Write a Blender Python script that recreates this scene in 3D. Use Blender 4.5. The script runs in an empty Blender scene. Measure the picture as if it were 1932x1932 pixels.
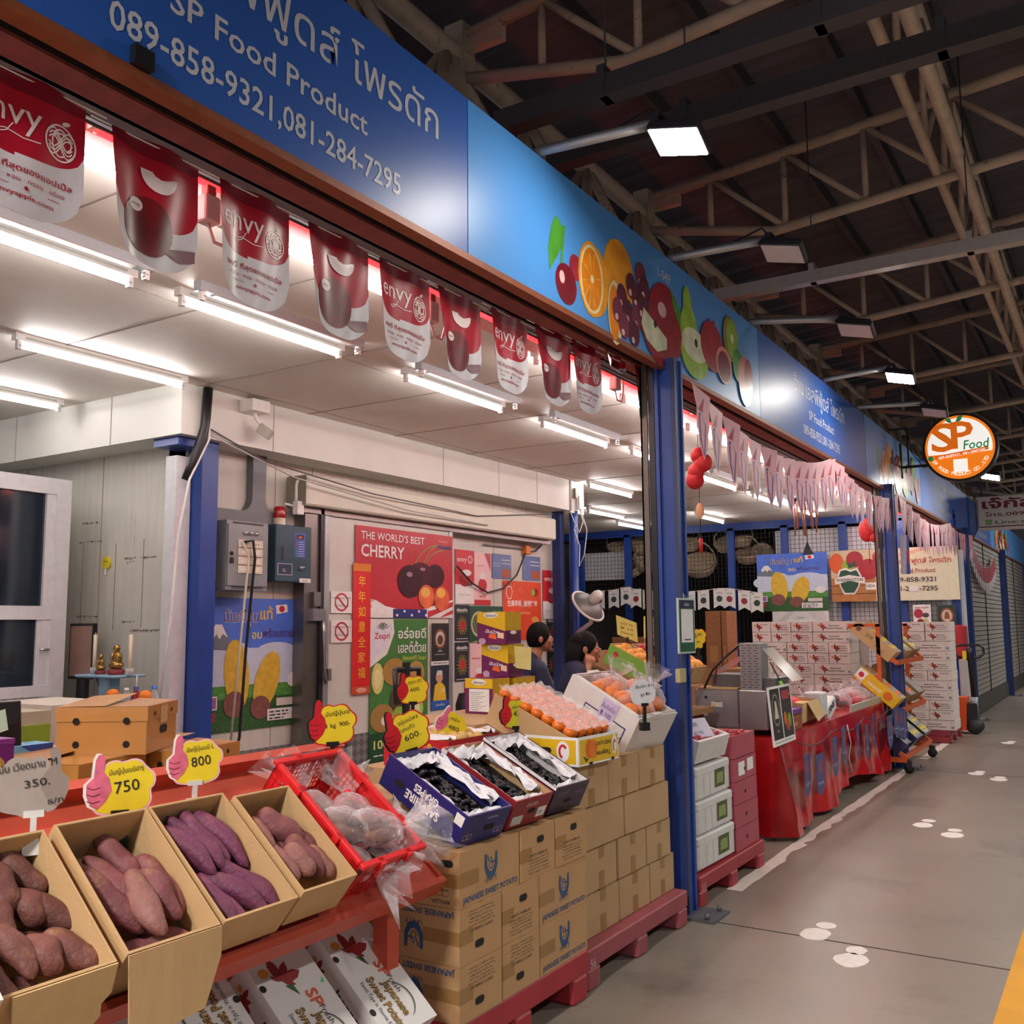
import bpy, math, random
from math import sin, cos, pi, radians
from mathutils import Vector, Matrix, noise
random.seed(11)
SC = bpy.context.scene
COL = SC.collection
# ---------------------------------------------------------------- camera
FPX, YAW, PITCH, ROLL, EYE = 1815.49, .562108, .117188, -.008242, 1.55
_f = Vector((-sin(YAW)*cos(PITCH), cos(YAW)*cos(PITCH), sin(PITCH)))
_r = Vector((cos(YAW), sin(YAW), 0)); _u = _r.cross(_f)
CR = _r*cos(ROLL)+_u*sin(ROLL); CU = _u*cos(ROLL)-_r*sin(ROLL); CF = _f
EYEP = Vector((0, 0, EYE))
cam = bpy.data.objects.new('camera', bpy.data.cameras.new('camera'))
cam.data.sensor_width = 36; cam.data.lens = FPX/1932*36; cam.data.clip_end = 200; cam.data.clip_start = .05
cam.matrix_world = Matrix(((CR.x, CU.x, -CF.x, 0), (CR.y, CU.y, -CF.y, 0), (CR.z, CU.z, -CF.z, EYE), (0, 0, 0, 1)))
COL.objects.link(cam); SC.camera = cam
# ---------------------------------------------------------------- world, exposure
SC.view_settings.view_transform = 'Standard'; SC.view_settings.look = 'None'
SC.view_settings.exposure = 1.1; SC.view_settings.gamma = 1.0
SC.view_settings.use_curve_mapping = False
W_ = bpy.data.worlds.new('night_hall'); SC.world = W_; W_.use_nodes = True
W_.node_tree.nodes['Background'].inputs[0].default_value = (.30, .30, .36, 1)
W_.node_tree.nodes['Background'].inputs[1].default_value = .72
TUBE, FLOOD, NEON = 24.0, 55.0, 6.0
SC.cycles.max_bounces = 7; SC.cycles.diffuse_bounces = 4; SC.cycles.glossy_bounces = 3
SC.cycles.transparent_max_bounces = 10; SC.cycles.transmission_bounces = 4
SC.cycles.sample_clamp_indirect = 4.0

def hall_lamp(x, y, z, w, rx=0., ry=0., sx=.5, sy=.35):
    # the hall's other floodlights, back along the aisle and across it, plus one added far lamp
    l = bpy.data.lights.new('hall_floodlight', 'AREA'); l.shape = 'RECTANGLE'; l.size = sx; l.size_y = sy
    l.energy = w; l.color = (1, .97, .92)
    o = bpy.data.objects.new('hall_floodlight', l); o.location = (x, y, z); o.rotation_euler = (rx, ry, 0); COL.objects.link(o)
hall_lamp(-1.3, -1.6, 3.9, 165, 0, -.45)
hall_lamp(-1.3, -4.6, 3.9, 130, 0, -.45)
hall_lamp(2.2, 1.5, 4.2, 105, 0, -.5)
hall_lamp(2.2, 8.0, 4.2, 100, 0, -.1)
hall_lamp(2.2, 15.0, 4.2, 80, 0, 0)
hall_lamp(1.5, 23.0, 4.2, 90, 0, .25)  # added unseen lamp that brightens the far shutters

# ---------------------------------------------------------------- geometry helpers
def ray(px, py): return CF + CR*((px-966)/FPX) + CU*((966-py)/FPX)
def AX(px, py, x): d = ray(px, py); return EYEP + d*(x/d.x)          # where a line of sight meets the wall at x
def AY(px, py, y): d = ray(px, py); return EYEP + d*(y/d.y)
def AZ(px, py, z=0.): d = ray(px, py); return EYEP + d*((z-EYE)/d.z)
I4 = Matrix.Identity(4)
def T(x, y, z, rz=0, rx=0, ry=0):
    return Matrix.Translation((x, y, z)) @ Matrix.Rotation(rz, 4, 'Z') @ Matrix.Rotation(ry, 4, 'Y') @ Matrix.Rotation(rx, 4, 'X')
def BF(x, y, z, yaw=0., tilt=0., d=0.):
    """Matrix of a thing that faces the aisle: local x runs along the aisle, y away from it, z up; (x,y,z) is its front left top, d its height."""
    R = Matrix.Rotation(yaw, 3, 'Z'); a = R @ Vector((0, 1, 0)); b = R @ Vector((-cos(tilt), 0, sin(tilt))); u = R @ Vector((sin(tilt), 0, cos(tilt)))
    o = Vector((x, y, z)) - u*d
    return Matrix(((a.x, b.x, u.x, o.x), (a.y, b.y, u.y, o.y), (a.z, b.z, u.z, o.z), (0, 0, 0, 1)))
class Fr:
    def __init__(s, O, U, V, warp=None):
        s.O = Vector(O); s.U = Vector(U).normalized(); s.V = Vector(V).normalized(); s.N = s.U.cross(s.V); s.w = warp
    def p(s, u, v, n=0.):
        if s.w: du, dv, dn = s.w(u, v); u += du; v += dv; n += dn
        return s.O + s.U*u + s.V*v + s.N*n
def FRONT(x=0., z=0., y=0.): return Fr((x, y, z), (1, 0, 0), (0, 0, 1))
def LEFT(l, z=0., x=0.): return Fr((x, l, z), (0, -1, 0), (0, 0, 1))
def TOP(z, x=0., y=0.): return Fr((x, y, z), (1, 0, 0), (0, 1, 0))
_glyph = {}
def glyphs(s, bold=0.):
    k = (s, bold)
    if k not in _glyph:
        c = bpy.data.curves.new('t', 'FONT'); c.body = s; c.offset = bold; c.resolution_u = 2
        o = bpy.data.objects.new('t', c); COL.objects.link(o)
        dg = bpy.context.evaluated_depsgraph_get(); e = o.evaluated_get(dg); m = e.to_mesh()
        v = [(q.co.x, q.co.y) for q in m.vertices]; f = [tuple(q.vertices) for q in m.polygons]
        e.to_mesh_clear(); bpy.data.objects.remove(o); bpy.data.curves.remove(c)
        xs = [q[0] for q in v] or [0]
        _glyph[k] = (v, f, min(xs), max(xs))
    return _glyph[k]
class MB:
    def __init__(s): s.v = []; s.f = []; s.fm = []; s.fs = []; s.ms = []
    def mi(s, m):
        if m not in s.ms: s.ms.append(m)
        return s.ms.index(m)
    def add(s, vs, fs, m, smooth=False, W=None):
        b = len(s.v); i = s.mi(m)
        s.v += [(W @ Vector(q)) if W else Vector(q) for q in vs]
        for q in fs: s.f.append(tuple(b+k for k in q)); s.fm.append(i); s.fs.append(smooth)
        return s
    def box(s, x0, y0, z0, x1, y1, z1, m, W=None):
        v = [(x0, y0, z0), (x1, y0, z0), (x1, y1, z0), (x0, y1, z0), (x0, y0, z1), (x1, y0, z1), (x1, y1, z1), (x0, y1, z1)]
        return s.add(v, [(0, 3, 2, 1), (4, 5, 6, 7), (0, 1, 5, 4), (1, 2, 6, 5), (2, 3, 7, 6), (3, 0, 4, 7)], m, False, W)
    def rbox(s, x0, y0, z0, x1, y1, z1, m, r=.01, W=None):
        """box with rounded upright and chamfered flat edges"""
        def ring(z, k):
            a0, a1, b0, b1 = x0+k, x1-k, y0+k, y1-k; q = max(r-k, .0005); o = []
            for cx, cy, t in ((a1-q, b1-q, 0), (a0+q, b1-q, 1), (a0+q, b0+q, 2), (a1-q, b0+q, 3)):
                for j in range(3): t2 = (t+j/2)*pi/2; o.append((cx+q*cos(t2), cy+q*sin(t2), z))
            return o
        h = r*.5; R = [ring(z0, h), ring(z0+h, 0), ring(z1-h, 0), ring(z1, h)]; v = sum(R, []); n = 12
        f = [(k*n+i, k*n+(i+1) % n, (k+1)*n+(i+1) % n, (k+1)*n+i) for k in range(3) for i in range(n)]
        f += [tuple(range(n-1, -1, -1)), tuple(range(3*n, 4*n))]
        return s.add(v, f, m, False, W)
    def tube(s, pts, r, m, n=8, caps=True, W=None, smooth=True):
        pts = [Vector(p) for p in pts]; rs = r if isinstance(r, (list, tuple)) else [r]*len(pts); v = []; prev = None
        for i, p in enumerate(pts):
            d = (pts[min(i+1, len(pts)-1)]-pts[max(i-1, 0)])
            d = d.normalized() if d.length > 1e-9 else Vector((0, 0, 1))
            if prev is None:
                a = Vector((0, 0, 1)) if abs(d.z) < .9 else Vector((1, 0, 0)); e = d.cross(a).normalized()
            else: e = (prev-d*prev.dot(d)).normalized()
            prev = e; g = d.cross(e)
            v += [p+e*(rs[i]*cos(2*pi*k/n))+g*(rs[i]*sin(2*pi*k/n)) for k in range(n)]
        f = [(i*n+k, i*n+(k+1) % n, (i+1)*n+(k+1) % n, (i+1)*n+k) for i in range(len(pts)-1) for k in range(n)]
        if caps: f += [tuple(range(n-1, -1, -1)), tuple(range((len(pts)-1)*n, len(pts)*n))]
        return s.add(v, f, m, smooth, W)
    def bar(s, p, q, w, h, m, up=(0, 0, 1)):
        """straight square bar from p to q, w wide, h high"""
        p = Vector(p); q = Vector(q); d = (q-p).normalized(); a = d.cross(Vector(up))
        if a.length < 1e-6: a = d.cross(Vector((1, 0, 0)))
        a.normalize(); b = a.cross(d); v = []
        for o in (p, q): v += [o+a*(i*w/2)+b*(j*h/2) for i, j in ((-1, -1), (1, -1), (1, 1), (-1, 1))]
        return s.add(v, [(0, 1, 2, 3), (7, 6, 5, 4), (0, 4, 5, 1), (1, 5, 6, 2), (2, 6, 7, 3), (3, 7, 4, 0)], m)
    def lathe(s, prof, m, n=16, W=None, smooth=True, a0=0., a1=2*pi):
        k = len(prof); full = abs(a1-a0-2*pi) < 1e-6; c = n if full else n+1
        v = [(r*cos(a0+(a1-a0)*i/n), r*sin(a0+(a1-a0)*i/n), z) for i in range(c) for r, z in prof]
        f = [(i*k+j, ((i+1) % c)*k+j, ((i+1) % c)*k+j+1, i*k+j+1) for i in range(n) for j in range(k-1)]
        return s.add(v, f, m, smooth, W)
    def ell(s, c, r, m, W=None, n=14, k=9, fn=None):
        v = []; c = Vector(c)
        for j in range(k+1):
            t = pi*j/k
            for i in range(n):
                a = 2*pi*i/n; q = Vector((sin(t)*cos(a), sin(t)*sin(a), cos(t)))
                if fn: q = fn(q)
                v.append(c+Vector((q.x*r[0], q.y*r[1], q.z*r[2])))
        f = [(j*n+i, (j+1)*n+i, (j+1)*n+(i+1) % n, j*n+(i+1) % n) for j in range(k) for i in range(n)]
        return s.add(v, f, m, True, W)
    def grid(s, fn, nu, nv, m, W=None, smooth=True, th=0.):
        """surface fn(a,b), a and b in 0..1; m a material or a function of (a,b)"""
        v = [Vector(fn(i/nu, j/nv)) for j in range(nv+1) for i in range(nu+1)]
        for j in range(nv):
            for i in range(nu):
                pass
        b = len(s.v); s.v += [(W @ q) if W else q for q in v]
        for j in range(nv):
            for i in range(nu):
                mm = m((i+.5)/nu, (j+.5)/nv) if callable(m) else m
                if mm is None: continue
                q = j*(nu+1)+i; s.f.append((b+q, b+q+1, b+q+nu+2, b+q+nu+1)); s.fm.append(s.mi(mm)); s.fs.append(smooth)
        return s
    def poly(s, F, pts, m, n=0.):
        return s.add([F.p(u, v, n) for u, v in pts], [tuple(range(len(pts)))], m)
    def rect(s, F, u0, v0, u1, v1, m, n=0.): return s.poly(F, [(u0, v0), (u1, v0), (u1, v1), (u0, v1)], m, n)
    def disc(s, F, u, v, ru, rv, m, n=0., k=20, rot=0.):
        c, q = cos(rot), sin(rot)
        return s.poly(F, [(u+ru*cos(2*pi*i/k)*c-rv*sin(2*pi*i/k)*q, v+ru*cos(2*pi*i/k)*q+rv*sin(2*pi*i/k)*c) for i in range(k)], m, n)
    def prism(s, F, pts, m, n0, n1, mside=None):
        """outline with thickness: front at n1"""
        k = len(pts)
        s.add([F.p(u, v, n1) for u, v in pts], [tuple(range(k))], m)
        s.add([F.p(u, v, n0) for u, v in pts], [tuple(range(k-1, -1, -1))], mside or m)
        return s.add([F.p(u, v, n) for n in (n0, n1) for u, v in pts], [(i, (i+1) % k, k+(i+1) % k, k+i) for i in range(k)], mside or m)
    def wdisc(s, F, pts, m, n=0., k=6):
        """filled outline that follows a curved sheet"""
        c = (sum(p[0] for p in pts)/len(pts), sum(p[1] for p in pts)/len(pts)); N = len(pts); v = [F.p(c[0]+(a-c[0])*j/k, c[1]+(b-c[1])*j/k, n) for j in range(1, k+1) for a, b in pts]+[F.p(c[0], c[1], n)]
        f = [(j*N+i, (j+1)*N+i, (j+1)*N+(i+1) % N, j*N+(i+1) % N) for j in range(k-1) for i in range(N)]+[(N*k, i, (i+1) % N) for i in range(N)]
        return s.add(v, f, m, True)
    def stroke(s, F, pts, w, m, n=0.):
        v = []; k = len(pts)
        for i, (a, b) in enumerate(pts):
            p, q = pts[max(i-1, 0)], pts[min(i+1, k-1)]; dx, dy = q[0]-p[0], q[1]-p[1]; L = math.hypot(dx, dy) or 1
            ww = w(i/(k-1)) if callable(w) else w
            v += [F.p(a-dy/L*ww/2, b+dx/L*ww/2, n), F.p(a+dy/L*ww/2, b-dx/L*ww/2, n)]
        return s.add(v, [(2*i+1, 2*i+3, 2*i+2, 2*i) for i in range(k-1)], m)
    def text(s, F, t, u, v, size, m, n=.0008, align='l', bold=0., wid=None, rot=0., slant=0.):
        gv, gf, x0, x1 = glyphs(t, bold); W = (x1-x0) or 1
        sx = size if wid is None else wid/W
        off = {'l': 0, 'c': -.5, 'r': -1}[align]*W*sx; c, q = cos(rot), sin(rot); o = []
        for x, y in gv:
            a, b = (x-x0)*sx+off+slant*y*size, y*size; o.append(F.p(u+a*c-b*q, v+a*q+b*c, n))
        return s.add(o, gf, m)
    def mesh(s, name):
        me = bpy.data.meshes.new(name); me.from_pydata([tuple(q) for q in s.v], [], s.f)
        for m in s.ms: me.materials.append(m)
        me.polygons.foreach_set('material_index', s.fm); me.polygons.foreach_set('use_smooth', s.fs); me.update()
        return me
    def build(s, name, parent=None, world=False, label=None):
        if world and parent is not None:
            Wi = WM[parent.name].inverted(); s.v = [Wi @ q for q in s.v]
        o = bpy.data.objects.new(name, s.mesh(name)); COL.objects.link(o)
        if parent is not None: o.parent = parent; WM[o.name] = WM[parent.name]
        if label: o['label'] = label
        return o
    def obj(s, name, label, cat, group=None, W=None):
        if W is None:
            lo = [min(q[i] for q in s.v) for i in range(3)]; hi = [max(q[i] for q in s.v) for i in range(3)]
            c = Vector(((lo[0]+hi[0])/2, (lo[1]+hi[1])/2, lo[2])); s.v = [q-c for q in s.v]; W = Matrix.Translation(c)
        o = s.build(name); o.matrix_world = W; WM[o.name] = W
        tag(o, label, cat, group); return o
    def struct(s, name, parent=None):
        o = s.build(name, parent); o['kind'] = 'structure'; WM[o.name] = I4
        return o
WM = {}
def tag(o, label, cat, group=None):
    o['label'] = label; o['category'] = cat
    if group: o['group'] = group
    return o
def thing(name, label, cat, group=None, W=None, at=None):
    o = bpy.data.objects.new(name, None); COL.objects.link(o); o.empty_display_size = .1
    W = W if W is not None else Matrix.Translation(at or (0, 0, 0)); o.matrix_world = W; WM[o.name] = W
    return tag(o, label, cat, group)
def dup(o, W, label, group=None):
    """a copy of a thing with copies of its parts and sub-parts"""
    c = o.copy(); COL.objects.link(c); c.matrix_world = W; WM[c.name] = W; c['label'] = label
    if group: c['group'] = group
    for ch in o.children:
        d = ch.copy(); COL.objects.link(d); d.parent = c
        for g in ch.children: e = g.copy(); COL.objects.link(e); e.parent = d
    return c
NTH = ['first', 'second', 'third', 'fourth', 'fifth', 'sixth', 'seventh', 'eighth', 'ninth', 'tenth', 'eleventh', 'twelfth', 'thirteenth', 'fourteenth', 'fifteenth', 'sixteenth', 'seventeenth', 'eighteenth', 'nineteenth', 'twentieth']
# ---------------------------------------------------------------- materials
def lin(h):
    h = h.lstrip('#'); o = []
    for i in (0, 2, 4):
        c = int(h[i:i+2], 16)/255; o.append(c/12.92 if c <= .04045 else ((c+.055)/1.055)**2.4)
    return (*o, 1)
_mat = {}
def M(h, rough=.55, metal=0., var=.06, scale=18., bump=0., bscale=60., stretch=(1, 1, 1), spec=.5, coat=0., dirt=None, dscale=3., dlim=.6, rnd=0., sub=0.):
    key = (h, rough, metal, var, scale, bump, bscale, stretch, spec, coat, dirt, dscale, dlim, rnd, sub)
    if key in _mat: return _mat[key]
    m = bpy.data.materials.new('surface_'+h.lstrip('#')); m.use_nodes = True; nt = m.node_tree; N = nt.nodes; L = nt.links
    b = N['Principled BSDF']; b.inputs['Roughness'].default_value = rough; b.inputs['Metallic'].default_value = metal
    b.inputs['Specular IOR Level'].default_value = spec; b.inputs['Coat Weight'].default_value = coat
    if sub: b.inputs['Subsurface Weight'].default_value = sub; b.inputs['Subsurface Radius'].default_value = (.02, .012, .006)
    tc = N.new('ShaderNodeTexCoord'); mp = N.new('ShaderNodeMapping'); L.new(tc.outputs['Object'], mp.inputs[0]); mp.inputs['Scale'].default_value = stretch
    c = lin(h); out = None
    nz = N.new('ShaderNodeTexNoise'); nz.inputs['Scale'].default_value = scale; nz.inputs['Detail'].default_value = 4; L.new(mp.outputs[0], nz.inputs[0])
    rp = N.new('ShaderNodeValToRGB'); rp.color_ramp.elements[0].position = .3; rp.color_ramp.elements[1].position = .7
    rp.color_ramp.elements[0].color = (*[x*(1-var) for x in c[:3]], 1); rp.color_ramp.elements[1].color = (*[min(1, x*(1+var)) for x in c[:3]], 1)
    L.new(nz.outputs['Fac'], rp.inputs[0]); out = rp.outputs[0]
    if dirt:
        n2 = N.new('ShaderNodeTexNoise'); n2.inputs['Scale'].default_value = dscale; n2.inputs['Detail'].default_value = 6; n2.inputs['Roughness'].default_value = .7
        L.new(mp.outputs[0], n2.inputs[0])
        r2 = N.new('ShaderNodeValToRGB'); r2.color_ramp.elements[0].position = dlim; r2.color_ramp.elements[1].position = min(dlim+.14, 1)
        L.new(n2.outputs['Fac'], r2.inputs[0])
        mx = N.new('ShaderNodeMix'); mx.data_type = 'RGBA'; L.new(r2.outputs[0], mx.inputs[0]); L.new(out, mx.inputs[6]); mx.inputs[7].default_value = lin(dirt); out = mx.outputs[2]
    if rnd:
        oi = N.new('ShaderNodeObjectInfo'); hs = N.new('ShaderNodeHueSaturation'); mr = N.new('ShaderNodeMapRange')
        mr.inputs['To Min'].default_value = 1-rnd; mr.inputs['To Max'].default_value = 1+rnd; L.new(oi.outputs['Random'], mr.inputs[0]); L.new(mr.outputs[0], hs.inputs['Value']); L.new(out, hs.inputs['Color']); out = hs.outputs[0]
    L.new(out, b.inputs['Base Color'])
    if bump:
        n3 = N.new('ShaderNodeTexNoise'); n3.inputs['Scale'].default_value = bscale; n3.inputs['Detail'].default_value = 3; L.new(mp.outputs[0], n3.inputs[0])
        bp = N.new('ShaderNodeBump'); bp.inputs['Strength'].default_value = bump; bp.inputs['Distance'].default_value = .01; L.new(n3.outputs['Fac'], bp.inputs['Height']); L.new(bp.outputs[0], b.inputs['Normal'])
    _mat[key] = m; return m
def EM(h, k):
    key = ('em', h, k)
    if key not in _mat:
        m = bpy.data.materials.new('lit_'+h.lstrip('#')); m.use_nodes = True; nt = m.node_tree; b = nt.nodes['Principled BSDF']
        b.inputs['Base Color'].default_value = lin(h); b.inputs['Emission Color'].default_value = lin(h); b.inputs['Emission Strength'].default_value = k
        _mat[key] = m
    return _mat[key]
def CLEAR(h='#ffffff', alpha=.25, rough=.08, bump=0., bscale=30.):
    """thin clear plastic film"""
    key = ('cl', h, alpha, rough, bump, bscale)
    if key not in _mat:
        m = bpy.data.materials.new('clear_film'); m.use_nodes = True; nt = m.node_tree; N = nt.nodes; L = nt.links
        b = N['Principled BSDF']; b.inputs['Base Color'].default_value = lin(h); b.inputs['Roughness'].default_value = rough; b.inputs['Specular IOR Level'].default_value = 1.
        tr = N.new('ShaderNodeBsdfTransparent'); mx = N.new('ShaderNodeMixShader'); lw = N.new('ShaderNodeLayerWeight'); lw.inputs[0].default_value = .4
        mr = N.new('ShaderNodeMapRange'); mr.inputs['To Min'].default_value = alpha; mr.inputs['To Max'].default_value = min(1, alpha+.5); L.new(lw.outputs['Facing'], mr.inputs[0])
        L.new(mr.outputs[0], mx.inputs[0]); L.new(tr.outputs[0], mx.inputs[1]); L.new(b.outputs[0], mx.inputs[2]); L.new(mx.outputs[0], N['Material Output'].inputs[0])
        if bump:
            tc = N.new('ShaderNodeTexCoord'); n3 = N.new('ShaderNodeTexNoise'); n3.inputs['Scale'].default_value = bscale; n3.inputs['Detail'].default_value = 2; L.new(tc.outputs['Object'], n3.inputs[0])
            bp = N.new('ShaderNodeBump'); bp.inputs['Strength'].default_value = bump; bp.inputs['Distance'].default_value = .02; L.new(n3.outputs['Fac'], bp.inputs['Height']); L.new(bp.outputs[0], b.inputs['Normal'])
        _mat[key] = m
    return _mat[key]
WHITE = M('#e8e6e2', .5); INK = M('#1c1c22', .6); BLACKP = M('#17171a', .4); STEEL = M('#b9bcbd', .3, .9, bump=.05); GALV = M('#a9adb0', .42, .7)
BLUEP = M('#20408c', .4, var=.12, scale=9, dirt='#26335c', dscale=7, dlim=.6); PAPER = M('#efe9dc', .7)
def art(mb, F, w, h, els, n0=.0006, dn=.0003):
    """flat print: elements in fractions of w and h, drawn in order"""
    n = n0
    for e in els:
        k = e[0]
        if k == 'r': mb.rect(F, e[1]*w, e[2]*h, e[3]*w, e[4]*h, e[5], n)
        elif k == 'e': mb.disc(F, e[1]*w, e[2]*h, e[3]*w, e[4]*h, e[5], n, 18, e[6] if len(e) > 6 else 0)
        elif k == 'p': mb.poly(F, [(a*w, b*h) for a, b in e[1]], e[2], n)
        elif k == 's': mb.stroke(F, [(a*w, b*h) for a, b in e[1]], e[2]*h, e[3], n)
        elif k == 't': mb.text(F, e[1], e[2]*w, e[3]*h, e[4]*h, e[5], n, e[6] if len(e) > 6 else 'l', e[7] if len(e) > 7 else 0., (e[8]*w if len(e) > 8 and e[8] else None), e[9] if len(e) > 9 else 0.)
        elif k == 'l':      # lines of small print: x0,y,x1,height,colour
            x = e[1]
            while x < e[3]:
                q = min(e[3]-x, random.uniform(.02, .07)); mb.rect(F, x*w, e[2]*h, (x+q)*w, (e[2]+e[4])*h, e[5], n); x += q+.015
        n += dn
    return n
def arc(cx, cy, rx, ry, a0, a1, k=12): return [(cx+rx*cos(radians(a0+(a1-a0)*i/k)), cy+ry*sin(radians(a0+(a1-a0)*i/k))) for i in range(k+1)]
def poster(name, label, P0, wd, hg, els, bg, face='x', group=None, th=.004, W=None):
    """sheet on a wall; P0 its lower left corner in the place; face 'x' looks to the aisle, 'y' looks back along it"""
    if W is None: W = BF(P0[0], P0[1], P0[2]) if face == 'x' else T(P0[0], P0[1], P0[2])
    mb = MB(); mb.box(0, 0, 0, wd, th, hg, bg); art(mb, FRONT(), wd, hg, els); return mb.obj(name, label, 'poster', group, W)
def pxpost(name, label, x, TL, BR, els, bg, **k):
    """sheet on the wall at x given by the sight lines to two of its corners"""
    a = AX(*TL, x); b = AX(*BR, x); return poster(name, label, (x+.005, a.y, b.z), b.y-a.y, a.z-b.z, els, bg, **k)
# ================================================================ the setting
def concrete():
    m = M('#857a6e', .36, var=.10, scale=1.3, bump=.05, bscale=40, dirt='#6a6158', dscale=.9, dlim=.55)
    return m
mb = MB(); FL = concrete()
mb.box(-10, -6, -.2, 9, 62, 0, FL)
SEAM = M('#3a332d', .8)
for y in (-1., 5.0, 11.05, 17.0, 23., 29., 35.): mb.box(-2.0, y-.006, 0, 9, y+.006, .0012, SEAM)
mb.struct('floor')
mb = MB(); WL = M('#d5c4ba', .6, var=.12, scale=6, dirt='#8d8176', dscale=6, dlim=.64)
random.seed(3); y = 5.62; top = []; bot = []
while y < 17.4:
    top.append((-2.075-random.uniform(0, .012), y)); bot.append((-1.975-random.uniform(0, .05 if 6.5 < y < 11 else .015), y)); y += random.uniform(.05, .16)
for i in range(len(top)-1):
    if 11.1 < top[i][1] < 11.9: continue
    a, b, c, d = top[i], top[i+1], bot[i+1], bot[i]
    mb.add([(a[0], a[1], .0025), (d[0], d[1], .0025), (c[0], c[1], .0025), (b[0], b[1], .0025)], [(0, 1, 2, 3)], WL)
mb.struct('floor_line')
mb = MB(); mb.box(-.535, -6, 0, -.2, 60, .003, M('#d99a18', .5, var=.1, scale=5, dirt='#a8791f', dscale=5, dlim=.66)); mb.struct('floor_line')
# footprints painted on the floor
FP = M('#e6e0d8', .6, var=.08, scale=30)
def footprint(px, py, qx, qy, big, small, label):
    a, b = AZ(px, py), AZ(qx, qy); mb = MB(); F = Fr((0, 0, .003), (1, 0, 0), (0, 1, 0)); random.seed(int(px))
    for c, (ru, rv) in ((a, big), (b, small)):
        mb.prism(F, [(c.x+ru*cos(2*pi*i/22)*(1+random.uniform(-.07, .07)), c.y+rv*sin(2*pi*i/22)*(1+random.uniform(-.07, .07))) for i in range(22)], FP, -.003, .0)
    mb.obj('footprint_marking', label, 'floor marking', 'white footprints painted along the aisle')
footprint(1539, 1763, 1559, 1747, (.072, .10), (.05, .055), 'white painted footprint on the near floor joint, nearer the stall')
footprint(1606, 1812, 1616, 1794, (.075, .10), (.048, .062), 'white painted footprint just in front of the near floor joint, cracked across its ball')
footprint(1741, 1557, 1752, 1549, (.07, .10), (.05, .06), 'white painted footprint beside the red tablecloth, nearer the stall')
footprint(1797, 1576, 1801, 1567, (.075, .10), (.05, .06), 'white painted footprint beside the red tablecloth, farther out in the aisle')
footprint(1841, 1460, 1849, 1456.5, (.075, .10), (.05, .06), 'white painted footprint on the aisle beside the second blue post, nearer the stall')
footprint(1884, 1471, 1887, 1467, (.075, .10), (.05, .06), 'white painted footprint on the aisle beside the second blue post, farther out in the aisle')
footprint(1901, 1402, 1909, 1399.5, (.075, .11), (.05, .06), 'small far white painted footprint in front of the pallet jack')
# ---------------- stall ceiling, soffit and cold room walls
CEIL = M('#dcd4cb', .6, var=.04, scale=2.2, dirt='#cfc4b8', dscale=1.2, dlim=.55)
mb = MB(); mb.box(-9.2, -4, 3.29, -2.98, 16.2, 3.36, CEIL)
CSM = M('#8f857c', .8)
for y in (-2.2, -1.08, .04, 1.16, 2.28, 3.42, 4.55, 5.68, 6.8, 7.95, 9.1, 10.25, 11.4, 12.5, 13.6, 14.8): mb.box(-9, y-.004, 3.286, -3, y+.004, 3.291, CSM)
for x in (-4.18, -5.4, -7.0): mb.box(x-.003, -4, 3.287, x+.003, 16, 3.291, CSM)
mb.struct('ceiling')
PANEL = M('#cfcdc2', .5, var=.06, scale=3, stretch=(6, 6, .5), dirt='#9a958a', dscale=1.1, dlim=.66)
SOFF = M('#dad8d0', .5, var=.04, scale=3, dirt='#b9b4a8', dscale=2.2, dlim=.68)
mb = MB(); mb.box(-6.1, 4.42, 2.92, -5.55, 10.12, 3.29, SOFF); mb.box(-9.2, 4.42, 2.92, -6.1, 5.0, 3.29, SOFF)
for y in (7.55, 8.55, 9.35, 5.3): mb.box(-5.552, y-.003, 2.92, -5.548, y+.003, 3.29, CSM)
for x in (-6.35, -7.6): mb.box(x-.003, 4.417, 2.92, x+.003, 4.422, 3.29, CSM)
mb.box(-5.56, 10.12, 2.92, -5.54, 10.15, 3.29, M('#6f6d68', .5)); mb.box(-5.62, 10.15, 2.9, -5.56, 10.5, 3.29, SOFF)
mb.struct('trim_1')
mb = MB(); mb.box(-6.05, 4.72, 0, -5.85, 10.45, 2.94, PANEL)
for y in (5.62, 6.05, 8.9, 9.6): mb.box(-5.852, y-.003, .6, -5.848, y+.003, 2.94, CSM)
mb.struct('wall_back')
mb = MB(); mb.box(-9.2, 4.72, 0, -5.86, 4.9, 2.94, PANEL)
for x in (-6.85, -7.9): mb.box(x-.003, 4.717, 0, x+.003, 4.722, 2.94, CSM)
DM = M('#7d786c', .8, var=.3)      # pencil and tape marks left on the panel
random.seed(5)
for px, py, w in ((155, 990, .22), (150, 1025, .3), (235, 1055, .16), (240, 1062, .1), (145, 1165, .28), (135, 1183, .22), (230, 1175, .16), (245, 1191, .4), (265, 1054, .22)):
    a = AY(px, py, 4.717)
    for k in range(int(w/.03)): mb.box(a.x+k*.03, 4.7165, a.z+random.uniform(-.006, .006), a.x+k*.03+random.uniform(.008, .028), 4.719, a.z+random.uniform(.007, .016), DM)
a = AY(218, 1040, 4.717)
for dx, h0, h1 in ((0, -.62, .06), (.34, -.6, .08), (-.42, -.7, .1)): mb.box(a.x+dx, 4.7165, a.z+h0, a.x+dx+.004, 4.719, a.z+h1, DM)
mb.struct('wall_left')
mb = MB(); mb.box(-6.05, 10.45, 0, -9, 10.6, 3.3, PANEL); mb.struct('wall_end')
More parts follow.
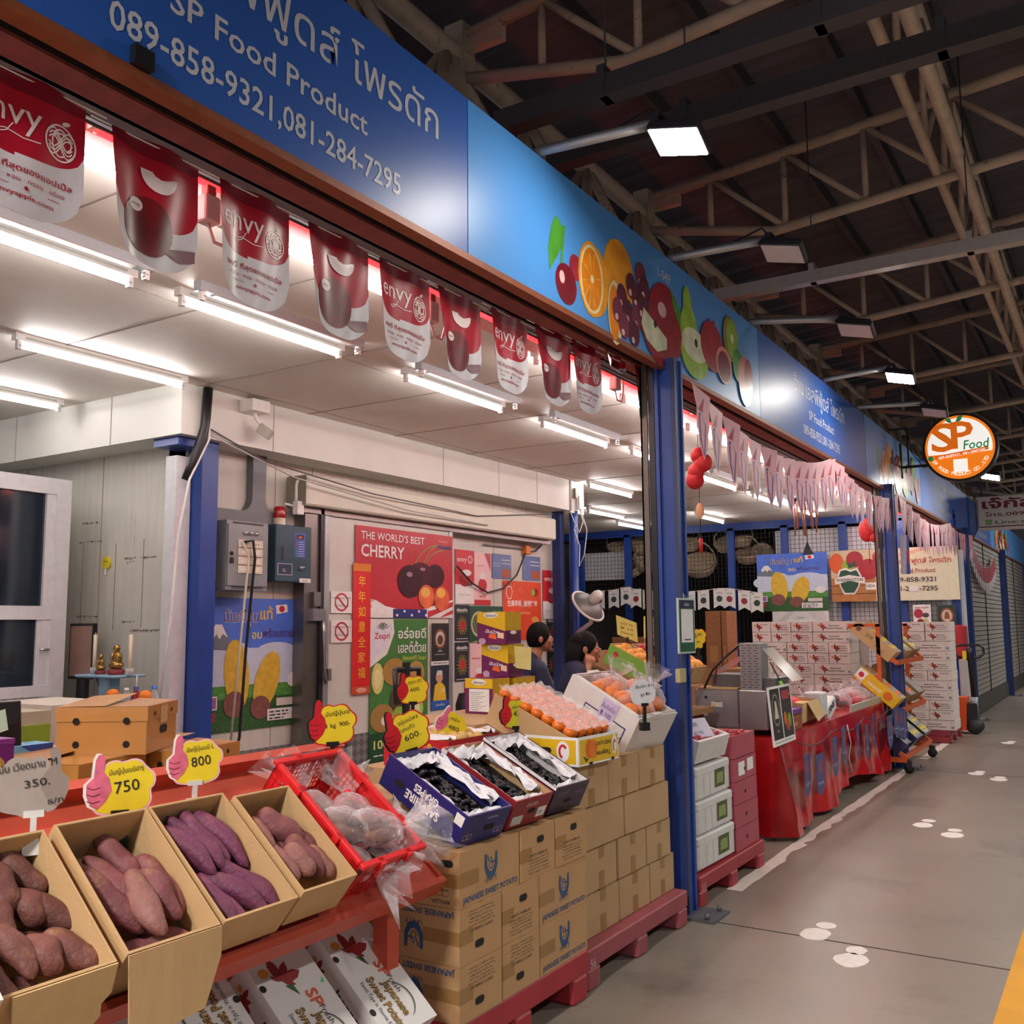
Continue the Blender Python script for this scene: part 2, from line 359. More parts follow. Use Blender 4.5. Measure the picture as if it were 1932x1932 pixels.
def checker():
    m = M('#8e8d8b', .4, .6, var=.1, scale=8)
    nt = m.node_tree; N = nt.nodes; L = nt.links; b = N['Principled BSDF']
    tc = N.new('ShaderNodeTexCoord'); mp = N.new('ShaderNodeMapping'); mp.inputs['Rotation'].default_value = (radians(45), 0, 0); L.new(tc.outputs['Object'], mp.inputs[0])
    ck = N.new('ShaderNodeTexChecker'); ck.inputs['Scale'].default_value = 17; ck.inputs[1].default_value = (.21, .21, .205, 1); ck.inputs[2].default_value = (.36, .36, .35, 1); L.new(mp.outputs[0], ck.inputs[0]); L.new(ck.outputs[0], b.inputs['Base Color'])
    return m
mb = MB(); mb.box(-5.85, 4.72, 0, -5.84, 10.45, .6, checker()); mb.struct('baseboard_back')
# ---------------- sliding cold room door
DOORP = M('#d3d1c6', .45, var=.04, scale=3, dirt='#aaa598', dscale=2, dlim=.68); DST = M('#7e7b77', .35, .85, var=.12, scale=5)
a, b = AX(617, 1000, -5.72), AX(850, 1000, -5.72)
mb = MB(); mb.box(-5.82, a.y, .04, -5.725, b.y, 2.56, DOORP)
for y in (a.y, b.y): mb.box(-5.83, y-.03, .03, -5.715, y+.03, 2.58, GALV)
mb.box(-5.725, a.y+.03, .04, -5.718, b.y-.03, .62, _mat.get('checker') or checker())
d = mb.struct('door_1')
mb = MB(); c = AX(596, 1000, -5.75); mb.box(-5.84, c.y-.16, 0, -5.72, c.y+.14, 2.6, DST); mb.box(-5.72, c.y+.01, 0, -5.70, c.y+.05, 2.6, BLACKP)
mb.struct('door_frame', d)
mb = MB(); RB = M('#d6d4c4', .5, var=.04, scale=4)
r0, r1 = AX(578, 915, -5.62), AX(1050, 975, -5.62)
mb.rbox(-5.84, r0.y, 2.55, -5.62, r1.y, 2.80, RB, .03); mb.box(-5.84, r0.y-.004, 2.55, -5.62, r0.y, 2.80, M('#8d8878', .6)); mb.box(-5.8, r0.y, 2.5, -5.7, r1.y, 2.55, DST)
mb.struct('door_rail_cover', d)
mb = MB(); p = AX(607, 1242, -5.68)
mb.tube([(-5.68, p.y, 1.64), (-5.66, p.y, 1.5), (-5.66, p.y+.02, 1.18), (-5.67, p.y+.05, 1.08)], .014, STEEL); mb.box(-5.72, p.y-.13, 1.60, -5.66, p.y+.02, 1.70, STEEL); mb.box(-5.72, p.y-.1, 1.72, -5.68, p.y-.02, 1.84, DST)
mb.box(-5.72, p.y+.06, 1.1, -5.66, p.y+.1, 1.2, STEEL)
mb.struct('door_handle', d)
# ---------------- posts
def post(n, x, y, top=3.06):
    mb = MB(); mb.box(x-.05, y-.05, .012, x+.05, y+.05, top, BLUEP); mb.box(x-.062, y+.035, .0125, x+.062, y+.055, top-.001, BLUEP); mb.box(x-.062, y-.07, .0125, x-.04, y-.035, top-.001, BLUEP); mb.box(x+.036, y-.062, .0125, x+.062, y-.035, top-.001, M('#2a3762', .45, var=.12))  # right flange in darker blue: the post's shaded side put into the colour
    o = mb.struct('column_%d' % n)
    mb = MB(); RG = M('#6b625b', .45, .5); mb.box(x-.155, y-.06, .013, x-.115, y-.045, top, RG); mb.box(x-.155, y-.06, .013, x-.145, y+.0, top, RG); mb.box(x-.11, y-.05, .013, x-.075, y-.02, top, BLACKP)
    mb.struct('guide_rail', o)
    mb = MB(); PL = M('#66666b', .5, .4, var=.2, scale=12); mb.box(x-.14, y-.12, 0, x+.22, y+.12, .012, PL)
    for dx, dy in ((-.1, -.09), (.17, -.09), (.17, .09)): mb.tube([(x+dx, y+dy, .012), (x+dx, y+dy, .04)], .012, PL, 6)
    mb.struct('base_plate', o); return o
post(1, -2.12, 5.07); post(2, -2.10, 11.12); post(3, -2.09, 17.05); post(4, -2.09, 22.9); post(5, -2.09, 28.8)
mb = MB(); p = AX(384, 840, -5.72); mb.box(-5.78, p.y-.08, 0, -5.63, p.y+.07, 2.93, BLUEP); mb.box(-5.9, p.y-.3, 2.86, -5.63, p.y-.08, 2.93, BLUEP); o = mb.struct('column_6')
mb = MB(); mb.box(-5.86, p.y-.22, .5, -5.74, p.y-.09, 2.8, M('#d9dadb', .4)); mb.struct('cable_trunking', o)
mb = MB(); p = AX(1082, 1000, -5.6); mb.tube([(-5.6, p.y, 0), (-5.6, p.y, 2.93)], .055, BLUEP, 14); mb.box(-5.8, p.y-.18, 0, -5.69, p.y-.08, 2.93, M('#1f3166', .5)); mb.struct('column_7')
# ---------------- wire mesh partition at the far end of the stall, boards behind it
YM = 16.2; mb = MB()
xs = [AY(px, 1000, YM).x for px in (1094, 1182, 1377, 1478, 1588, 1697)]
mb.box(-9.2, YM, 3.16, -2.1, YM+.08, 3.29, BLUEP); mb.box(-9.2, YM, .02, -2.1, YM+.08, .1, BLUEP)
for x in xs+[-2.15]: mb.box(x-.06, YM, .02, x+.06, YM+.08, 3.2, BLUEP)
o = mb.struct('partition')
mb = MB(); WR = M('#3b3a3b', .5, .6); x = -9.
while x < -2.1: mb.box(x-.0028, YM+.085, .1, x+.0028, YM+.0906, 3.17, WR); x += .072
z = .14
while z < 3.17: mb.box(-9.1, YM+.0906, z-.0028, -2.12, YM+.096, z+.0028, WR); z += .072
mb.struct('wire_mesh', o)
WB = M('#f0f2f3', .5)
def board(px0, px1, z0, z1, label, dy=.16):
    a, b = AY(px0, 1000, YM+dy).x, AY(px1, 1000, YM+dy).x; mb = MB(); mb.box(a, YM+dy, z0, b, YM+dy+.02, z1, WB)
    for k in range(1, 4): mb.box(a+(b-a)*k/4-.004, YM+dy-.002, z0, a+(b-a)*k/4+.004, YM+dy, z1, M('#b9bcbe', .6))
    mb.obj('backing_board', label, 'board')
board(1462, 1655, 0, 3.12, 'tall white board behind the wire mesh, reaching up to the blue top beam'); board(1657, 1814, 0, 2.66, 'lower white board behind the wire mesh at the shop name banner')
mb = MB(); mb.box(-9.5, 19.6, 0, -2.3, 19.8, 3.6, M('#2b2a2c', .9)); mb.box(-9.5, 16.3, 3.4, -2.3, 19.8, 3.5, M('#2b2a2c', .9)); mb.box(-9.5, -6, 0, -9.3, 19.8, 3.6, M('#55524e', .9)); mb.struct('wall_far')
# ---------------- closed roller shutters further down
SHT = M('#a8a29a', .45, .35, var=.12, scale=5); SHD = M('#4b4743', .6, .3)
def shutter(n, y0, y1):
    mb = MB(); mb.box(-2.2, y0, .02, -2.17, y1, 3.1, SHD)
    z = .3
    while z < 3.0: mb.box(-2.17, y0, z, -2.155, y1, z+.068, SHT); z += .084
    mb.box(-2.17, y0, .02, -2.12, y1, .28, SHD); mb.box(-2.16, (y0+y1)/2-.012, .02, -2.14, (y0+y1)/2+.012, 3.0, BLACKP)
    mb.struct('door_%d' % n)
shutter(2, 17.16, 22.84); shutter(3, 22.96, 28.7); shutter(4, 28.9, 60)
mb = MB(); mb.box(-9, 61, 0, 12, 61.3, 9, M('#3a383a', .9)); mb.box(11.5, -6, 0, 11.8, 61, 6.6, M('#3a383a', .9)); mb.struct('wall_hall')
# ---------------- hall roof and its steelwork
mb = MB(); RF = M('#4b474e', .75, var=.25, scale=3, stretch=(.4, 3, 1), dirt='#5c3a38', dscale=.16, dlim=.58)
zr = lambda x: 5.42+.085*(x+3.3)
ys = [-6+i*.19 for i in range(232)]; v = []; f = []
for i, y in enumerate(ys): v += [(-9, y, zr(-9)+(.03 if i % 2 else 0)), (14, y, zr(14)+(.03 if i % 2 else 0))]
f = [(2*i, 2*i+2, 2*i+3, 2*i+1) for i in range(len(ys)-1)]
mb.add(v, f, RF); mb.struct('roof')
TR = M('#b8a690', .6, var=.16, scale=7, dirt='#4a3a30', dscale=7, dlim=.6); TRD = M('#3f3d40', .6, .2)
def truss(y):
    mb = MB(); zt = lambda x: 5.22+.085*(x+3.1); zb = lambda x: 4.9-.23*(x+3.1) if x < -2.15 else 4.68+.085*(x+2.15)
    mb.tube([(-3.2, y, zt(-3.2)), (6, y, zt(6))], .045, TR, 7); mb.tube([(-3.2, y, zb(-3.2)), (-2.15, y, zb(-2.15)), (6, y, zb(6))], .04, TR, 7)
    x = -2.68; k = 0
    while x < 6: mb.tube([(x, y, zt(x)), (x, y, zb(x))], .024, TR, 6); mb.tube([(x, y, zt(x)), (x+.62, y, zb(x+.62))], .026, TR, 6); x += .62
    mb.box(-3.36, y-.05, 4.55, -3.22, y+.09, 5.3, TR); mb.box(-3.24, y-.03, 5.1, -2.95, y+.03, 5.24, TR)
    mb.struct('roof_beam')
for k in range(11): truss(1.85+k*2.78)
mb = MB()
for k in range(12): x = -2.68+k*.62; mb.box(x-.03, -5, zr(x)-.13, x+.03, 38, zr(x)-.01, TRD)
mb.struct('roof_purlin')
def girder(x0, z0, z1, dx, y0, y1, r):
    mb = MB(); mb.tube([(x0, y0, z1), (x0, y1, z1)], r, TR, 8); mb.tube([(x0+dx, y0, z0), (x0+dx, y1, z0)], r, TR, 8); y = y0
    mb.tube([(x0-dx*.6, y0, z0+.1), (x0-dx*.6, y1, z0+.1)], r*.8, TR, 7)
    while y < y1-.9:
        mb.tube([(x0, y, z1), (x0+dx, y+.46, z0)], r*.55, TR, 6); mb.tube([(x0+dx, y+.46, z0), (x0, y+.92, z1)], r*.55, TR, 6); mb.tube([(x0-dx*.6, y+.46, z0+.1), (x0, y+.92, z1)], r*.5, TR, 6); mb.tube([(x0-dx*.6, y+.46, z0+.1), (x0, y, z1)], r*.5, TR, 6); y += .92
    mb.struct('roof_beam')
girder(-3.3, 4.32, 5.1, .25, -1, 32, .07); girder(-.86, 4.74, 5.5, .12, 0, 32, .045)
def tray(px, py, x0, x1, m, h, wires, label):
    p = AX(px, py, x0); t = thing('light_channel', label, 'channel', None, at=(x0, p.y, p.z)); mb = MB(); mb.box(x0, p.y-.05, p.z-h/2, x1, p.y+.05, p.z+h/2, m); mb.box(x0, p.y-.055, p.z-h/2-.006, x1, p.y-.04, p.z+h/2, m); mb.build('channel', t, True)
    for x in wires: mb = MB(); mb.box(x-.02, p.y-.06, p.z-h/2, x+.02, p.y+.06, p.z+h/2+.05, m); mb.tube([(x, p.y, p.z), (x, p.y, zr(x)-.02)], .005, TRD, 5); mb.build('hanger_wire', t, True)
tray(943, 237, -2.5, 5, TRD, .1, (-1.9, -.9, .4), 'dark steel channel hung under the roof, nearest of the three')
tray(1039, 306, -2.5, 5, TRD, .1, (-1.7, -.5, .7), 'dark steel channel hung under the roof, behind the lit floodlight')
tray(1350, 560, -2.5, 5, M('#b5b0aa', .4, .4), .085, (-1.75, -.7, .5), 'pale grey channel hung on wires beyond the second floodlight')
# ================================================================ shop front: fascia signs, lamps, banners
SGB = M('#2a5cb4', .40, var=.05, scale=1.5, dirt='#244a92', dscale=3, dlim=.66, bump=.02, bscale=150); SGF = M('#4b93dd', .40, var=.05, scale=1.5, dirt='#3f7fc6', dscale=2, dlim=.62, bump=.02, bscale=150)
SGT = M('#c9ccd8', .4); FRAME = M('#8a4a2c', .5, .2, var=.15)
def psize(px, py, rx, ry, sl=.62):
    a, b = AX(px-rx, py-rx*sl, -2.12), AX(px+rx, py+rx*sl, -2.12); c, d = AX(px, py-ry, -2.12), AX(px, py+ry, -2.12); o = AX(px, py, -2.12)
    return o.y, o.z, (b.y-a.y)/2, (c.z-d.z)/2
COLR = {k: M(v, .3, var=.22, scale=9) for k, v in dict(cherry='#7a1224', cherry2='#a3283a', leaf='#4d9a34', orange='#ef9a1f', pith='#f6dba6', pulp='#f0870f', seg='#f7b24a', grape='#5d1a33', grape2='#7d2f48', apple='#9c1528', cream='#e6e8c6', pear='#9dc63c', pome='#a81f35', kiwi='#8a7a3c', kiwig='#8fb22e', seed='#3a2417', hi='#e8b8b8', pink='#d98a80').items()}
def fruits(mb, F, y0, kx=1.):
    n = [.0012]
    def E(px, py, rx, ry, c, rot=0.):
        y, z, a, b = psize(px, py, rx, ry); mb.disc(F, (y-3.05)*kx, z-3.03, a*kx, b, COLR[c], n[0], 20, rot); n[0] += .00013
    def P(pts, c):
        q = [AX(a, b, -2.12) for a, b in pts]; mb.poly(F, [((k.y-3.05)*kx, k.z-3.03) for k in q], COLR[c], n[0]); n[0] += .00013
    P([(1048, 405), (1062, 430), (1058, 470), (1036, 510), (1034, 462), (1040, 425)], 'leaf'); P([(1062, 425), (1066, 425), (1060, 505), (1056, 505)], 'leaf')
    E(1086, 505, 12, 24, 'cherry2'); E(1068, 536, 20, 38, 'cherry'); E(1060, 522, 5, 12, 'hi')
    E(1168, 520, 29, 66, 'orange'); E(1122, 530, 26, 66, 'orange'); E(1116, 527, 25, 70, 'orange'); E(1116, 527, 22, 64, 'pith'); E(1116, 527, 19, 58, 'pulp')
    for a in range(10):
        t = 2*pi*a/10; P([(1116, 527), (1116+17*cos(t)-1.5*sin(t), 527+52*sin(t)), (1116+17*cos(t)+1.5*sin(t), 527+52*sin(t)+3)], 'seg')
    E(1116, 527, 3, 8, 'pith'); E(1160, 590, 14, 60, 'pith'); E(1158, 590, 10, 52, 'pulp')
    for px, py in ((1208, 520), (1190, 540), (1172, 560), (1200, 560), (1214, 545), (1164, 585), (1184, 590), (1200, 600), (1176, 615), (1195, 630), (1210, 580)): E(px, py, 10, 24, 'grape' if (px+py) % 3 else 'grape2'); E(px-2, py+12, 3, 6, 'hi')
    E(1255, 610, 33, 72, 'apple'); E(1247, 585, 8, 14, 'hi'); P([(1210, 575), (1258, 650), (1262, 680), (1240, 688), (1222, 660), (1208, 620)], 'apple'); P([(1212, 580), (1256, 640), (1256, 660), (1238, 664), (1218, 640), (1208, 610)], 'cream'); E(1234, 612, 3, 7, 'seed')
    P([(1262, 545), (1282, 590), (1288, 640), (1278, 610), (1268, 580)], 'leaf')
    E(1298, 625, 16, 50, 'pear'); E(1294, 575, 8, 34, 'pear'); E(1309, 672, 26, 42, 'pear'); E(1309, 652, 24, 30, 'cream'); E(1311, 648, 3, 8, 'seed')
    E(1342, 655, 22, 46, 'pome'); P([(1330, 615), (1335, 600), (1340, 612), (1346, 604), (1347, 620)], 'pome'); E(1376, 640, 14, 42, 'kiwi'); E(1379, 640, 11, 36, 'kiwig'); E(1379, 640, 3, 9, 'cream'); E(1364, 690, 15, 34, 'pink'); E(1364, 692, 12, 28, 'cherry'); E(1390, 690, 10, 30, 'leaf')
    E(1404, 720, 13, 46, 'pink'); E(1410, 715, 8, 36, 'cherry2')
def sign_panel(y0, y1, kind, label, art_y=None, no=None):
    t = thing('fascia_sign', label, 'sign', 'blue sign panels along the shop front', BF(-2.12, y0, 3.69, d=.66)); w = y1-y0; mb = MB(); F = FRONT()
    mb.box(.003, 0, 0, w-.003, .05, .66, SGB if kind == 't' else SGF)
    if kind == 't':
        c = art_y-y0
        mb.text(F, 'ร้าน เอสพีฟู้ดส์ โพรดัก', c, .395, .185, SGT, .0015, 'c', .004, 1.66); mb.text(F, 'SP Food Product', c, .225, .11, SGT, .0015, 'c', .012, .83); mb.text(F, '089-858-9321,081-284-7295', c, .075, .115, SGT, .0015, 'c', .012, 1.2)
    elif kind == 'f':
        fruits(mb, F, art_y, w/3.71)
        if no: mb.text(F, no, AX(1240, 505, -2.12).y-art_y, .5, .085, SGT, .0015, 'l', .01)
    mb.build('panel', t)
    mb = MB(); mb.box(0, -.004, -.028, w, .055, 0, FRAME); mb.box(0, .05, 0, w, .062, .66, FRAME); mb.build('frame', t, label='rust brown metal edge'); return t
sign_panel(-3.5, .08, 'f', 'blue fascia panel at the near end of the shop front', -3.5)
sign_panel(.08, 3.05, 't', 'nearest blue fascia panel with the shop name and two phone numbers in grey letters', 2.02)
sign_panel(3.05, 6.76, 'f', 'light blue fascia panel printed with large fruit, above the near blue post', 3.05, '1-049')
sign_panel(6.76, 10.19, 't', 'blue fascia panel with the shop name, beyond the first fruit panel', 8.49)
sign_panel(10.2, 13.39, 'f', 'light blue fruit fascia panel behind the bracket of the round orange sign', 10.2)
sign_panel(13.4, 17.9, 't', 'far blue fascia panel with the shop name, just before the white hanging sign', 15.4)
sign_panel(18.2, 21.2, 't', 'blue fascia panel with small lettering beyond the white hanging sign', 19.9); sign_panel(21.2, 24.9, 'f', 'blue fruit fascia panel at the right edge, over the far shutters', 21.2); sign_panel(25, 60, 'p', 'plain far blue fascia running on to the end of the hall')
# steel behind the fascia, shutter rolls
mb = MB(); RBM = M('#7d3a38', .6, .2, var=.25, scale=14, dirt='#3d1f1f', dscale=8, dlim=.6)
mb.box(-2.36, -3, 3.09, -2.26, 22, 3.1, RBM); mb.box(-2.32, -3, 3.04, -2.29, 22, 3.09, RBM); mb.box(-2.262, -3, 3.04, -2.258, 22, 3.10, M('#1d1416', .8)); mb.box(-2.36, -3, 3.03, -2.26, 22, 3.04, RBM); mb.struct('beam')  # neon glow put into the red flange colour, near-black front stands for shade
mb = MB(); mb.box(-2.30, -3, 3.69, -2.18, 24, 3.75, TRD); mb.struct('beam')
for i, (a, b) in enumerate(((-3, 4.93), (5.15, 10.98), (11.2, 16.9))):
    mb = MB(); GB = M('#6d6c70', .5, .4); mb.box(-2.52, a, 3.085, -2.45, b, 3.125, GB); mb.box(-2.47, a, 3.085, -2.44, b, 3.10, GB); o = mb.struct('shutter_%d' % (i+1))
    o['label'] = 'rolled-up shutter'; mb = MB(); mb.tube([(-2.62, a, 3.27), (-2.62, b, 3.27)], .13, M('#77757a', .5, .4), 14)
    for k in range(8): t = -2.6+k*.36; mb.box(-2.62+.131*cos(t)-.004, a, 3.27+.131*sin(t)-.004, -2.62+.131*cos(t)+.004, b, 3.27+.131*sin(t)+.004, SHD)
    mb.build('roll', o)
mb = MB(); mb.box(-3.0, -3, 3.24, -2.80, 16.2, 3.29, M('#d9a9a6', .6)); mb.box(-2.81, -3, 3.2, -2.79, 16.2, 3.32, M('#d9a9a6', .6)); mb.struct('trim_2')  # white board, its pink holds the red neon's light
# ---------------- tube lamps
LIT, RED, HOLD = EM('#fdf8f6', TUBE), EM('#ff1418', NEON), M('#d6d6d2', .5); BAT = M('#e3e1dc', .45)
def fixture(x, y, z=3.29, L=1.24, label='', name='tube_lamp', lit=True, group='tube lamps on the stall ceiling'):
    t = thing(name, label, 'lamp', group, at=(x, y, z)); mb = MB()
    if lit:
        mb.box(-.025, -L/2, -.045, .025, L/2, 0, BAT); mb.box(.0255, -L/2+.06, -.03, .026, L/2-.06, -.018, M('#a9a7a2', .5)); mb.build('batten', t)
        mb = MB(); mb.tube([(0, -L/2+.045, -.072), (0, L/2-.045, -.072)], .0135, LIT, 10); mb.build('tube', t)
    else:
        mb.box(-.028, -L/2, -.05, .028, L/2, 0, GALV); mb.box(-.02, -L/2+.1, -.053, .02, L/2-.1, -.05, BAT); mb.build('batten', t)
    for s in (-1, 1): mb = MB(); mb.box(-.014, s*(L/2-.03)-.012, -.095, .014, s*(L/2-.03)+.012, -.04, HOLD); mb.tube([(0, s*(L/2-.045), -.072), (0, s*(L/2-.025), -.072)], .0155, GALV, 10); mb.build('lamp_holder', t)
    return t
FX = [((-70, 420), (105, 492), 'lit tube lamp cut off by the left edge, under the first two hanging banners', 1), ((-60, 395), (150, 480), 'bare galvanised lamp batten cut off by the left edge, beside the lit tube', 0),
      ((38, 655), (343, 725), 'lit tube lamp above the corner of the white cold room soffit', 1), ((-200, 705), (105, 772), 'lit tube lamp over the white framed office window', 1),
      ((345, 570), (638, 668), 'lit tube lamp on the ceiling below the third hanging banner', 1), ((382, 560), (675, 660), 'bare galvanised batten beside the lamp below the third hanging banner', 0),
      ((765, 712), (945, 775), 'lit tube lamp below the fifth and sixth hanging banners', 1), ((793, 700), (972, 770), 'bare galvanised batten beside the lamp below the fifth and sixth banners', 0),
      ((1022, 800), (1145, 842), 'lit tube lamp below the eighth hanging banner', 1), ((1045, 790), (1165, 836), 'bare galvanised batten beside the lamp below the eighth banner', 0),
      ((1193, 852), (1280, 885), 'lit tube lamp half hidden behind the near blue post', 1), ((1108, 912), (1192, 940), 'lit tube lamp just right of the end of the soffit', 1), ((1163, 985), (1222, 1002), 'lit tube lamp near the blue wire mesh frame, left of the near post', 1),
      ((1322, 900), (1386, 924), 'lit tube lamp behind the red hanging charm', 1), ((1345, 893), (1408, 921), 'bare batten beside the lamp behind the red charm', 0), ((1420, 933), (1472, 955), 'lit tube lamp left of the wind chime', 1), ((1442, 928), (1490, 950), 'bare batten left of the wind chime', 0),
      ((1308, 968), (1368, 990), 'lit tube lamp near the wire mesh, right of the near post', 1), ((1498, 958), (1542, 976), 'lit tube lamp behind the wind chime', 1)]
for p, q, lb, lit in FX:
    a, b = AZ(*p, 3.22), AZ(*q, 3.22); fixture((a.x+b.x)/2, (a.y+b.y)/2, label=lb, lit=bool(lit), name='tube_lamp' if lit else 'lamp_batten')
fixture(-5.2, 1.6, label='lit tube lamp deep in the stall, beyond the left edge'); fixture(-4.1, -.4, label='lit tube lamp on the ceiling behind the nearest banner'); fixture(-7.4, 3.2, label='lit tube lamp above the office cabin roof')
fixture(-3.9, 13.6, label='lit tube lamp over the stacked white cartons'); fixture(-6.6, 13.2, label='lit tube lamp in the back corner by the hanging baskets')
k = 0; y = -1.9
while y < 16:
    if not (4.4 < y < 4.46 or False):
        t = fixture(-3.04, y, label='white tube lamp at the ceiling edge, %s along the shop front' % NTH[k], group='white tube lamps along the ceiling edge'); k += 1
    y += 1.27
k = 0; y = -1.5
while y < 16.3:
    t = thing('neon_tube', 'red neon tube under the rolled shutter, %s along the shop front' % NTH[k], 'lamp', 'red neon tubes along the shop front', at=(-2.735, y, 3.19)); mb = MB(); mb.tube([(0, -.59, 0), (0, .59, 0)], .03, RED, 10); mb.build('tube', t)
    mb = MB(); mb.box(.02, -.6, -.012, .05, .6, .03, M('#d9a0a0', .5)); mb.box(-.012, -.62, -.02, .03, -.59, .02, HOLD); mb.box(-.012, .59, -.02, .03, .62, .02, HOLD); mb.build('lamp_holder', t); k += 1; y += 1.3
# ---------------- floodlights on arms above the fascia
LENS_OFF = M('#c9c9d2', .25); LENS_ON = EM('#fff9ee', FLOOD); HOUSE = M('#3a3a3e', .45, .5)
def flood(Y, base, end, head, lit, label, z0=3.7):
    e = AY(*end, Y); h = AY(*head, Y); t = thing('floodlight', label, 'floodlight', 'floodlights on arms over the blue fascia', at=(-2.2, Y, 3.72))
    mb = MB(); mb.tube([(-2.3, Y, 3.70), (-2.12, Y, 3.72), (e.x, Y, e.z)], .024, GALV, 10); mb.build('arm', t, True)
    mb = MB(); W = T(h.x, h.y, h.z) @ Matrix.Rotation(radians(14), 4, 'Y') @ Matrix.Rotation(radians(-16), 4, 'X')
    mb.rbox(-.12, -.09, .0, .12, .09, .035, HOUSE, .01, W)
    for k in range(7): mb.box(-.1, -.075+k*.023, .035, .1, -.07+k*.023, .055, HOUSE, W)
    mb.build('housing', t, True)
    mb = MB(); mb.box(-.108, -.08, -.004, .108, .08, .001, LENS_ON if lit else LENS_OFF, W); mb.build('lens', t, True, label='glowing white lens' if lit else 'unlit grey lens')
    mb = MB(); P = lambda x, y, z: W @ Vector((x, y, z))
    for s in (-1, 1): mb.bar(P(-.125, s*.05, .02), Vector((e.x+.01, Y+s*.05, e.z+.02)), .008, .03, HOUSE)
    mb.bar((e.x+.01, Y-.05, e.z+.02), (e.x+.01, Y+.05, e.z+.02), .03, .008, HOUSE); mb.build('bracket', t, True)
    mb = MB(); mb.tube([(e.x-.25, Y, e.z+.02), (e.x-.05, Y+.03, e.z+.09), P(-.05, .02, .06), P(0, 0, .04)], .006, BLACKP, 6); mb.build('cable', t, True)
flood(3.64, 0, (1243, 232), (1279, 268), 1, 'brightly lit floodlight on an arm, nearest over the blue fascia'); flood(5.19, 0, (1452, 452), (1477, 479), 0, 'unlit floodlight above the printed fruit, second from the near end'); flood(6.65, 0, (1592, 601), (1614, 624), 0, 'unlit floodlight third along the fascia'); flood(8.65, 0, (1683, 692), (1698, 714), 1, 'lit floodlight fourth along the fascia, left of the round orange sign'); flood(9.97, 0, (1752, 760), (1763, 779), 0, 'unlit floodlight fifth along the fascia, just above the round orange sign')
flood(13.8, 0, (1858, 880), (1868, 900), 1, 'small lit floodlight at the right of the round orange sign')
# ---------------- hanging envy banners
EVR, EVD, EVW, EVT, EVA = M('#b0182f', .32, var=.05), M('#7c1428', .32), M('#dcd6dc', .32), M('#f0dcdc', .4), M('#700f18', .35, var=.3, scale=14)
def apple_logo(mb, F, u, v, r, m, n):
    for a in (arc(u, v, r, r*1.05, 0, 360, 22), arc(u-.02*r, v, r*.55, r*.8, 60, 300), arc(u+.1*r, v+.1*r, r*.62, r*.5, -60, 150)): mb.stroke(F, a, r*.1, m, n)
    for s in (-1, 1):
        for o in (-.22, .0, .22): mb.stroke(F, [(u+(-.8+.16*i)*r, v+s*.0+(.55*sin((i-5)*.5)*s+o)*r) for i in range(11)], r*.09, m, n)
    mb.disc(F, u+.3*r, v+1.3*r, r*.3, r*.13, m, n, 10, .4)
def envy(kind, TL, TR, tip, label, curl=.03, side=1):
    x = -2.28; a, b, c = AX(*TL, x), AX(*TR, x), AX(*tip, x); w = b.y-a.y; h = (a.z+b.z)/2-c.z; t = thing('hanging_banner', label, 'banner', 'red and white apple banners hung along the shop front', BF(x, a.y, (a.z+b.z)/2, d=h))
    def warp(u, v):
        s = 2*u/w-1; k = (1-v/h); return 0, (.006*cos(3*s) if v > h*.97 else 0), curl*k*(max(0, -s*side)**2)*1.3+.006*sin(5*s+k*2)
    F = Fr((0, 0, 0), (1, 0, 0), (0, 0, 1), warp); mb = MB(); H = .36*h
    def lowv(s): q = min(1, abs(s)); return .30*h*(1-math.sqrt(max(0, 1-q**2.3)))
    def mm(i, j): return EVD if j > .87 else (EVR if j > (.40 if kind == 't' else .30)+(.03*i) else EVW)
    def G(n): return lambda i, j: F.p(i*w, lowv(2*i-1)*(1-j)+h*j if j < 1 else h, n)
    mb.grid(G(0), 20, 40, mm); mb.grid(G(-.0015), 14, 18, mm)
    if kind == 't':
        mb.text(F, 'envy', .05*w, .63*h, .27*h, EVT, .0015, 'l', 0, .55*w); mb.stroke(F, [(.38*w, .63*h), (.33*w, .56*h), (.26*w, .53*h), (.24*w, .55*h), (.32*w, .575*h), (.46*w, .545*h), (.6*w, .555*h)], .008*h, EVT, .0015); apple_logo(mb, F, .78*w, .63*h, .14*w, EVT, .0015)
        mb.text(F, 'เอนวี่ ที่สุดของแอปเปิ้ล', .5*w, .30*h, .062*h, EVR, .0015, 'c', .012, .8*w); mb.text(F, 'หวาน · หอม · กรอบ · อร่อย', .5*w, .23*h, .045*h, EVR, .0015, 'c', 0, .68*w)
        mb.rect(F, .2*w, .19*h, .8*w, .194*h, EVR, .0015); mb.disc(F, .5*w, .192*h, .018*w, .018*w, EVR, .0018, 8); mb.text(F, 'envyapple.com', .5*w, .12*h, .048*h, EVR, .0015, 'c', .01, .5*w)
    else:
        mb.wdisc(F, [(.55*w, .17*h), (.75*w, .22*h), (.97*w, .26*h), (.97*w, .16*h), (.8*w, .12*h)], M('#8d6a70', .4), .0012)
        mb.wdisc(F, [(.42*w+.29*w*cos(2*pi*i/26), .31*h+.235*h*sin(2*pi*i/26)) for i in range(26)], EVA, .002); mb.wdisc(F, arc(.53*w, .77*h, .2*w, .16*h, 0, -180, 16), EVT, .0026)
        mb.wdisc(F, arc(.28*w, .455*h, .075*w, .055*h, 0, 345, 14), EVT, .003, 2); mb.text(F, 'envy', .28*w, .445*h, .04*h, EVD, .0036, 'c', 0, .1*w)
    mb.build('banner_sheet', t)
    mb = MB(); mb.tube([(-.06, 0, h-.005), (w+.06, 0, h-.005)], .0025, M('#cfc9c4', .6), 5); mb.build('cord', t)
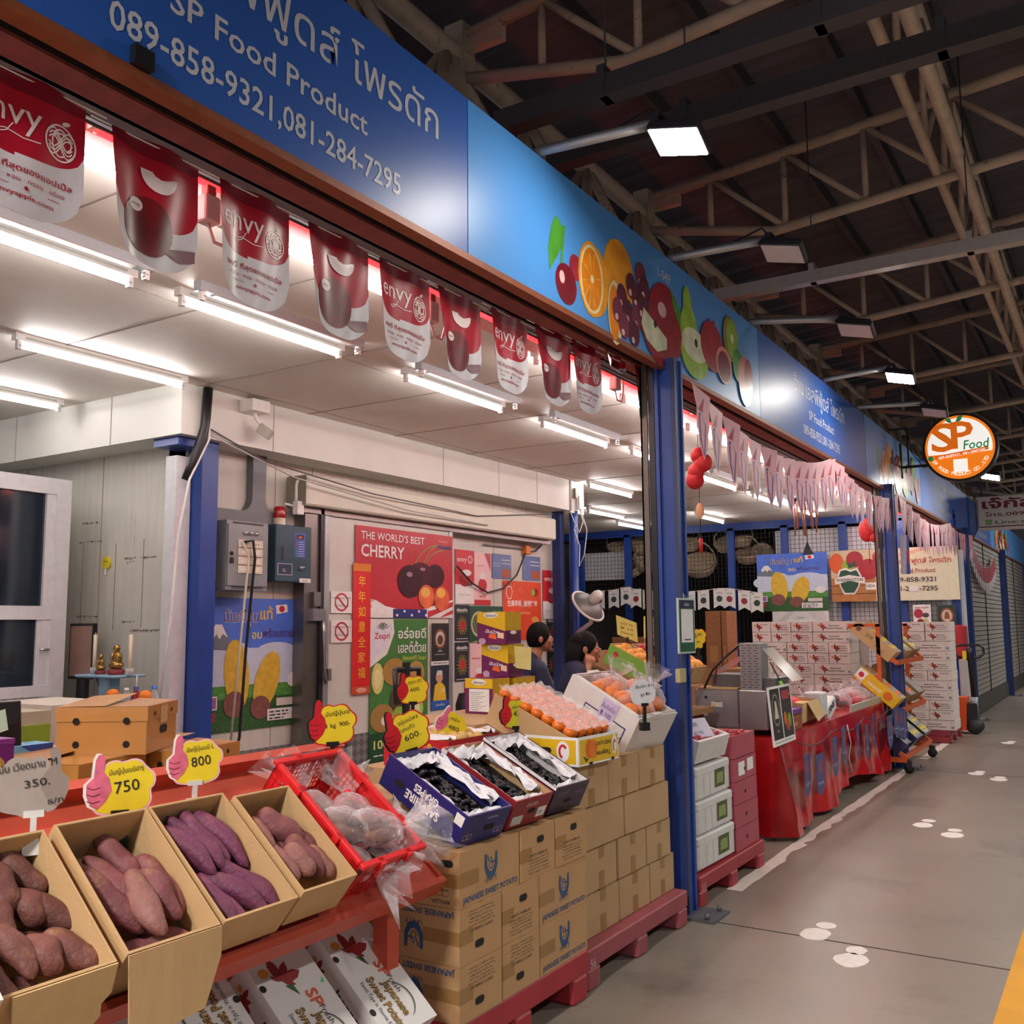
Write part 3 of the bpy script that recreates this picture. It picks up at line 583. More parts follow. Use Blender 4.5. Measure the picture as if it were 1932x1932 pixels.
EB = [('t', (-62, 90), (165, 201), (72, 418)), ('a', (209, 229), (377, 318), (300, 511)), ('t', (413, 330), (548, 402), (490, 586)), ('a', (579, 415), (697, 472), (645, 639)), ('t', (713, 487), (812, 530), (772, 683)), ('a', (824, 535), (908, 576), (872, 716)), ('t', (925, 577), (996, 612), (965, 742)), ('a', (1007, 610), (1077, 641), (1043, 763)), ('t', (1077, 637), (1135, 666), (1106, 779)), ('a', (1138, 650), (1181, 688), (1162, 700)), ('t', (1195, 682), (1238, 706), (1218, 802))]
for i, (k, a, b, c) in enumerate(EB):
    lb = {0: 'leftmost red and white banner with white lettering, cut by the left edge', 9: 'short folded banner with only its white tip showing, next to last'}.get(i) or ('red and white banner %s, %s from the left' % ('with white lettering and apple emblem' if k == 't' else 'picturing a dark red apple', NTH[i]))
    envy(k, a, b, c, lb, .05 if k == 'a' else .03, 1)
def plug(px, py, label):
    p = AX(px, py, -2.7); t = thing('power_socket', label, 'socket', 'sockets hanging under the red neon tubes', at=(p.x, p.y, p.z)); mb = MB(); mb.rbox(p.x-.03, p.y-.035, p.z-.05, p.x+.03, p.y+.035, p.z+.05, M('#c9a6a4', .5), .01); mb.rbox(p.x-.02, p.y-.02, p.z+.05, p.x+.02, p.y+.02, p.z+.09, M('#b23a3c', .5), .006); mb.build('socket_body', t, True)
    mb = MB(); mb.tube([(p.x, p.y, p.z-.05), (p.x, p.y+.03, p.z-.11), (p.x, p.y+.09, p.z-.11), (p.x, p.y+.12, p.z-.04), (p.x, p.y+.12, 3.2)], .007, M('#c9a6a4', .5), 6); mb.build('cable', t, True)
plug(393, 397, 'pinkish socket with looped cable between the second and third banners'); plug(812, 590, 'pinkish socket with looped cable between the fifth and sixth banners'); plug(1160, 722, 'pinkish socket with looped cable beside the last hanging banner')
p = AX(265, 118, -2.115); mb = MB(); mb.box(-2.118, p.y-.03, 3.032, -2.095, p.y+.03, 3.085, BLACKP); mb.obj('cable_clamp', 'small black clamp on the lower edge of the nearest lettered fascia panel', 'clamp')
# ---------------- knife shaped pennants
PK, PK2, NV = M('#f3b4be', .4), M('#b4455a', .4), M('#4a5596', .4)  # flag pink deepened to carry the red light falling on it
KN = [(0, 0), (.225, 0), (.205, -.12), (.20, -.2), (.17, -.36), (.125, -.45), (.075, -.37), (.045, -.22), (.05, -.13), (.02, -.06)]
def knives(y0, y1, n, sag, label, z=2.985, x=-2.085):
    t = thing('bunting', label, 'bunting', None, at=(x, y0, z)); C = lambda q: (x, y0+(y1-y0)*q, z-.02*q*0-sag*4*q*(1-q)); mb = MB(); mb.tube([C(i/20) for i in range(21)], .003, WHITE, 5); mb.build('cord', t, True)
    for i in range(n):
        p = C((i+.06)/n); q2 = C((i+.94)/n); s = (y1-y0)/n/.245; tw = random.uniform(-.5, .1); mb = MB(); U = Vector((q2[0]-p[0], q2[1]-p[1], q2[2]-p[2])).normalized(); F = Fr((p[0], p[1], p[2]), (U.x-tw*.5, U.y, U.z), (0, 0, 1))
        mb.prism(F, [(a*s, b*s*.92) for a, b in KN], PK, -.0008, .0008); mb.poly(F, [(.07*s, -.15*s), (.09*s, -.14*s), (.16*s, -.2*s), (.13*s, -.4*s), (.08*s, -.3*s)], NV, .0014); mb.poly(F, [(.085*s, -.16*s), (.10*s, -.15*s), (.145*s, -.2*s), (.12*s, -.37*s), (.09*s, -.28*s)], PK, .0018); mb.poly(F, [(.06*s, -.13*s), (.12*s, -.13*s), (.145*s, -.03*s)], PK2, .0014); mb.build('pennant', t, True)
knives(5.33, 8.6, 13, .2, 'string of pale pink knife shaped pennants from the near post along the fascia'); knives(8.68, 11.6, 13, .14, 'string of pale pink knife shaped pennants before the second post'); knives(11.65, 15.3, 14, .14, 'string of pale pink knife shaped pennants beyond the second post'); knives(15.35, 17.7, 9, .05, 'short string of pale pennants at the third post')
# red and white bunting on the far shutter
t = thing('bunting', 'drooping red and white bunting on the far closed shutters', 'bunting', None, at=(-2.05, 18.2, 2.7)); RW = M('#a3283c', .5)
C = lambda q: (-2.07, 17.6+3.7*q, 2.9-.42*4*q*(1-q)*.9); mb = MB(); mb.tube([C(i/20) for i in range(21)], .004, WHITE, 5); mb.build('cord', t, True)
for i in range(15):
    p = C(i/15); mb = MB(); F = Fr(p, (0, 1, 0), (0, 0, 1)); mb.prism(F, [(0, 0), (.2, 0), (.2, -.28), (0, -.28)], RW, -.001, .001); mb.prism(F, [(0, -.28), (.2, -.28), (.17, -.42), (.1, -.46), (.03, -.42)], EVW, -.001, .001); mb.build('pennant', t, True)
# ---------------- round sign and white sign
def ring_text(mb, F, s, cx, cy, r, a0, a1, size, m, n):
    for i, ch in enumerate(s):
        if ch == ' ': continue
        a = radians(a0+(a1-a0)*i/(len(s)-1)); mb.text(F, ch, cx+r*cos(a), cy+r*sin(a), size, m, n, 'c', .012, None, a+pi/2)
YS = 12.1; c = AY(1812, 845, YS); R = .40; OR, ORD, GRN, GRD = EM('#ef7d14', .35), EM('#dd6a12', .3), EM('#1f7a4a', .3), M('#22201f', .5); SW = EM('#f1efe8', .4)
t = thing('round_sign', 'round orange and white lightbox sign hung out over the aisle', 'sign', None, T(c.x, YS, c.z)); mb = MB(); F = Fr((0, -.07, 0), (1, 0, 0), (0, 0, 1)); rw = lambda r: [(r*cos(2*pi*i/48), r*sin(2*pi*i/48)) for i in range(48)]
mb.prism(F, rw(R*.93), OR, -.01, 0)
mb.poly(F, [p for p in arc(0, 0, R*.86, R*.86, -12, 192, 40)], SW, .002)
for pts in ([(-.5, -.05), (-.62, .12), (-.5, .3), (-.2, .42)],): pass
mb.text(F, 'S', -.30, -.03, .46, ORD, .004, 'l', .02, .26); mb.text(F, 'P', -.085, -.01, .44, ORD, .005, 'l', .02, .24); mb.text(F, 'Food', .04, -.035, .15, GRN, .007, 'l', .012, .26, .03, .15)
mb.poly(F, [(-.06, .27), (-.12, .31), (-.14, .36), (-.08, .34)], GRN, .004); mb.poly(F, [(-.04, .27), (0, .36), (.06, .38), (.03, .31)], GRN, .004)
mb.poly(F, [(-.27, -.125), (.30, -.06), (.30, -.02), (-.27, -.085)], ORD, .006); mb.text(F, '089-8589321, 081-2847295', .02, -.098, .045, SW, .008, 'c', .01, .5, .115); mb.disc(F, -.315, -.11, .03, .03, GRN, .006, 14)
mb.rect(F, -.075, -.29, .075, -.14, SW, .003); ring_text(mb, F, 'SP FOOD PRODUCT CO.,LTD', 0, 0, R*.83, 208, 332, .055, SW, .003)
mb.build('sign_face', t); mb = MB(); mb.lathe([(R*.93, -.075), (R, -.075), (R, .075), (R*.93, .075), (0, .075)], GRD, 48, Matrix.Rotation(-pi/2, 4, 'X'), False); mb.build('rim', t)
mb = MB(); e = -2.13-c.x; mb.box(-R-.02, -.02, -.19, -R+.1, .02, -.16, GRD); mb.bar((e, 0, -.17), (-R+.06, 0, -.17), .03, .03, GRD); mb.box(e, -.02, -.3, e+.03, .02, .12, GRD); mb.bar((e+.1, 0, .3), (e+.1, 0, -.17), .02, .02, GRD); mb.bar((e-.1, 0, .3), (e+.1, 0, .3), .02, .02, GRD); mb.tube([(e+.1, -.02, .28), (e+.14, -.02, 0), (-R, -.02, -.2)], .006, BLACKP, 6); mb.build('bracket', t)
YS = 19.1; a, b = AY(1840, 938, YS), AY(1836, 1002, YS); t = thing('hanging_sign', 'white sign with maroon Thai lettering hung over the aisle at the right edge', 'sign', None, T(a.x, YS, b.z)); h = a.z-b.z; w = 1.75; mb = MB(); F = FRONT(); SWB = M('#d9d2cc', .5); MRN = M('#7d2440', .5)
mb.rbox(0, 0, 0, w, .12, h, SWB, .03); mb.rect(F, .04, .05, w-.04, .07, MRN, .001); mb.rect(F, .02, .05, .03, h-.05, MRN, .001)
mb.text(F, 'เจ๊กัลยา', .1, .64*h, .36*h, MRN, .002, 'l', .03, 1.25); mb.text(F, 'โทร.089-7898', .14, .40*h, .15*h, M('#7d4a4a', .5), .002, 'l', .02, 1.1); mb.text(F, 'Line:sunarc', .30, .17*h, .15*h, M('#6d7a5a', .5), .002, 'l', .015, .95); mb.prism(F, [(.14, .15*h), (.25, .15*h), (.25, .31*h), (.14, .31*h)], M('#8fae72', .5), 0, .004)
mb.build('sign_face', t); mb = MB()
for q in (.1, 1.6): mb.tube([(q, .06, h), (q, .06, h+1.0)], .012, TRD, 6)
mb.box(-.14, .0, -.25, -.06, .1, h+.02, SWB); mb.build('bracket', t)
# hanging ornaments
def ornament(name, px, py, Y, zt, label, build):
    p = AY(px, py, Y); t = thing(name, label, 'ornament', None, at=(p.x, p.y, p.z)); build(t, p, zt); return t
RC = M('#c02326', .6, bump=.5, bscale=50)
def b1(t, p, zt):
    mb = MB(); mb.tube([(p.x, p.y, zt), (p.x, p.y, p.z-.62)], .003, BLACKP, 5); mb.build('string', t, True)
    mb = MB()
    for dx, dz, r in ((0, .09, .06), (.035, .03, .07), (-.02, -.03, .065), (-.03, -.09, .07)): mb.ell((p.x+dx, p.y, p.z+dz), (r, .05, r), RC)
    mb.build('charm', t, True); mb = MB(); mb.ell((p.x, p.y, p.z-.32), (.032, .012, .06), M('#d9a878', .5)); mb.tube([(p.x, p.y, p.z-.52), (p.x, p.y, p.z-.62)], .014, RC, 8); mb.build('bead', t, True)
ornament('hanging_charm', 1318, 882, 6.6, 3.2, 'red stuffed charm with beads hanging just right of the near post', b1)
def b2(t, p, zt):
    mb = MB(); mb.tube([(p.x, p.y, zt), (p.x, p.y, p.z-.42)], .004, BLACKP, 5); mb.build('string', t, True); mb = MB(); mb.ell((p.x-.02, p.y, p.z), (.1, .05, .15), RC); mb.ell((p.x+.07, p.y, p.z-.1), (.07, .05, .06), RC); mb.build('charm', t, True); mb = MB(); mb.ell((p.x+.08, p.y, p.z-.34), (.05, .02, .06), M('#b8443c', .5)); mb.build('bead', t, True)
ornament('hanging_charm', 1638, 1000, 12.6, 3.2, 'red heart shaped charm hanging in front of the white mesh boards', b2)
def b3(t, p, zt):
    mb = MB(); mb.tube([(p.x, p.y, zt), (p.x, p.y, p.z)], .003, BLACKP, 5); mb.tube([(p.x, p.y, p.z-.5), (p.x, p.y, p.z)], .003, BLACKP, 5); mb.build('string', t, True); mb = MB(); mb.lathe([(0, 0), (.13, 0), (.13, .02), (0, .02)], M('#4a3a30', .6), 14, T(p.x, p.y, p.z)); mb.build('top_plate', t, True)
    for k in range(9): a = 2*pi*k/9; L = .25+.15*((k*5) % 9)/9; mb = MB(); mb.tube([(p.x+.11*cos(a), p.y+.11*sin(a), p.z), (p.x+.11*cos(a), p.y+.11*sin(a), p.z-L)], .009, M('#b58a7a', .3, .7), 8); mb.build('chime_tube', t, True)
    mb = MB(); mb.add([(p.x, p.y, p.z-.42), (p.x-.05, p.y, p.z-.56), (p.x+.06, p.y, p.z-.56)], [(0, 1, 2)], BLACKP); mb.build('sail', t, True)
ornament('wind_chime', 1519, 943, 9.8, 3.25, 'wind chime with thin metal tubes hanging from the ceiling', b3)
# ================================================================ on the cold room walls
XD, XW = -5.715, -5.845
RD, WH, DG, YL, NVY = M('#c0202c', .45), M('#ecebe6', .5), M('#1f5a34', .45), M('#f2cf2c', .45), M('#23286e', .45)
GREY = M('#8b9094', .45, .3, var=.05); TXT = M('#3a3a40', .6); LGR = M('#c3c4c4', .6); SKYB = M('#4a6fce', .45, var=.18, scale=4); CLD = M('#c9d4e8', .5); GRS = M('#4f8c3a', .5, var=.35, scale=30); GRS2 = M('#2f5a2a', .5, var=.4, scale=40); PUR = M('#6a3a72', .5); SPUD = M('#d9b23a', .5, var=.15, scale=20); SPUDS = M('#7d4a44', .5, var=.2, scale=25); MTN = M('#6d7480', .6); ORG = M('#e8641e', .45)
def spud_els():
    return [('r', 0, 0, 1, .34, GRS2), ('r', 0, .24, 1, .36, GRS), ('r', 0, .34, 1, .62, CLD), ('e', .8, .58, .2, .1, CLD), ('e', .1, .5, .16, .1, CLD), ('r', 0, .62, 1, 1, SKYB), ('e', .72, .6, .2, .06, CLD), ('e', .28, .62, .15, .05, CLD),
            ('p', [(.0, .62), (.11, .8), (.17, .8), (.30, .6)], MTN), ('p', [(.06, .72), (.11, .8), (.17, .8), (.23, .7), (.18, .73), (.15, .69), (.12, .73), (.09, .69)], WH),
            ('t', 'มันญี่ปุ่น', .19, .82, .12, WH, 'l', .03, .33), ('t', 'มันญี่ปุ่น', .19, .82, .12, M('#5a2a52', .5), 'l', .005, .33), ('t', 'แท้', .54, .84, .12, M('#e8b93a', .5), 'l', .02, .13), ('p', [(.71, .88), (.83, .90), (.82, .96), (.70, .95)], WH), ('e', .765, .922, .03, .027, RD),
            ('t', 'อบ', .46, .69, .085, M('#f0d878', .5), 'l', .015, .1), ('t', 'พร้อมทาน', .57, .70, .085, M('#4a2a62', .5), 'l', .012, .32),
            ('e', .32, .42, .12, .27, SPUD, .12), ('e', .30, .2, .10, .10, SPUDS), ('e', .62, .36, .12, .24, SPUD, -.35), ('e', .56, .16, .10, .09, SPUDS),
            ('e', .90, .36, .07, .06, WH), ('r', .0, .17, .14, .27, WH), ('r', .01, .18, .13, .26, M('#a05fa8', .5, var=.4, scale=40)), ('r', .02, .08, .12, .15, M('#a02a40', .5, var=.4, scale=40)), ('r', .63, .05, .92, .14, WH), ('l', .65, .11, .85, .012, TXT), ('l', .65, .085, .85, .012, TXT), ('l', .65, .06, .8, .012, TXT), ('r', .72, .16, .92, .22, M('#d9d2c8', .5))]
pxpost('potato_poster', 'sky blue poster of yellow baked sweet potatoes, right of the corner blue post', XW, (384, 1127), (567, 1364), spud_els(), SKYB)
pxpost('cherry_poster', 'large red poster of dark cherries on the cold room door', XD, (670, 990), (853, 1166), [('p', [(0, .26), (.25, .14), (.55, .06), (1, .22), (1, 0), (0, 0)], WH), ('p', [(0, .26), (.2, .19), (.33, .1), (.33, 0), (0, 0)], WH), ('r', .36, 0, .71, .1, NVY)]+[('e', .4+.075*i, .03+.045*(i % 2), .012, .015, WH) for i in range(5)]+[('p', [(.72, 0), (1, .14), (1, .2), (.8, .1), (.72, .08)], M('#c22a33', .5)), ('p', [(.85, 0), (1, .05), (1, .1), (.9, .04)], M('#c22a33', .5)),
    ('t', "THE WORLD'S BEST", .05, .86, .12, WH, 'l', .01, .63), ('t', 'CHERRY', .05, .67, .19, WH, 'l', .02, .42), ('t', 'Sweet', .84, .91, .05, M('#e8a0a0', .5), 'l', 0, .1), ('t', 'Health', .83, .83, .07, NVY, 'l', .03, .15), ('t', 'Northwest', .02, .1, .07, TXT, 'l', 0, .16, .3), ('t', 'Cherries', .02, .04, .07, TXT, 'l', 0, .14, .3),
    ('s', arc(.85, .45, .3, .42, 175, 95), .012, M('#8aa04a', .5)), ('s', arc(.95, .45, .3, .38, 180, 100), .012, M('#8aa04a', .5)), ('s', [(.66, .62), (.74, .8), (.82, .88)], .012, M('#8aa04a', .5)), ('e', .8, .5, .1, .14, M('#3a1422', .3)), ('e', .64, .5, .13, .15, M('#4a1a2a', .3)), ('e', .53, .42, .13, .19, M('#3a1420', .3)), ('e', .52, .5, .03, .03, M('#a08090', .3)), ('e', .66, .57, .03, .02, M('#a08090', .3)), ('e', .70, .25, .085, .14, M('#d9663a', .4, var=.25, scale=8)), ('e', .87, .23, .085, .15, M('#d9603a', .4, var=.25, scale=8)), ('e', .69, .3, .05, .06, M('#e8b050', .4)), ('e', .86, .3, .05, .06, M('#e8b050', .4))], M('#b51f2d', .4, var=.08))
pxpost('new_year_scroll', 'long red vertical scroll with gold Chinese characters on the door', XD+.006, (666, 1062), (697, 1308), [('r', 0, 0, 1, .06, M('#c04a20', .5)), ('r', 0, .94, 1, 1, M('#d9801e', .5))]+[('t', ch, .5, .83-.117*i, .088, M('#f0b23a', .4), 'c', .012) for i, ch in enumerate('年年如意全家福')]+[('e', .5, .03, .3, .02, M('#e8a090', .5))], M('#d61a20', .45))
pxpost('kiwi_poster', 'tall green kiwi poster with big white Thai words on the door', XD, (698, 1168), (806, 1420), [('p', [(0, 1), (.38, 1), (.4, .9), (.28, .75), (0, .66)], WH), ('p', [(.02, .94), (.36, .97), (.36, .9), (.25, .79), (.02, .72)], M('#e4e2ea', .5)), ('t', 'Zespri', .07, .86, .06, M('#c01a3a', .5), 'l', .015, .25)]+[('p', [(.2, .92), (.2+.10*cos(a)-.01, .92+.055*sin(a)), (.2+.10*cos(a)+.02, .92+.055*sin(a))], M('#2a4a2a', .5)) for a in (.5, .95, 1.4, 1.85, 2.3, 2.7)]+[('t', 'อร่อยดี', .46, .86, .095, WH, 'l', .02, .5), ('t', 'เฮลตี้ด้วย', .46, .755, .095, WH, 'l', .02, .5), ('t', 'ต้องลองกีวี Zespri', .54, .70, .04, M('#c9d84a', .5), 'l', .01, .42),
    ('e', .12, .58, .1, .11, M('#d9d27a', .5)), ('e', .12, .58, .06, .07, M('#e8e0a0', .5)), ('e', .4, .62, .2, .1, M('#a8803a', .5)), ('e', .56, .56, .16, .1, M('#9a7434', .5)), ('e', .78, .6, .15, .09, M('#b08a44', .5)), ('e', .2, .3, .2, .1, M('#a07a3c', .5)), ('e', .5, .42, .18, .1, M('#4a3a22', .5)), ('e', .75, .34, .16, .08, M('#b5c85a', .5)), ('e', .75, .34, .1, .05, M('#dfe8a8', .5)), ('e', .48, .3, .12, .07, M('#8fae3a', .5)), ('e', .24, .28, .06, .035, WH), ('r', 0, 0, 1, .2, M('#17472b', .45)), ('t', '100%', .06, .09, .085, M('#d9d878', .5), 'l', .015, .36), ('l', .06, .04, .9, .008, WH)], M('#3f7a36', .45, var=.1))
pxpost('brand_poster', 'black poster with a round brown emblem on the door', XD, (813, 1176), (846, 1254), [('r', 0, .1, 1, 1, M('#1d1d1c', .5)), ('e', .5, .63, .33, .24, M('#7a4a34', .5)), ('e', .5, .63, .25, .18, M('#cfc2b0', .5)), ('e', .5, .6, .17, .12, M('#5a3a2a', .5)), ('t', 'ARL', .5, .32, .06, WH, 'c', 0, .25), ('l', .2, .25, .8, .015, LGR), ('l', .1, .04, .9, .02, TXT)], WH)
pxpost('blue_poster', 'small blue poster of a person in a yellow shirt on the door', XD, (813, 1256), (846, 1336), [('r', 0, .2, 1, 1, M('#1a2438', .5)), ('e', .45, .72, .2, .12, M('#cda080', .5)), ('p', [(.1, .2), (.2, .55), (.4, .62), (.6, .6), (.78, .5), (.85, .2)], M('#e2bc2e', .5)), ('p', [(.26, .78), (.64, .78), (.6, .88), (.34, .88)], M('#d9d3c2', .5)), ('t', 'JAZZ', .66, .4, .08, WH, 'c', .02, .22), ('t', 'สดชื่น', .5, .08, .07, WH, 'c', 0, .5)], M('#2456a8', .45))
for k, (y0, lb) in enumerate(((1115, 'upper white no smoking notice on the cold room door'), (1170, 'lower white no smoking notice on the cold room door'))):
    pxpost('notice', lb, XD, (624, y0), (663, y0+42), [('s', arc(.5, .5, .3, .38, 0, 360, 22), .09, M('#b0283a', .5)), ('t', 'บุคคลภายนอกห้ามเข้า', .5, .66, .12, TXT, 'c', 0, .86), ('t', 'ก่อนได้รับอนุญาต', .5, .3, .12, TXT, 'c', 0, .7), ('s', [(.3, .75), (.7, .25)], .09, M('#b0283a', .5))], WH)
ENV = lambda: [('r', 0, 0, 1, .36, WH), ('e', .5, .44, .3, .12, M('#a5202c', .4)), ('e', .6, .58, .25, .06, WH), ('t', 'envy', .1, .78, .14, WH, 'l', .01, .5), ('s', arc(.78, .83, .12, .07, 0, 360, 14), .012, WH), ('s', arc(.76, .83, .07, .05, 0, 360, 12), .01, WH), ('l', .2, .16, .8, .02, LGR), ('e', .74, .36, .16, .02, M('#5a4a4c', .5))]
pxpost('apple_poster', 'red and white apple poster beside the dark door edge, with white lettering', XW, (858, 1036), (894, 1140), ENV(), RD); pxpost('apple_poster', 'pink apple poster with red blossoms beside the red and white one', XW, (894, 1042), (925, 1142), [('r', 0, 0, 1, .1, RD), ('e', .5, .38, .27, .13, M('#b8202c', .4)), ('e', .52, .56, .2, .07, WH), ('p', [(.6, 1), (1, 1), (1, .66), (.85, .8)], M('#b04050', .5, var=.4, scale=30)), ('t', 'envy', .5, .14, .1, RD, 'c', .02, .4), ('l', .15, .74, .6, .02, M('#c07a80', .5))], M('#f0c6c6', .5))
pxpost('apple_poster', 'narrow red and white apple poster near the right end of the wall', XW, (1023, 1075), (1056, 1168), ENV(), RD)
FRT = M('#a8583a', .5, var=.6, scale=60)
pxpost('fruit_leaflet', 'blue leaflet with a fruit basket, left one hanging above the posters', XW, (928, 1044), (964, 1093), [('r', .5, .05, .95, .4, FRT), ('l', .5, .75, .95, .04, WH), ('l', .5, .6, .95, .04, WH), ('l', .05, .5, .4, .02, WH), ('l', .05, .6, .4, .02, WH)], M('#5a6fa0', .4)); pxpost('fruit_leaflet', 'blue leaflet with a fruit basket, right one under the orange clamp', XW, (986, 1048), (1019, 1096), [('r', .45, .05, .95, .4, FRT), ('l', .4, .75, .95, .04, WH), ('l', .4, .6, .95, .04, WH)], M('#5f74a6', .4))
def dazzle(lb, TL, BR): pxpost('dark_apple_poster', lb, XW, TL, BR, [('t', 'dazzle', .5, .82, .13, WH, 'c', .02, .8), ('r', .1, .78, .9, .79, M('#b8c84a', .5))]+[('s', [(.5+.12*cos(a), .42+.08*sin(a)), (.5+.40*cos(a), .42+.27*sin(a))], .02, M('#b59a4a', .5)) for a in [k*pi/8 for k in range(16)]]+[('e', .5, .42, .26, .17, M('#7a6a34', .5)), ('e', .5, .42, .19, .13, M('#b51e26', .35)), ('r', .05, .04, .9, .06, LGR)], M('#1d2733', .4))
dazzle('upper dark poster with a glowing red apple beside the cold room door', (858, 1141), (884, 1208)); dazzle('lower dark poster with a glowing red apple beside the cold room door', (858, 1212), (884, 1284)); dazzle('upper dark glowing apple poster by the wall end', (1031, 1164), (1053, 1213)); dazzle('lower dark glowing apple poster by the wall end', (1032, 1216), (1054, 1280))
pxpost('avocado_poster', 'dark green poster with a bowl of green fruit, beside the door', XW, (885, 1143), (948, 1210), [('e', .28, .5, .24, .36, M('#c9c2a8', .5)), ('e', .28, .5, .2, .3, M('#5a6a34', .5, var=.4, scale=40)), ('p', [(.05, 0), (.4, .1), (.5, 0)], M('#8abf3a', .5)), ('t', 'Avocado', .7, .82, .1, M('#a8c8b0', .5), 'l', .01, .25)], M('#1f4f3a', .4))
pxpost('apple_poster', 'pink apple poster behind the small stacked purple boxes', XW, (886, 1214), (925, 1300), [('e', .45, .22, .26, .14, M('#b8202c', .4)), ('e', .45, .42, .2, .07, WH), ('p', [(.6, 1), (1, 1), (1, .6), (.8, .8)], M('#b04050', .5, var=.4, scale=30)), ('t', 'envy', .3, .66, .08, RD, 'c', .01, .4)], M('#f0c6c6', .5))
pxpost('orange_poster', 'bright orange poster with white Chinese characters behind the man', XW, (948, 1095), (1021, 1206), [('t', '生果早到 , 财源广进', .5, .58, .11, WH, 'c', .03, .78), ('t', 'ผลไม้มงคลรับโชค', .4, .44, .055, M('#f0c890', .5), 'c', .01, .6), ('e', .84, .82, .08, .07, M('#a51e26', .4)), ('e', .78, .82, .05, .06, M('#8fae3a', .4)), ('s', [(.08, .78), (.12, .7), (.2, .7), (.23, .82), (.2, .9), (.1, .9), (.08, .78)], .02, WH), ('s', [(.4, .85), (.46, .9), (.5, .84), (.44, .8), (.4, .85)], .012, M('#f07a3a', .5)), ('e', .82, .35, .1, .05, M('#f0a050', .5)), ('e', .86, .26, .08, .12, M('#f0b060', .5))], M('#dd4a1e', .45, var=.12, scale=3))
pxpost('purple_poster', 'purple poster with green leaves beside the man', XW, (1003, 1208), (1021, 1290), [('p', [(0, 0), (1, 0), (1, .2), (0, .5)], M('#8aa84a', .5))], M('#6a4a9a', .5)); pxpost('red_leaflet', 'small red leaflet low on the wall behind the purple boxes', XW, (876, 1287), (900, 1330), [('e', .5, .5, .3, .3, M('#c87a50', .5))], RD)
# electrical boxes
a, b = AX(428, 980, -5.62), AX(503, 1115, -5.62); CAB = M('#878b8d', .42, .35, var=.05)
t = thing('electrical_cabinet', 'grey electrical cabinet with rows of sockets above the blue potato poster', 'cabinet', None, BF(-5.62, a.y, a.z, d=a.z-b.z)); w = b.y-a.y; h = a.z-b.z; mb = MB(); mb.box(0, 0, 0, w, .22, h, CAB); mb.build('body', t)
mb = MB(); mb.box(.01, -.012, .06*h, w-.008, 0, .95*h, CAB)
for z in (.02, .035, .05, .96, .975): mb.box(.06, -.004, z*h, w-.05, 0, (z+.008)*h, TXT)
o = mb.build('door', t)
for i in range(4):
    for j in range(2):
        mb = MB(); x0 = .25*w+j*.3*w; z0 = .24*h+i*.125*h; mb.rbox(x0, -.022, z0, x0+.29*w, -.012, z0+.115*h, M('#e0d6c0', .5), .004); mb.rect(FRONT(y=-.0225), x0+.06*w, z0+.03*h, x0+.22*w, z0+.085*h, M('#f0eadc', .5))
        if i == 3:
            for q in (.1, .17): mb.rect(FRONT(y=-.023), x0+q*w, z0+.04*h, x0+(q+.02)*w, z0+.07*h, TXT)
        mb.build('socket', o)
for q in (.42, .55, .68): mb = MB(); mb.lathe([(.016, 0), (.016, .02), (0, .02)], STEEL, 12, T(q*w, -.012, .83*h, rx=pi/2)); mb.build('lamp_button', o)
mb = MB(); mb.box(.07*w, -.022, .38*h, .14*w, -.012, .46*h, BLACKP); mb.lathe([(.014, 0), (.014, .01), (0, .01)], BLACKP, 12, T(.1*w, -.012, .52*h, rx=pi/2)); mb.build('latch', o)
a2 = AX(400, 958, -5.75); d1, d2 = AX(486, 860, -5.8), AX(486, 965, -5.8); mb = MB()
F = Fr((-5.80, 0, 0), (0, 1, 0), (0, 0, 1)); yc = d1.y; mb.prism(F, [(yc-.07, 2.92), (yc-.07, 2.6)]+arc(yc-.17, 2.58, .1, .12, 0, -90, 6)+[(a2.y-.02, 2.46), (a2.y-.02, 2.34), (yc+.3, 2.34), (yc+.3, 2.44)]+arc(yc+.17, 2.58, .1, .12, -90, -180, 6)[::1]+[(yc+.07, 2.6), (yc+.07, 2.92)], M('#66696b', .45, .3), -.04, .03); mb.build('cable_duct', t, True)
mb = MB(); p = AX(463, 1022, -5.58); q = AX(462, 1360, -5.62); mb.tube([(-5.59, p.y, p.z), (-5.56, p.y+.06, p.z+.01), (-5.58, p.y+.1, p.z-.12), (-5.6, p.y+.05, p.z-.8), (-5.62, q.y-.05, q.z-.12), (-5.7, q.y-.16, q.z-.6)], .011, BLACKP, 7); mb.build('power_cord', t, True); mb = MB(); mb.tube([(-5.59, p.y-.02, p.z), (-5.57, p.y+.03, p.z-.1), (-5.59, p.y-.02, p.z-.8), (-5.62, p.y-.06, p.z-1.5)], .009, M('#cfc8b0', .5), 7); mb.build('power_cord', t, True)
a, b = AX(521, 988, -5.66), AX(587, 1100, -5.66); w = b.y-a.y; h = a.z-b.z; TEAL = M('#2f4a58', .4, .2, var=.05)
t = thing('control_box', 'dark teal control box with a red siren on top, beside the cold room door', 'control box', None, BF(-5.66, a.y, a.z, d=h)); mb = MB(); mb.rbox(0, 0, 0, w, .18, h, TEAL, .012); F = FRONT()
mb.rect(F, .52*w, .45*h, .82*w, .88*h, M('#3a5aa8', .4), .001); mb.rect(F, .56*w, .77*h, .76*w, .85*h, BLACKP, .002); mb.text(F, '-18', .66*w, .785*h, .05*h, EM('#ff3020', 1.5), .003, 'c', .02)
for i in range(7): mb.disc(F, .56*w, (.72-.042*i)*h, .016*w, .012*h, M('#c02020', .3) if i < 4 else M('#3ad06a', .3), .003, 10); mb.rect(F, .62*w, (.715-.042*i)*h, .78*w, (.722-.042*i)*h, WH, .003)
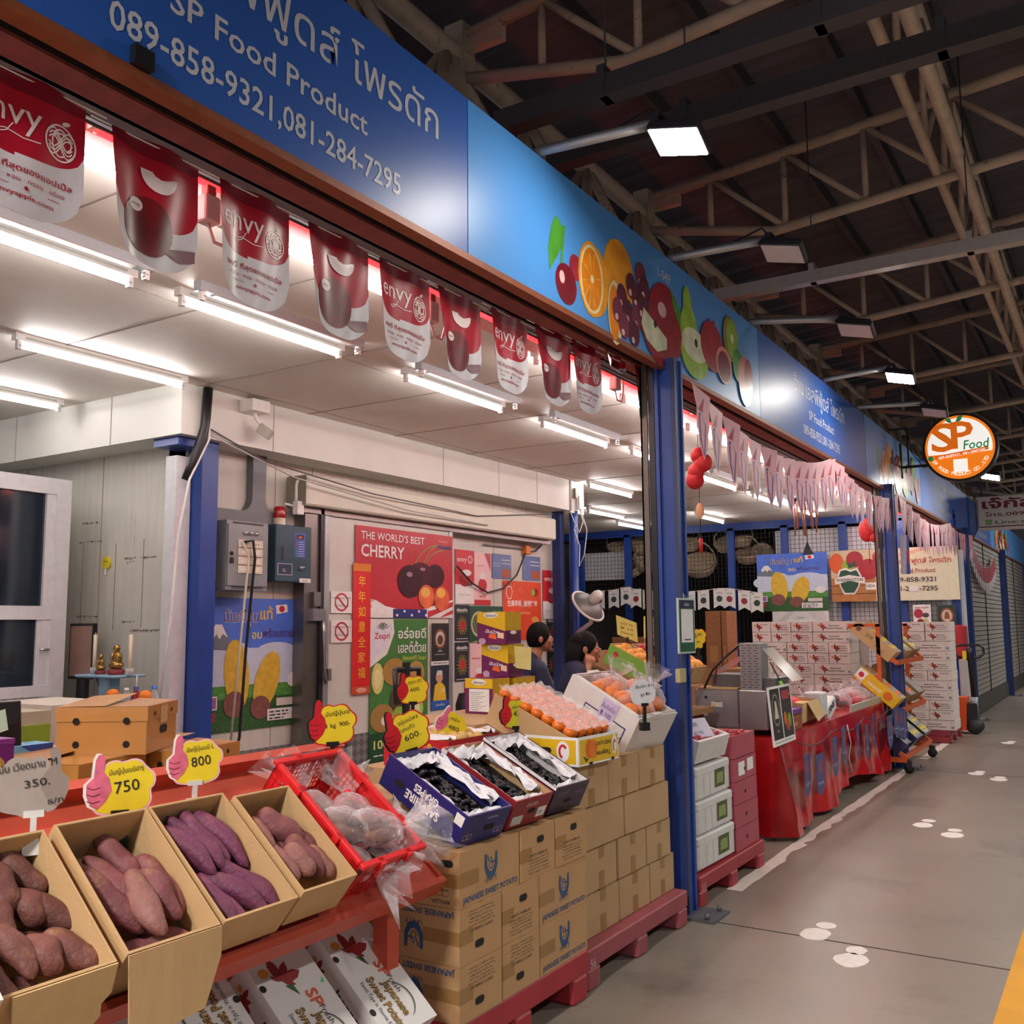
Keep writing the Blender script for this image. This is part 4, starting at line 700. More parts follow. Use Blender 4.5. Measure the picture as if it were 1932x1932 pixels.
mb.rect(F, .14*w, .38*h, .22*w, .62*h, BLACKP, .002); mb.rect(F, .06*w, .12*h, .46*w, .32*h, M('#c8ccd8', .4), .001); mb.rect(F, .075*w, .13*h, .445*w, .31*h, M('#1f2a4a', .4), .002); mb.text(F, 'LL', .2*w, .18*h, .08*h, WH, .003); mb.rect(F, .66*w, .0*h, .98*w, .075*h, WH, .002); mb.text(F, '01-47', .82*w, .015*h, .05*h, BLACKP, .003, 'c', .01)
mb.build('body', t); mb = MB(); mb.lathe([(.02, 0), (.02, .02), (.008, .024), (.008, .04), (0, .04)], STEEL, 12, T(.7*w, 0, .26*h, rx=pi/2)); mb.build('knob', t)
mb = MB(); W2 = T(.3*w, .09, h); mb.lathe([(.05, 0), (.05, .06), (0, .06)], M('#d9d2b8', .5), 14, W2); o = mb.build('siren_base', t, label='cream siren base'); mb = MB(); mb.lathe([(.048, .06), (.052, .07), (.05, .14), (.035, .155), (0, .155)], M('#a51c22', .2, coat=.4), 14, W2); mb.build('siren_dome', t, label='red siren dome')
t = thing('junction_box', 'small white junction box with white pipe at the end of the door rail', 'junction box', None, BF(-5.66, AX(562, 950, -5.66).y, AX(562, 947, -5.66).z, d=.1)); mb = MB(); mb.rbox(0, 0, 0, .075, .06, .11, WH, .006); mb.build('box', t); mb = MB(); mb.tube([(.03, .05, .11), (.03, .05, .24), (.04, .05, .28), (.08, .05, .3), (.18, .05, .3)], .013, WH, 8); mb.tube([(0, .05, .07), (-.1, .05, .08)], .01, WH, 8); mb.build('pipe', t)
p = AZ(467, 762, 3.25); t = thing('security_lamp', 'small white sensor box with swivel head at the top of the soffit', 'lamp', None, at=(-5.5, p.y, 3.2)); mb = MB(); mb.rbox(-5.545, p.y-.09, 3.17, -5.4, p.y+.09, 3.26, WH, .008); mb.build('box', t, True); mb = MB(); mb.tube([(-5.47, p.y, 3.17), (-5.46, p.y, 3.13), (-5.44, p.y+.03, 3.08)], .014, WH, 8); W2 = T(-5.42, p.y+.06, 3.03, .5, 0, .6); mb.rbox(-.05, -.05, -.04, .05, .05, .04, M('#b9b4a8', .4), .01, W2); mb.box(-.045, .051, -.035, .045, .055, .035, GREY, W2); mb.build('swivel_head', t, True)
# cable bundle over the corner post
mb = MB(); p = AX(393, 728, -5.5); mb.tube([(-5.5, p.y, 3.28), (-5.52, p.y, 3.0), (-5.53, p.y-.03, 2.88), (-5.56, p.y-.07, 2.72), (-5.60, p.y-.09, 2.6)], .035, BLACKP, 8)
t = thing('cable_bundle', 'black cable bundle with white cables running down over the corner blue post', 'cable', None, at=(-5.55, p.y, 2.66)); mb.build('sleeve', t, True); mb = MB(); mb.tube([(-5.5, p.y+.03, 3.2), (-5.5, p.y+.02, 2.9), (-5.55, p.y-.1, 2.6), (-5.58, p.y-.16, 2.2), (-5.58, p.y-.2, 1.6), (-5.6, p.y-.26, 1.0)], .009, WH, 6); mb.build('white_cable', t, True); mb = MB(); mb.tube([(-5.52, p.y, 3.0), (-5.54, p.y+.6, 2.83), (-5.56, p.y+1.9, 2.72), (-5.6, p.y+3.6, 2.68), (-5.6, p.y+5.2, 2.85)], .006, M('#5a5856', .6), 6); mb.tube([(-5.51, p.y, 2.95), (-5.53, p.y+.9, 2.74), (-5.56, p.y+2.4, 2.62), (-5.6, p.y+3.8, 2.6)], .006, M('#b5b0a8', .6), 6); mb.build('sagging_wire', t, True)
t = thing('switch_box', 'white switch with looping wires at the right end of the soffit', 'switch', None, at=(-5.5, 10.3, 2.95)); mb = MB(); mb.rbox(-5.545, 10.28, 2.95, -5.5, 10.36, 3.12, WH, .006); mb.rbox(-5.545, 10.2, 3.08, -5.51, 10.26, 3.2, M('#8a7a6a', .5), .004); mb.build('switch_body', t, True); mb = MB(); mb.tube([(-5.52, 10.32, 2.95), (-5.5, 10.36, 2.8), (-5.5, 10.26, 2.66), (-5.52, 10.16, 2.8), (-5.53, 10.1, 2.9)], .006, WH, 6); mb.tube([(-5.52, 10.34, 2.95), (-5.48, 10.42, 2.7), (-5.5, 10.38, 2.4), (-5.52, 10.28, 2.25), (-5.53, 10.32, 2.5), (-5.54, 10.2, 2.7)], .006, WH, 6); mb.build('wire', t, True)
t = thing('cable_clamp', 'orange clamp holding a black wire that droops over the posters', 'clamp', None, at=(-5.82, AX(992, 1038, -5.82).y, 2.3)); p = AX(992, 1038, -5.82); mb = MB(); mb.rbox(-5.84, p.y-.05, p.z-.05, -5.78, p.y+.05, p.z+.05, M('#d9741e', .5), .01); mb.build('clamp_body', t, True); mb = MB(); pts = [AX(*q, -5.80) for q in ((1030, 1020), (1010, 1040), (992, 1042), (975, 1085), (950, 1110), (920, 1118), (890, 1100), (862, 1068))]; mb.tube(pts, .01, BLACKP, 6); mb.tube([AX(912, 1027, -5.82), AX(992, 1036, -5.82)], .008, GREY, 6); mb.build('wire', t, True)
mb = MB(); p = AY(201, 1062, 4.71); F = Fr((p.x, 4.715, p.z), (1, 0, 0), (0, 0, 1)); mb.prism(F, [(.05*cos(2*pi*i/16), .05*sin(2*pi*i/16)) for i in range(16)], M('#e8d02a', .5), 0, .012); mb.disc(F, -.015, .01, .006, .01, BLACKP, .013, 8); mb.disc(F, .015, .01, .006, .01, BLACKP, .013, 8); mb.tube([(p.x, 4.705, p.z-.05), (p.x, 4.70, p.z-.085), (p.x+.015, 4.695, p.z-.09)], .006, WH, 6); mb.obj('wall_hook', 'small round yellow hook on the beige wall panel', 'hook')
# ================================================================ office cabin and counter at the back left
XC = -6.75; ALU, GLS = M('#dfe0e2', .4), M('#232c36', .08, var=.15, scale=1.2, spec=.8); r = AX(100, 1100, XC).y
mb = MB(); mb.box(XC-.06, 0, 2.56, XC, r, 2.68, ALU); mb.box(XC-.06, r, 0, XC, r+.12, 2.68, ALU); mb.box(XC-.05, r-.07, 1.0, XC-.01, r, 2.56, ALU); mb.box(XC-.06, 0, 1.62, XC, r, 1.72, ALU); mb.box(XC-.06, 0, 1.06, XC, r, 1.14, ALU); mb.box(XC-2, r+.05, 0, XC-.065, r+.12, 2.68, ALU)
mb.box(XC-.05, r-.1, 1.14, XC-.02, r-.05, 1.62, ALU); mb.tube([(XC, r-.02, 1.4), (XC+.02, r-.02, 1.4), (XC+.02, r-.09, 1.4)], .01, STEEL, 6)
o = mb.struct('window_1'); mb = MB(); mb.box(XC-.045, 0, 1.72, XC-.035, r-.07, 2.56, GLS); mb.box(XC-.045, 0, 1.14, XC-.035, r-.1, 1.62, GLS); mb.struct('window_glass', o)
mb = MB(); y = 0
while y < r: mb.box(XC-.05, y, 0, XC-.02, y+.055, 1.06, M('#d3d5d6', .5)); mb.box(XC-.045, y+.055, 0, XC-.03, y+.062, 1.06, M('#a8abae', .5)); y += .062
mb.struct('window_panel', o)
# desk in front of the beige wall
t = thing('desk', 'grey steel desk against the beige wall under the small altar shelf', 'desk', None, at=(-6.2, 3.9, 0)); DK = M('#c4c1b8', .5); mb = MB(); mb.box(-6.7, 3.55, .9, -5.84, 4.6, .95, DK); mb.build('desktop', t, True); mb = MB(); mb.box(-6.6, 3.6, 0, -5.86, 4.1, .9, M('#cfcbc2', .5)); mb.box(-5.862, 3.84, .02, -5.855, 3.85, .88, TXT); mb.build('cupboard', t, True)
for x in (-6.6, -5.9): mb = MB(); mb.box(x, 4.5, 0, x+.05, 4.55, .9, DK); mb.build('leg', t, True)
def on(px, py, Y): p = AY(px, py, Y); return p.x, Y, p.z
ZD = .95
p = AY(152, 1228, 4.45); t = thing('monitor', 'slim framed screen with a pinkish picture on the desk', 'monitor', None, T(p.x, 4.45, ZD)); mb = MB(); s = 4.45/4.5; mb.rbox(-.15, 0, p.z-.21-ZD, .15, .035, p.z+.205-ZD, BLACKP, .008); mb.rect(FRONT(y=0), -.132, p.z-.19-ZD, .132, p.z+.185-ZD, M('#8a6a5e', .15, var=.12, scale=4), .001); mb.build('screen', t)
mb = MB(); mb.box(-.05, .01, .01, .05, .05, p.z-.2-ZD, BLACKP); mb.box(-.13, -.06, 0, .13, .1, .012, BLACKP); mb.build('stand', t)
t = thing('altar_shelf', 'pale blue pedestal shelf on the desk holding candles and figurines', 'shelf', None, T(-6.0, 4.35, ZD)); LB = M('#8fb4cc', .4); p = AY(208, 1272, 4.35); zt = p.z-ZD; t.matrix_world = T(p.x, 4.35, ZD); WM[t.name] = t.matrix_world
mb = MB(); mb.rbox(-.24, -.13, zt-.02, .24, .13, zt, LB, .02); mb.build('top', t); mb = MB(); mb.rbox(-.06, -.05, .02, .05, .05, zt-.02, LB, .01); mb.bar((-.05, 0, zt*.3), (-.16, 0, zt-.02), .04, .02, GREY); mb.build('column', t); mb = MB(); mb.rbox(-.13, -.12, 0, .13, .12, .03, LB, .02); mb.build('foot', t)
ZS = ZD+zt+.001
def candle(px, label): x = AY(px, 1250, 4.33).x; t = thing('candle', label, 'candle', 'candles on the altar shelf', T(x, 4.33, ZS)); mb = MB(); mb.lathe([(0, 0), (.025, 0), (.028, .045), (.024, .045), (.02, .01), (0, .01)], CLEAR('#e8f0f0', .4), 14); mb.build('glass_holder', t); mb = MB(); mb.tube([(0, 0, .01), (.002, 0, .28)], .013, M('#e8dcc0', .5, sub=.2), 10); mb.tube([(.002, 0, .28), (.003, 0, .295)], .003, M('#d8ccb0', .6), 5); mb.build('candle_stick', t)
candle(178, 'white candle at the left end of the altar shelf'); candle(245, 'white candle at the right end of the altar shelf')
GOLD = M('#b08a4a', .25, .8, var=.35, scale=40)
def figurine(px, label, h, s): x = AY(px, 1262, 4.32).x; t = thing('figurine', label, 'figurine', None, T(x, 4.32, ZS)); mb = MB(); mb.lathe([(.05*s, 0), (.055*s, .02*s), (.045*s, .035*s), (0, .035*s)], M('#7a2a2e', .4), 14); mb.build('pedestal', t); mb = MB(); mb.ell((0, 0, .06*s), (.052*s, .045*s, .03*s), GOLD); mb.ell((0, .005, .1*s), (.036*s, .03*s, .05*s), GOLD); mb.ell((0, 0, .165*s), (.022*s, .022*s, .026*s), GOLD); mb.ell((-.03*s, -.01, .1*s), (.012*s, .014*s, .04*s), GOLD); mb.ell((.03*s, -.01, .1*s), (.012*s, .014*s, .04*s), GOLD); mb.build('seated_body', t)
figurine(190, 'small golden figurine beside the left candle', .12, .75); figurine(219, 'larger seated golden figurine in the middle of the altar shelf', .2, 1.1)
def bottle(px, label, col, cap, liquid, h=.2): x = AY(px, 1300, 4.2).x; t = thing('bottle', label, 'bottle', 'drink bottles offered on the desk', T(x, 4.2, ZD)); mb = MB(); mb.lathe([(0, 0), (.034, 0), (.036, .02), (.033, h*.35), (.036, h*.6), (.014, h*.88), (.014, h*.94), (0, h*.94)], liquid, 14); mb.build('body', t); mb = MB(); mb.lathe([(.0365, h*.28), (.0375, h*.3), (.0375, h*.56), (.0365, h*.58)], col, 14); mb.build('wrapper', t); mb = MB(); mb.lathe([(.017, h*.92), (.017, h), (0, h)], cap, 12); mb.build('cap', t); return t
bottle(239, 'clear water bottle left of the red drink', M('#a8c4dc', .4), WH, CLEAR('#dfeaf0', .35)); tb = bottle(257, 'bottle of red drink with a straw', M('#b01a3a', .3), BLUEP, M('#8a1228', .15, coat=.5), .21); mb = MB(); mb.tube([(0, 0, .19), (.003, 0, .29)], .004, WH, 6); mb.build('straw', tb); bottle(291, 'clear water bottle with a blue cap, rightmost on the desk', M('#a8c4dc', .4), M('#2a6ac8', .4), CLEAR('#dfeaf0', .35), .22)
def offering(px, label):
    x = AY(px, 1310, 4.15).x; t = thing('offering_stand', label, 'stand', None, T(x, 4.15, ZD)); mb = MB(); mb.lathe([(0, 0), (.05, 0), (.052, .02), (.03, .06), (.03, .09), (.05, .115), (.075, .125), (.075, .13), (0, .122)], M('#c8961e', .3, .5, var=.2, scale=40), 18); mb.build('tray', t); mb = MB(); mb.ell((x, 4.15, ZD+.159), (.043, .043, .036), M('#ef8416', .45, bump=.1, bscale=200)); mb.obj('mandarin', 'mandarin orange on the %s' % label, 'fruit')
offering(213, 'golden offering stand left of the bottles'); offering(274, 'golden offering stand between the bottles on the desk')
p = AY(150, 1306, 4.1); mb = MB(); mb.rbox(p.x-.21, 4.0, ZD, p.x+.16, 4.3, ZD+.07, BLACKP, .01); mb.rbox(p.x-.2, 4.02, ZD+.07, p.x+.1, 4.28, ZD+.082, M('#2a2a2d', .3), .005); mb.obj('printer', 'flat black office printer on the desk', 'printer')
p = AY(85, 1318, 3.9); mb = MB(); mb.rbox(p.x-.22, 3.8, ZD, p.x+.16, 4.0, ZD+.02, BLACKP, .01); mb.obj('keyboard', 'black keyboard at the left end of the desk', 'keyboard'); mb = MB(); mb.ell((p.x+.12, 3.9, ZD+.035), (.03, .05, .018), BLACKP); mb.obj('computer_mouse', 'black mouse lying beside the keyboard', 'mouse')
# ================================================================ near rack with sweet potatoes
ORR = M('#bc4c36', .42, .15, var=.10, scale=6, dirt='#8a3624', dscale=6, dlim=.66); CB = M('#bd9a6c', .75, var=.05, scale=5, bump=.12, bscale=90, stretch=(6, 1, 1)); CBE = M('#c9aa78', .8, bump=.3, bscale=160); CBD = M('#8f6c44', .8, var=.1)
TB = .68
rk = thing('display_rack', 'orange steel display rack with two sloping shelves at the near left', 'rack', None, at=(-2.3, 1.2, 0))
def shelf(x, z, L, y0, y1, tilt, lip=.045):
    W = BF(x, y0, z, 0, tilt, 0); mb = MB(); w = y1-y0; mb.box(0, -.01, -.02, w, L, -.003, ORR, W); mb.box(0, -.03, -.05, w, -.008, lip*.35, ORR, W); mb.box(0, L-.02, -.03, w, L+.012, .05, ORR, W); mb.box(w-.006, 0, -.04, w+.012, L, .006, ORR, W); mb.build('sloping_shelf', rk, True)
shelf(-2.045, .695, .62, -.2, 2.76, TB); shelf(-2.035, .225, .62, -.2, 2.64, TB)
for y in (2.58, .2):
    mb = MB(); mb.box(-2.16, y-.03, 0, -2.10, y+.03, .74, ORR); mb.build('leg', rk, True); mb = MB(); mb.box(-2.58, y-.03, 0, -2.52, y+.03, 1.06, ORR); mb.build('leg', rk, True)
mb = MB(); mb.bar((-2.12, 2.58, .22), (-2.55, 2.58, .58), .04, .04, ORR); mb.build('brace', rk, True)
def open_carton(name, label, x, y, z, yaw, tilt, w, l, d, m=CB, th=.006, inner=None, group=None, flap=None, edge=None, deco=None):
    """open topped carton; y is local depth"""
    W = BF(x, y, z, yaw, tilt, d); t = thing(name, label, 'box', group, W); inner = inner or m; edge = edge or m; mb = MB()
    mb.box(0, 0, 0, w, l, th, m)
    for x0, y0, x1, y1 in ((0, 0, w, th), (0, l-th, w, l), (0, th, th, l-th), (w-th, th, w, l-th)): mb.box(x0, y0, th, x1, y1, d, m)
    for x0, y0, x1, y1, fr in ((th, th, w-th, th, 0), (th, l-th, w-th, l-th, 0), (th, th, th, l-th, 1), (w-th, th, w-th, l-th, 1)):
        e = .0008
        if fr == 0: mb.box(x0, (y0+e if y0 < l/2 else y0-2*e), th, x1, (y0+2*e if y0 < l/2 else y0-e), d-.001, inner)
        else: mb.box((x0+e if x0 < w/2 else x0-2*e), y0, th, (x0+2*e if x0 < w/2 else x0-e), y1, d-.001, inner)
    if deco: deco(mb, w, l, d)
    mb.build('carton_body', t)
    if flap: mb = MB(); flap(mb, w, l, d); mb.build('flap', t)
    return t, W
def slit(mb, F, u, v, w=.09, h=.026): mb.poly(F, arc(u+w/2-h/2, v, h/2, h/2, -90, 90, 6)+arc(u-w/2+h/2, v, h/2, h/2, 90, 270, 6), M('#1a1512', .9), .0012)
def flap1(mb, w, l, d):
    F = Fr((0, -.004, d), (1, 0, 0), (0, -.35, -.94)); mb.prism(F, [(.03, 0), (w, 0), (w, .07), (w-.02, .09), (w-.015, .12), (w-.04, .15), (.12, .15), (.10, .12), (.05, .1)], CBE, -.002, .002)
def flap2(mb, w, l, d): F = Fr((0, -.004, d), (1, 0, 0), (0, -.62, -.78)); mb.prism(F, [(0, 0), (w, 0), (w, .07), (w*.83, .18), (0.01, .2)], CB, -.002, .002)
def deco2(mb, w, l, d): slit(mb, Fr((0, l-.006, 0), (1, 0, 0), (0, 0, 1)), w/2, d*.72)
KR = M('#a28558', .8, var=.1)
BX = [open_carton('carton', 'open cardboard carton of fat brown sweet potatoes, leftmost on the rack', -1.95, 1.155, .815, -.02, TB, .27, .40, .15, CB, flap=flap1),
      open_carton('carton', 'open cardboard carton with long hanging front flap, under the 750 sign', -1.95, 1.455, .82, -.02, TB, .262, .40, .15, CB, flap=flap2, deco=deco2),
      open_carton('carton', 'open cardboard carton of slim purple sweet potatoes, under the 800 sign', -1.95, 1.735, .82, 0, TB, .255, .40, .13, CB, deco=deco2), open_carton('carton', 'smaller open cardboard carton beside the red crate', -1.95, 2.01, .828, 0, TB, .22, .37, .13, CB, deco=deco2)]
def spud_mat(h, d, v): return M(h, .62, var=v, scale=24, bump=.45, bscale=70, dirt=d, dscale=13, dlim=.55, rnd=.18)
SP1, SP2, SP3, SP4 = spud_mat('#6d4038', '#8a6244', .2), spud_mat('#7d4548', '#94684f', .16), spud_mat('#6d3450', '#7f4a50', .14), spud_mat('#8a5a52', '#a07a5c', .15)
def spud_mesh(seed, L, r, taper, bend, m, name):
    random.seed(seed); ph = [random.uniform(0, 6) for _ in range(6)]; mb = MB(); v = []; n, k = 20, 22
    for j in range(k+1):
        t = -1+2*j/k; e = max(0, 1-abs(t)**2.6)**.5; rad = r*e*(1+taper*t)*(1+.07*sin(5*t+ph[0])); cx = bend*(1-t*t)+.1*r*sin(4*t+ph[1]); cy = .12*r*sin(3*t+ph[2])
        for i in range(n):
            a = 2*pi*i/n; q = rad*(1+.06*sin(2*a+ph[3]+t*2)+.05*sin(3*a+ph[4]-3*t)+.03*noise.noise(Vector((cos(a)*2, sin(a)*2, t*4+seed)))); v.append((cx+q*cos(a), t*L/2, cy+q*sin(a)))
    f = [(j*n+i, j*n+(i+1) % n, (j+1)*n+(i+1) % n, (j+1)*n+i) for j in range(k) for i in range(n)]
    mb.add(v, f, m, True); return mb.mesh(name)
def spuds(W, kinds, places, where, group):
    """places: local x, y, z, turn, length factor, width factor, words"""
    ms = [spud_mesh(s, L, r, tp, bd, m, 'sweet_potato') for s, L, r, tp, bd, m in kinds]
    for i, (x, y, z, a, sl, sr, words) in enumerate(places):
        o = bpy.data.objects.new('sweet_potato', ms[i % len(ms)]); COL.objects.link(o); o.matrix_world = W @ Matrix.Translation((x, y+.012, z-.012)) @ Matrix.Rotation(radians(a), 4, 'Z') @ Matrix.Rotation(random.uniform(-.12, .12), 4, 'X') @ Matrix.Diagonal((sr*.86, sl*.93, sr*.80, 1)); WM[o.name] = o.matrix_world
        tag(o, '%s sweet potato %s' % (words, where), 'sweet potato', group)
K1 = [(1, .17, .037, .12, .008, SP1), (2, .15, .039, -.14, .004, SP1), (3, .18, .034, .16, .01, SP1), (4, .13, .04, .1, .0, SP1)]
spuds(BX[0][1], K1, [(.215, .335, .09, 28, 1, .95, 'dark purple'), (.145, .30, .10, 4, 1.05, 1.1, 'broad upright'), (.075, .31, .09, -5, 1, 1, 'half hidden'), (.195, .235, .09, 8, .95, .95, 'reddish middle'), (.24, .2, .09, 40, 1, 1, 'knobbly dark'), (.115, .215, .09, -8, 1, 1, 'plain brown'), (.10, .13, .105, 14, 1.1, 1.15, 'big two toned'), (.165, .095, .105, 12, 1, 1, 'squared lower'), (.225, .085, .1, 30, .95, 1.1, 'round front corner'), (.045, .07, .09, 22, 1.05, .95, 'orange brown front'), (.04, .2, .07, 0, 1, 1, 'left hand'), (.12, .05, .05, 60, 1, .9, 'shadowed bottom'), (.2, .16, .045, 80, 1, 1, 'deep lying'), (.08, .26, .045, 70, 1, 1, 'buried')], 'in the leftmost carton on the rack', 'sweet potatoes in the leftmost carton')
K2 = [(5, .22, .036, .1, .012, SP2), (6, .23, .033, -.1, .014, SP2), (7, .21, .036, .05, -.01, SP4), (8, .17, .036, .1, .004, SP2)]
spuds(BX[1][1], K2, [(.075, .17, .095, 26, 1.05, 1.1, 'cracked left'), (.12, .24, .08, 14, 1, 1, 'slim back'), (.145, .13, .125, -3, 1.05, 1.05, 'long middle'), (.195, .15, .115, 10, 1.1, 1.05, 'pitted right'), (.228, .19, .095, 8, 1, .95, 'sandy right edge'), (.165, .31, .08, 10, .9, 1.05, 'short back'), (.075, .28, .075, 30, .9, .9, 'dark back left'), (.06, .09, .04, 20, .9, 1, 'dim lower'), (.2, .06, .05, 40, .8, 1, 'shadowed lower right'), (.12, .05, .045, 80, .8, 1, 'half buried front'), (.2, .27, .05, 70, .9, 1, 'buried back'), (.05, .2, .04, 10, 1, 1, 'low buried')], 'in the carton under the 750 sign', 'sweet potatoes under the 750 sign')
K3 = [(9, .23, .030, .1, .01, SP3), (10, .24, .028, -.12, .012, SP3), (11, .22, .032, .1, -.008, SP3)]
spuds(BX[2][1], K3, [(.07, .255, .095, 20, 1, 1.15, 'smooth left upper'), (.112, .275, .095, 18, 1, 1, 'speckled second upper'), (.15, .285, .095, 16, 1, 1, 'long third upper'), (.2, .27, .09, 20, 1.05, 1.1, 'curved right upper'), (.05, .10, .08, 18, .95, 1, 'left lower'), (.085, .09, .085, 16, .95, .95, 'second lower'), (.14, .09, .085, 30, 1, 1.1, 'glossy third lower'), (.19, .11, .085, 28, 1, 1.1, 'mottled right lower'), (.13, .19, .045, 40, 1, 1, 'buried middle'), (.2, .19, .04, 10, 1, 1, 'buried right'), (.06, .17, .035, 60, .8, 1, 'buried left')], 'in the carton under the 800 sign', 'sweet potatoes under the 800 sign')
K4 = [(12, .16, .044, .12, .006, SP2), (13, .18, .04, -.1, .01, SP4), (14, .13, .042, .1, .0, SP4)]
spuds(BX[3][1], K4, [(.13, .245, .095, 30, 1.1, 1, 'smooth upper'), (.05, .24, .085, -5, .85, .9, 'short upper left'), (.105, .115, .1, 2, 1.05, 1, 'grey brown front'), (.145, .13, .09, 8, 1.1, .95, 'brown middle'), (.055, .14, .085, 8, 1, .9, 'pale left'), (.185, .1, .085, 12, 1, .95, 'front right'), (.185, .2, .075, 14, .9, .9, 'pinkish right'), (.11, .2, .045, 60, .9, 1, 'buried')], 'in the carton beside the red crate', 'sweet potatoes beside the red crate')
# ---------------- red crate with bags of sweet potatoes
REDP = M('#d42026', .35, var=.05); RMX = BF(-1.955, 2.265, .835, .05, TB, .17)
t = thing('plastic_crate', 'red plastic lattice crate of bagged sweet potatoes on the rack', 'crate', None, RMX); w, l, d = .33, .47, .17; mb = MB(); mb.box(.02, .02, 0, w-.02, l-.02, .008, REDP)
def lattice(F, a, h):
    mb.rect(F, 0, 0, a, .02, REDP); mb.rect(F, 0, h-.035, a, h, REDP); n = int(a/.018)
    for i in range(n+1): x = a*i/n; mb.poly(F, [(x-.002, .02), (x+.004, .02), (x+.004, h-.03), (x-.002, h-.03)], REDP)
    for k in range(1, 6): z = .02+(h-.055)*k/6; mb.rect(F, 0, z-.002, a, z+.003, REDP)
    for q in (0, a*.3, a*.62, a*.92): mb.rect(F, q, 0, q+a*.08, h, REDP)
for O, U, a in (((.02, .02, 0), (1, 0, 0), w-.04), ((w-.02, l-.02, 0), (-1, 0, 0), w-.04), ((.02, l-.02, 0), (0, -1, 0), l-.04), ((w-.02, .02, 0), (0, 1, 0), l-.04)):
    n = Vector(U).cross(Vector((0, 0, 1))); lattice(Fr(O, U, Vector((0, 0, 1))+n*.09), a, d)
mb.build('lattice_body', t); mb = MB()
for x0, y0, x1, y1 in ((0, 0, w, .022), (0, l-.022, w, l), (0, .022, .022, l-.022), (w-.022, .022, w, l-.022)): mb.rbox(x0, y0, d-.012, x1, y1, d+.004, REDP, .006)
for x0, y0 in ((.08, -.008), (.22, -.008), (-.008, .12), (-.008, .32), (w-.016, .12), (w-.016, .32), (.1, l-.016)): mb.box(x0, y0, d-.03, x0+.024, y0+.024, d+.004, REDP)
mb.build('rim', t)
BAG = CLEAR('#f4eef0', .06, .10, .9, 24.)
def bag(W, label, L, r, ang, tail, seed, m=SP1, group='clear bags of sweet potatoes in the red crate'):
    """knotted clear bag with tubers inside"""
    random.seed(seed); W = W @ Matrix.Rotation(radians(ang), 4, 'Z'); t = thing('bag_of_sweet_potatoes', label, 'bag', group, W); n, k = 18, 12; v = []
    for j in range(k+1):
        u = j/k; y = -L/2+L*u; e = (max(0, 1-abs(2*u-.85)**2.4))**.5 if u < .9 else .12
        for i in range(n): a = 2*pi*i/n; q = r*max(e, .12)*(1+.12*noise.noise(Vector((cos(a)*2, sin(a)*2, u*3+seed)))); v.append((q*1.25*cos(a), y, q*.8*sin(a)))
    f = [(j*n+i, j*n+(i+1) % n, (j+1)*n+(i+1) % n, (j+1)*n+i) for j in range(k) for i in range(n)]
    mb = MB(); mb.add(v, f, BAG, True); b0 = k+1; v = []
    for j in range(5):
        u = j/4; y = L/2+tail*u
        for i in range(n): a = 2*pi*i/n; q = (.012+.11*u**.8)*(1+.35*sin(i*2.7+seed)*u); v.append((q*cos(a), y+.02*u*sin(i*3.1+seed), q*.45*sin(a)+.03*u*sin(i*1.7)))
    mb.add(v, [(j*n+i, j*n+(i+1) % n, (j+1)*n+(i+1) % n, (j+1)*n+i) for j in range(4) for i in range(n)], BAG, True); mb.build('clear_bag', t)
    mb = MB(); mb.lathe([(.012, -.008), (.015, 0), (.012, .008)], M('#d02436', .4), 10, T(0, L/2, 0, rx=pi/2)); mb.build('red_tie', t)
    for i in range(3): o = bpy.data.objects.new('sweet_potato', spud_mesh(seed*3+i, L*.7, r*.38, .1, .006, m, 'bagged_potato')); COL.objects.link(o); o.parent = t; o.matrix_local = Matrix.Translation(((-.5+.5*i)*r*1.05, -.02+.02*(i % 2), -.01*(i % 2))) @ Matrix.Rotation(.1*(i-1), 4, 'Z')
P = lambda x, y, z: RMX @ Matrix.Translation((x, y, z))
bag(P(.10, .30, .10), 'clear bag of sweet potatoes at the back of the red crate, its tail standing up', .17, .06, -10, .13, 1); bag(P(.22, .24, .12), 'clear bag of sweet potatoes on the right side of the red crate', .17, .06, -28, .15, 2); bag(P(.12, .17, .135), 'clear bag of sweet potatoes in the middle of the red crate', .19, .065, -120, .14, 3); bag(P(.20, .12, .17), 'topmost clear bag of sweet potatoes spilling over the front of the red crate', .2, .06, -105, .17, 4); bag(P(.08, .07, .10), 'clear bag of sweet potatoes at the front left of the red crate', .15, .05, -140, .1, 5); bag(P(.24, .08, .09), 'clear bag of sweet potatoes at the front right corner of the red crate', .16, .05, -80, .16, 6)
# ---------------- white cartons on the lower shelf
WC = M('#d8d3cf', .5, var=.03, scale=6); MAR, MARD, SPO = M('#8a2422', .5), M('#5f1a1c', .5), M('#d4562e', .5); BRN = M('#3a2418', .6); GOLDT = M('#a8803a', .5)
def maple(mb, F, u, v, s, n, flip=1):
    for a, L, wd in ((95, 1.0, .20), (50, .85, .2), (8, .95, .22), (140, .5, .16), (-35, .55, .15)):
        c, q = cos(radians(a)), sin(radians(a)); pts = [(0, 0), (.35, wd), (.7, wd*.9), (1, 0), (.7, -wd*.9), (.35, -wd)]; mb.poly(F, [(u+flip*s*L*(x*c-y*q), v+s*L*(x*q+y*c)) for x, y in pts], MAR, n); n += .0002
    mb.disc(F, u-flip*.55*s, v+.5*s, .22*s, .18*s, M('#c8862a', .5), n+.0003, 14); mb.poly(F, [(u, v-.2*s), (u+flip*.3*s, v-.25*s), (u+flip*.35*s, v-.7*s)], M('#2f5a34', .5), n)
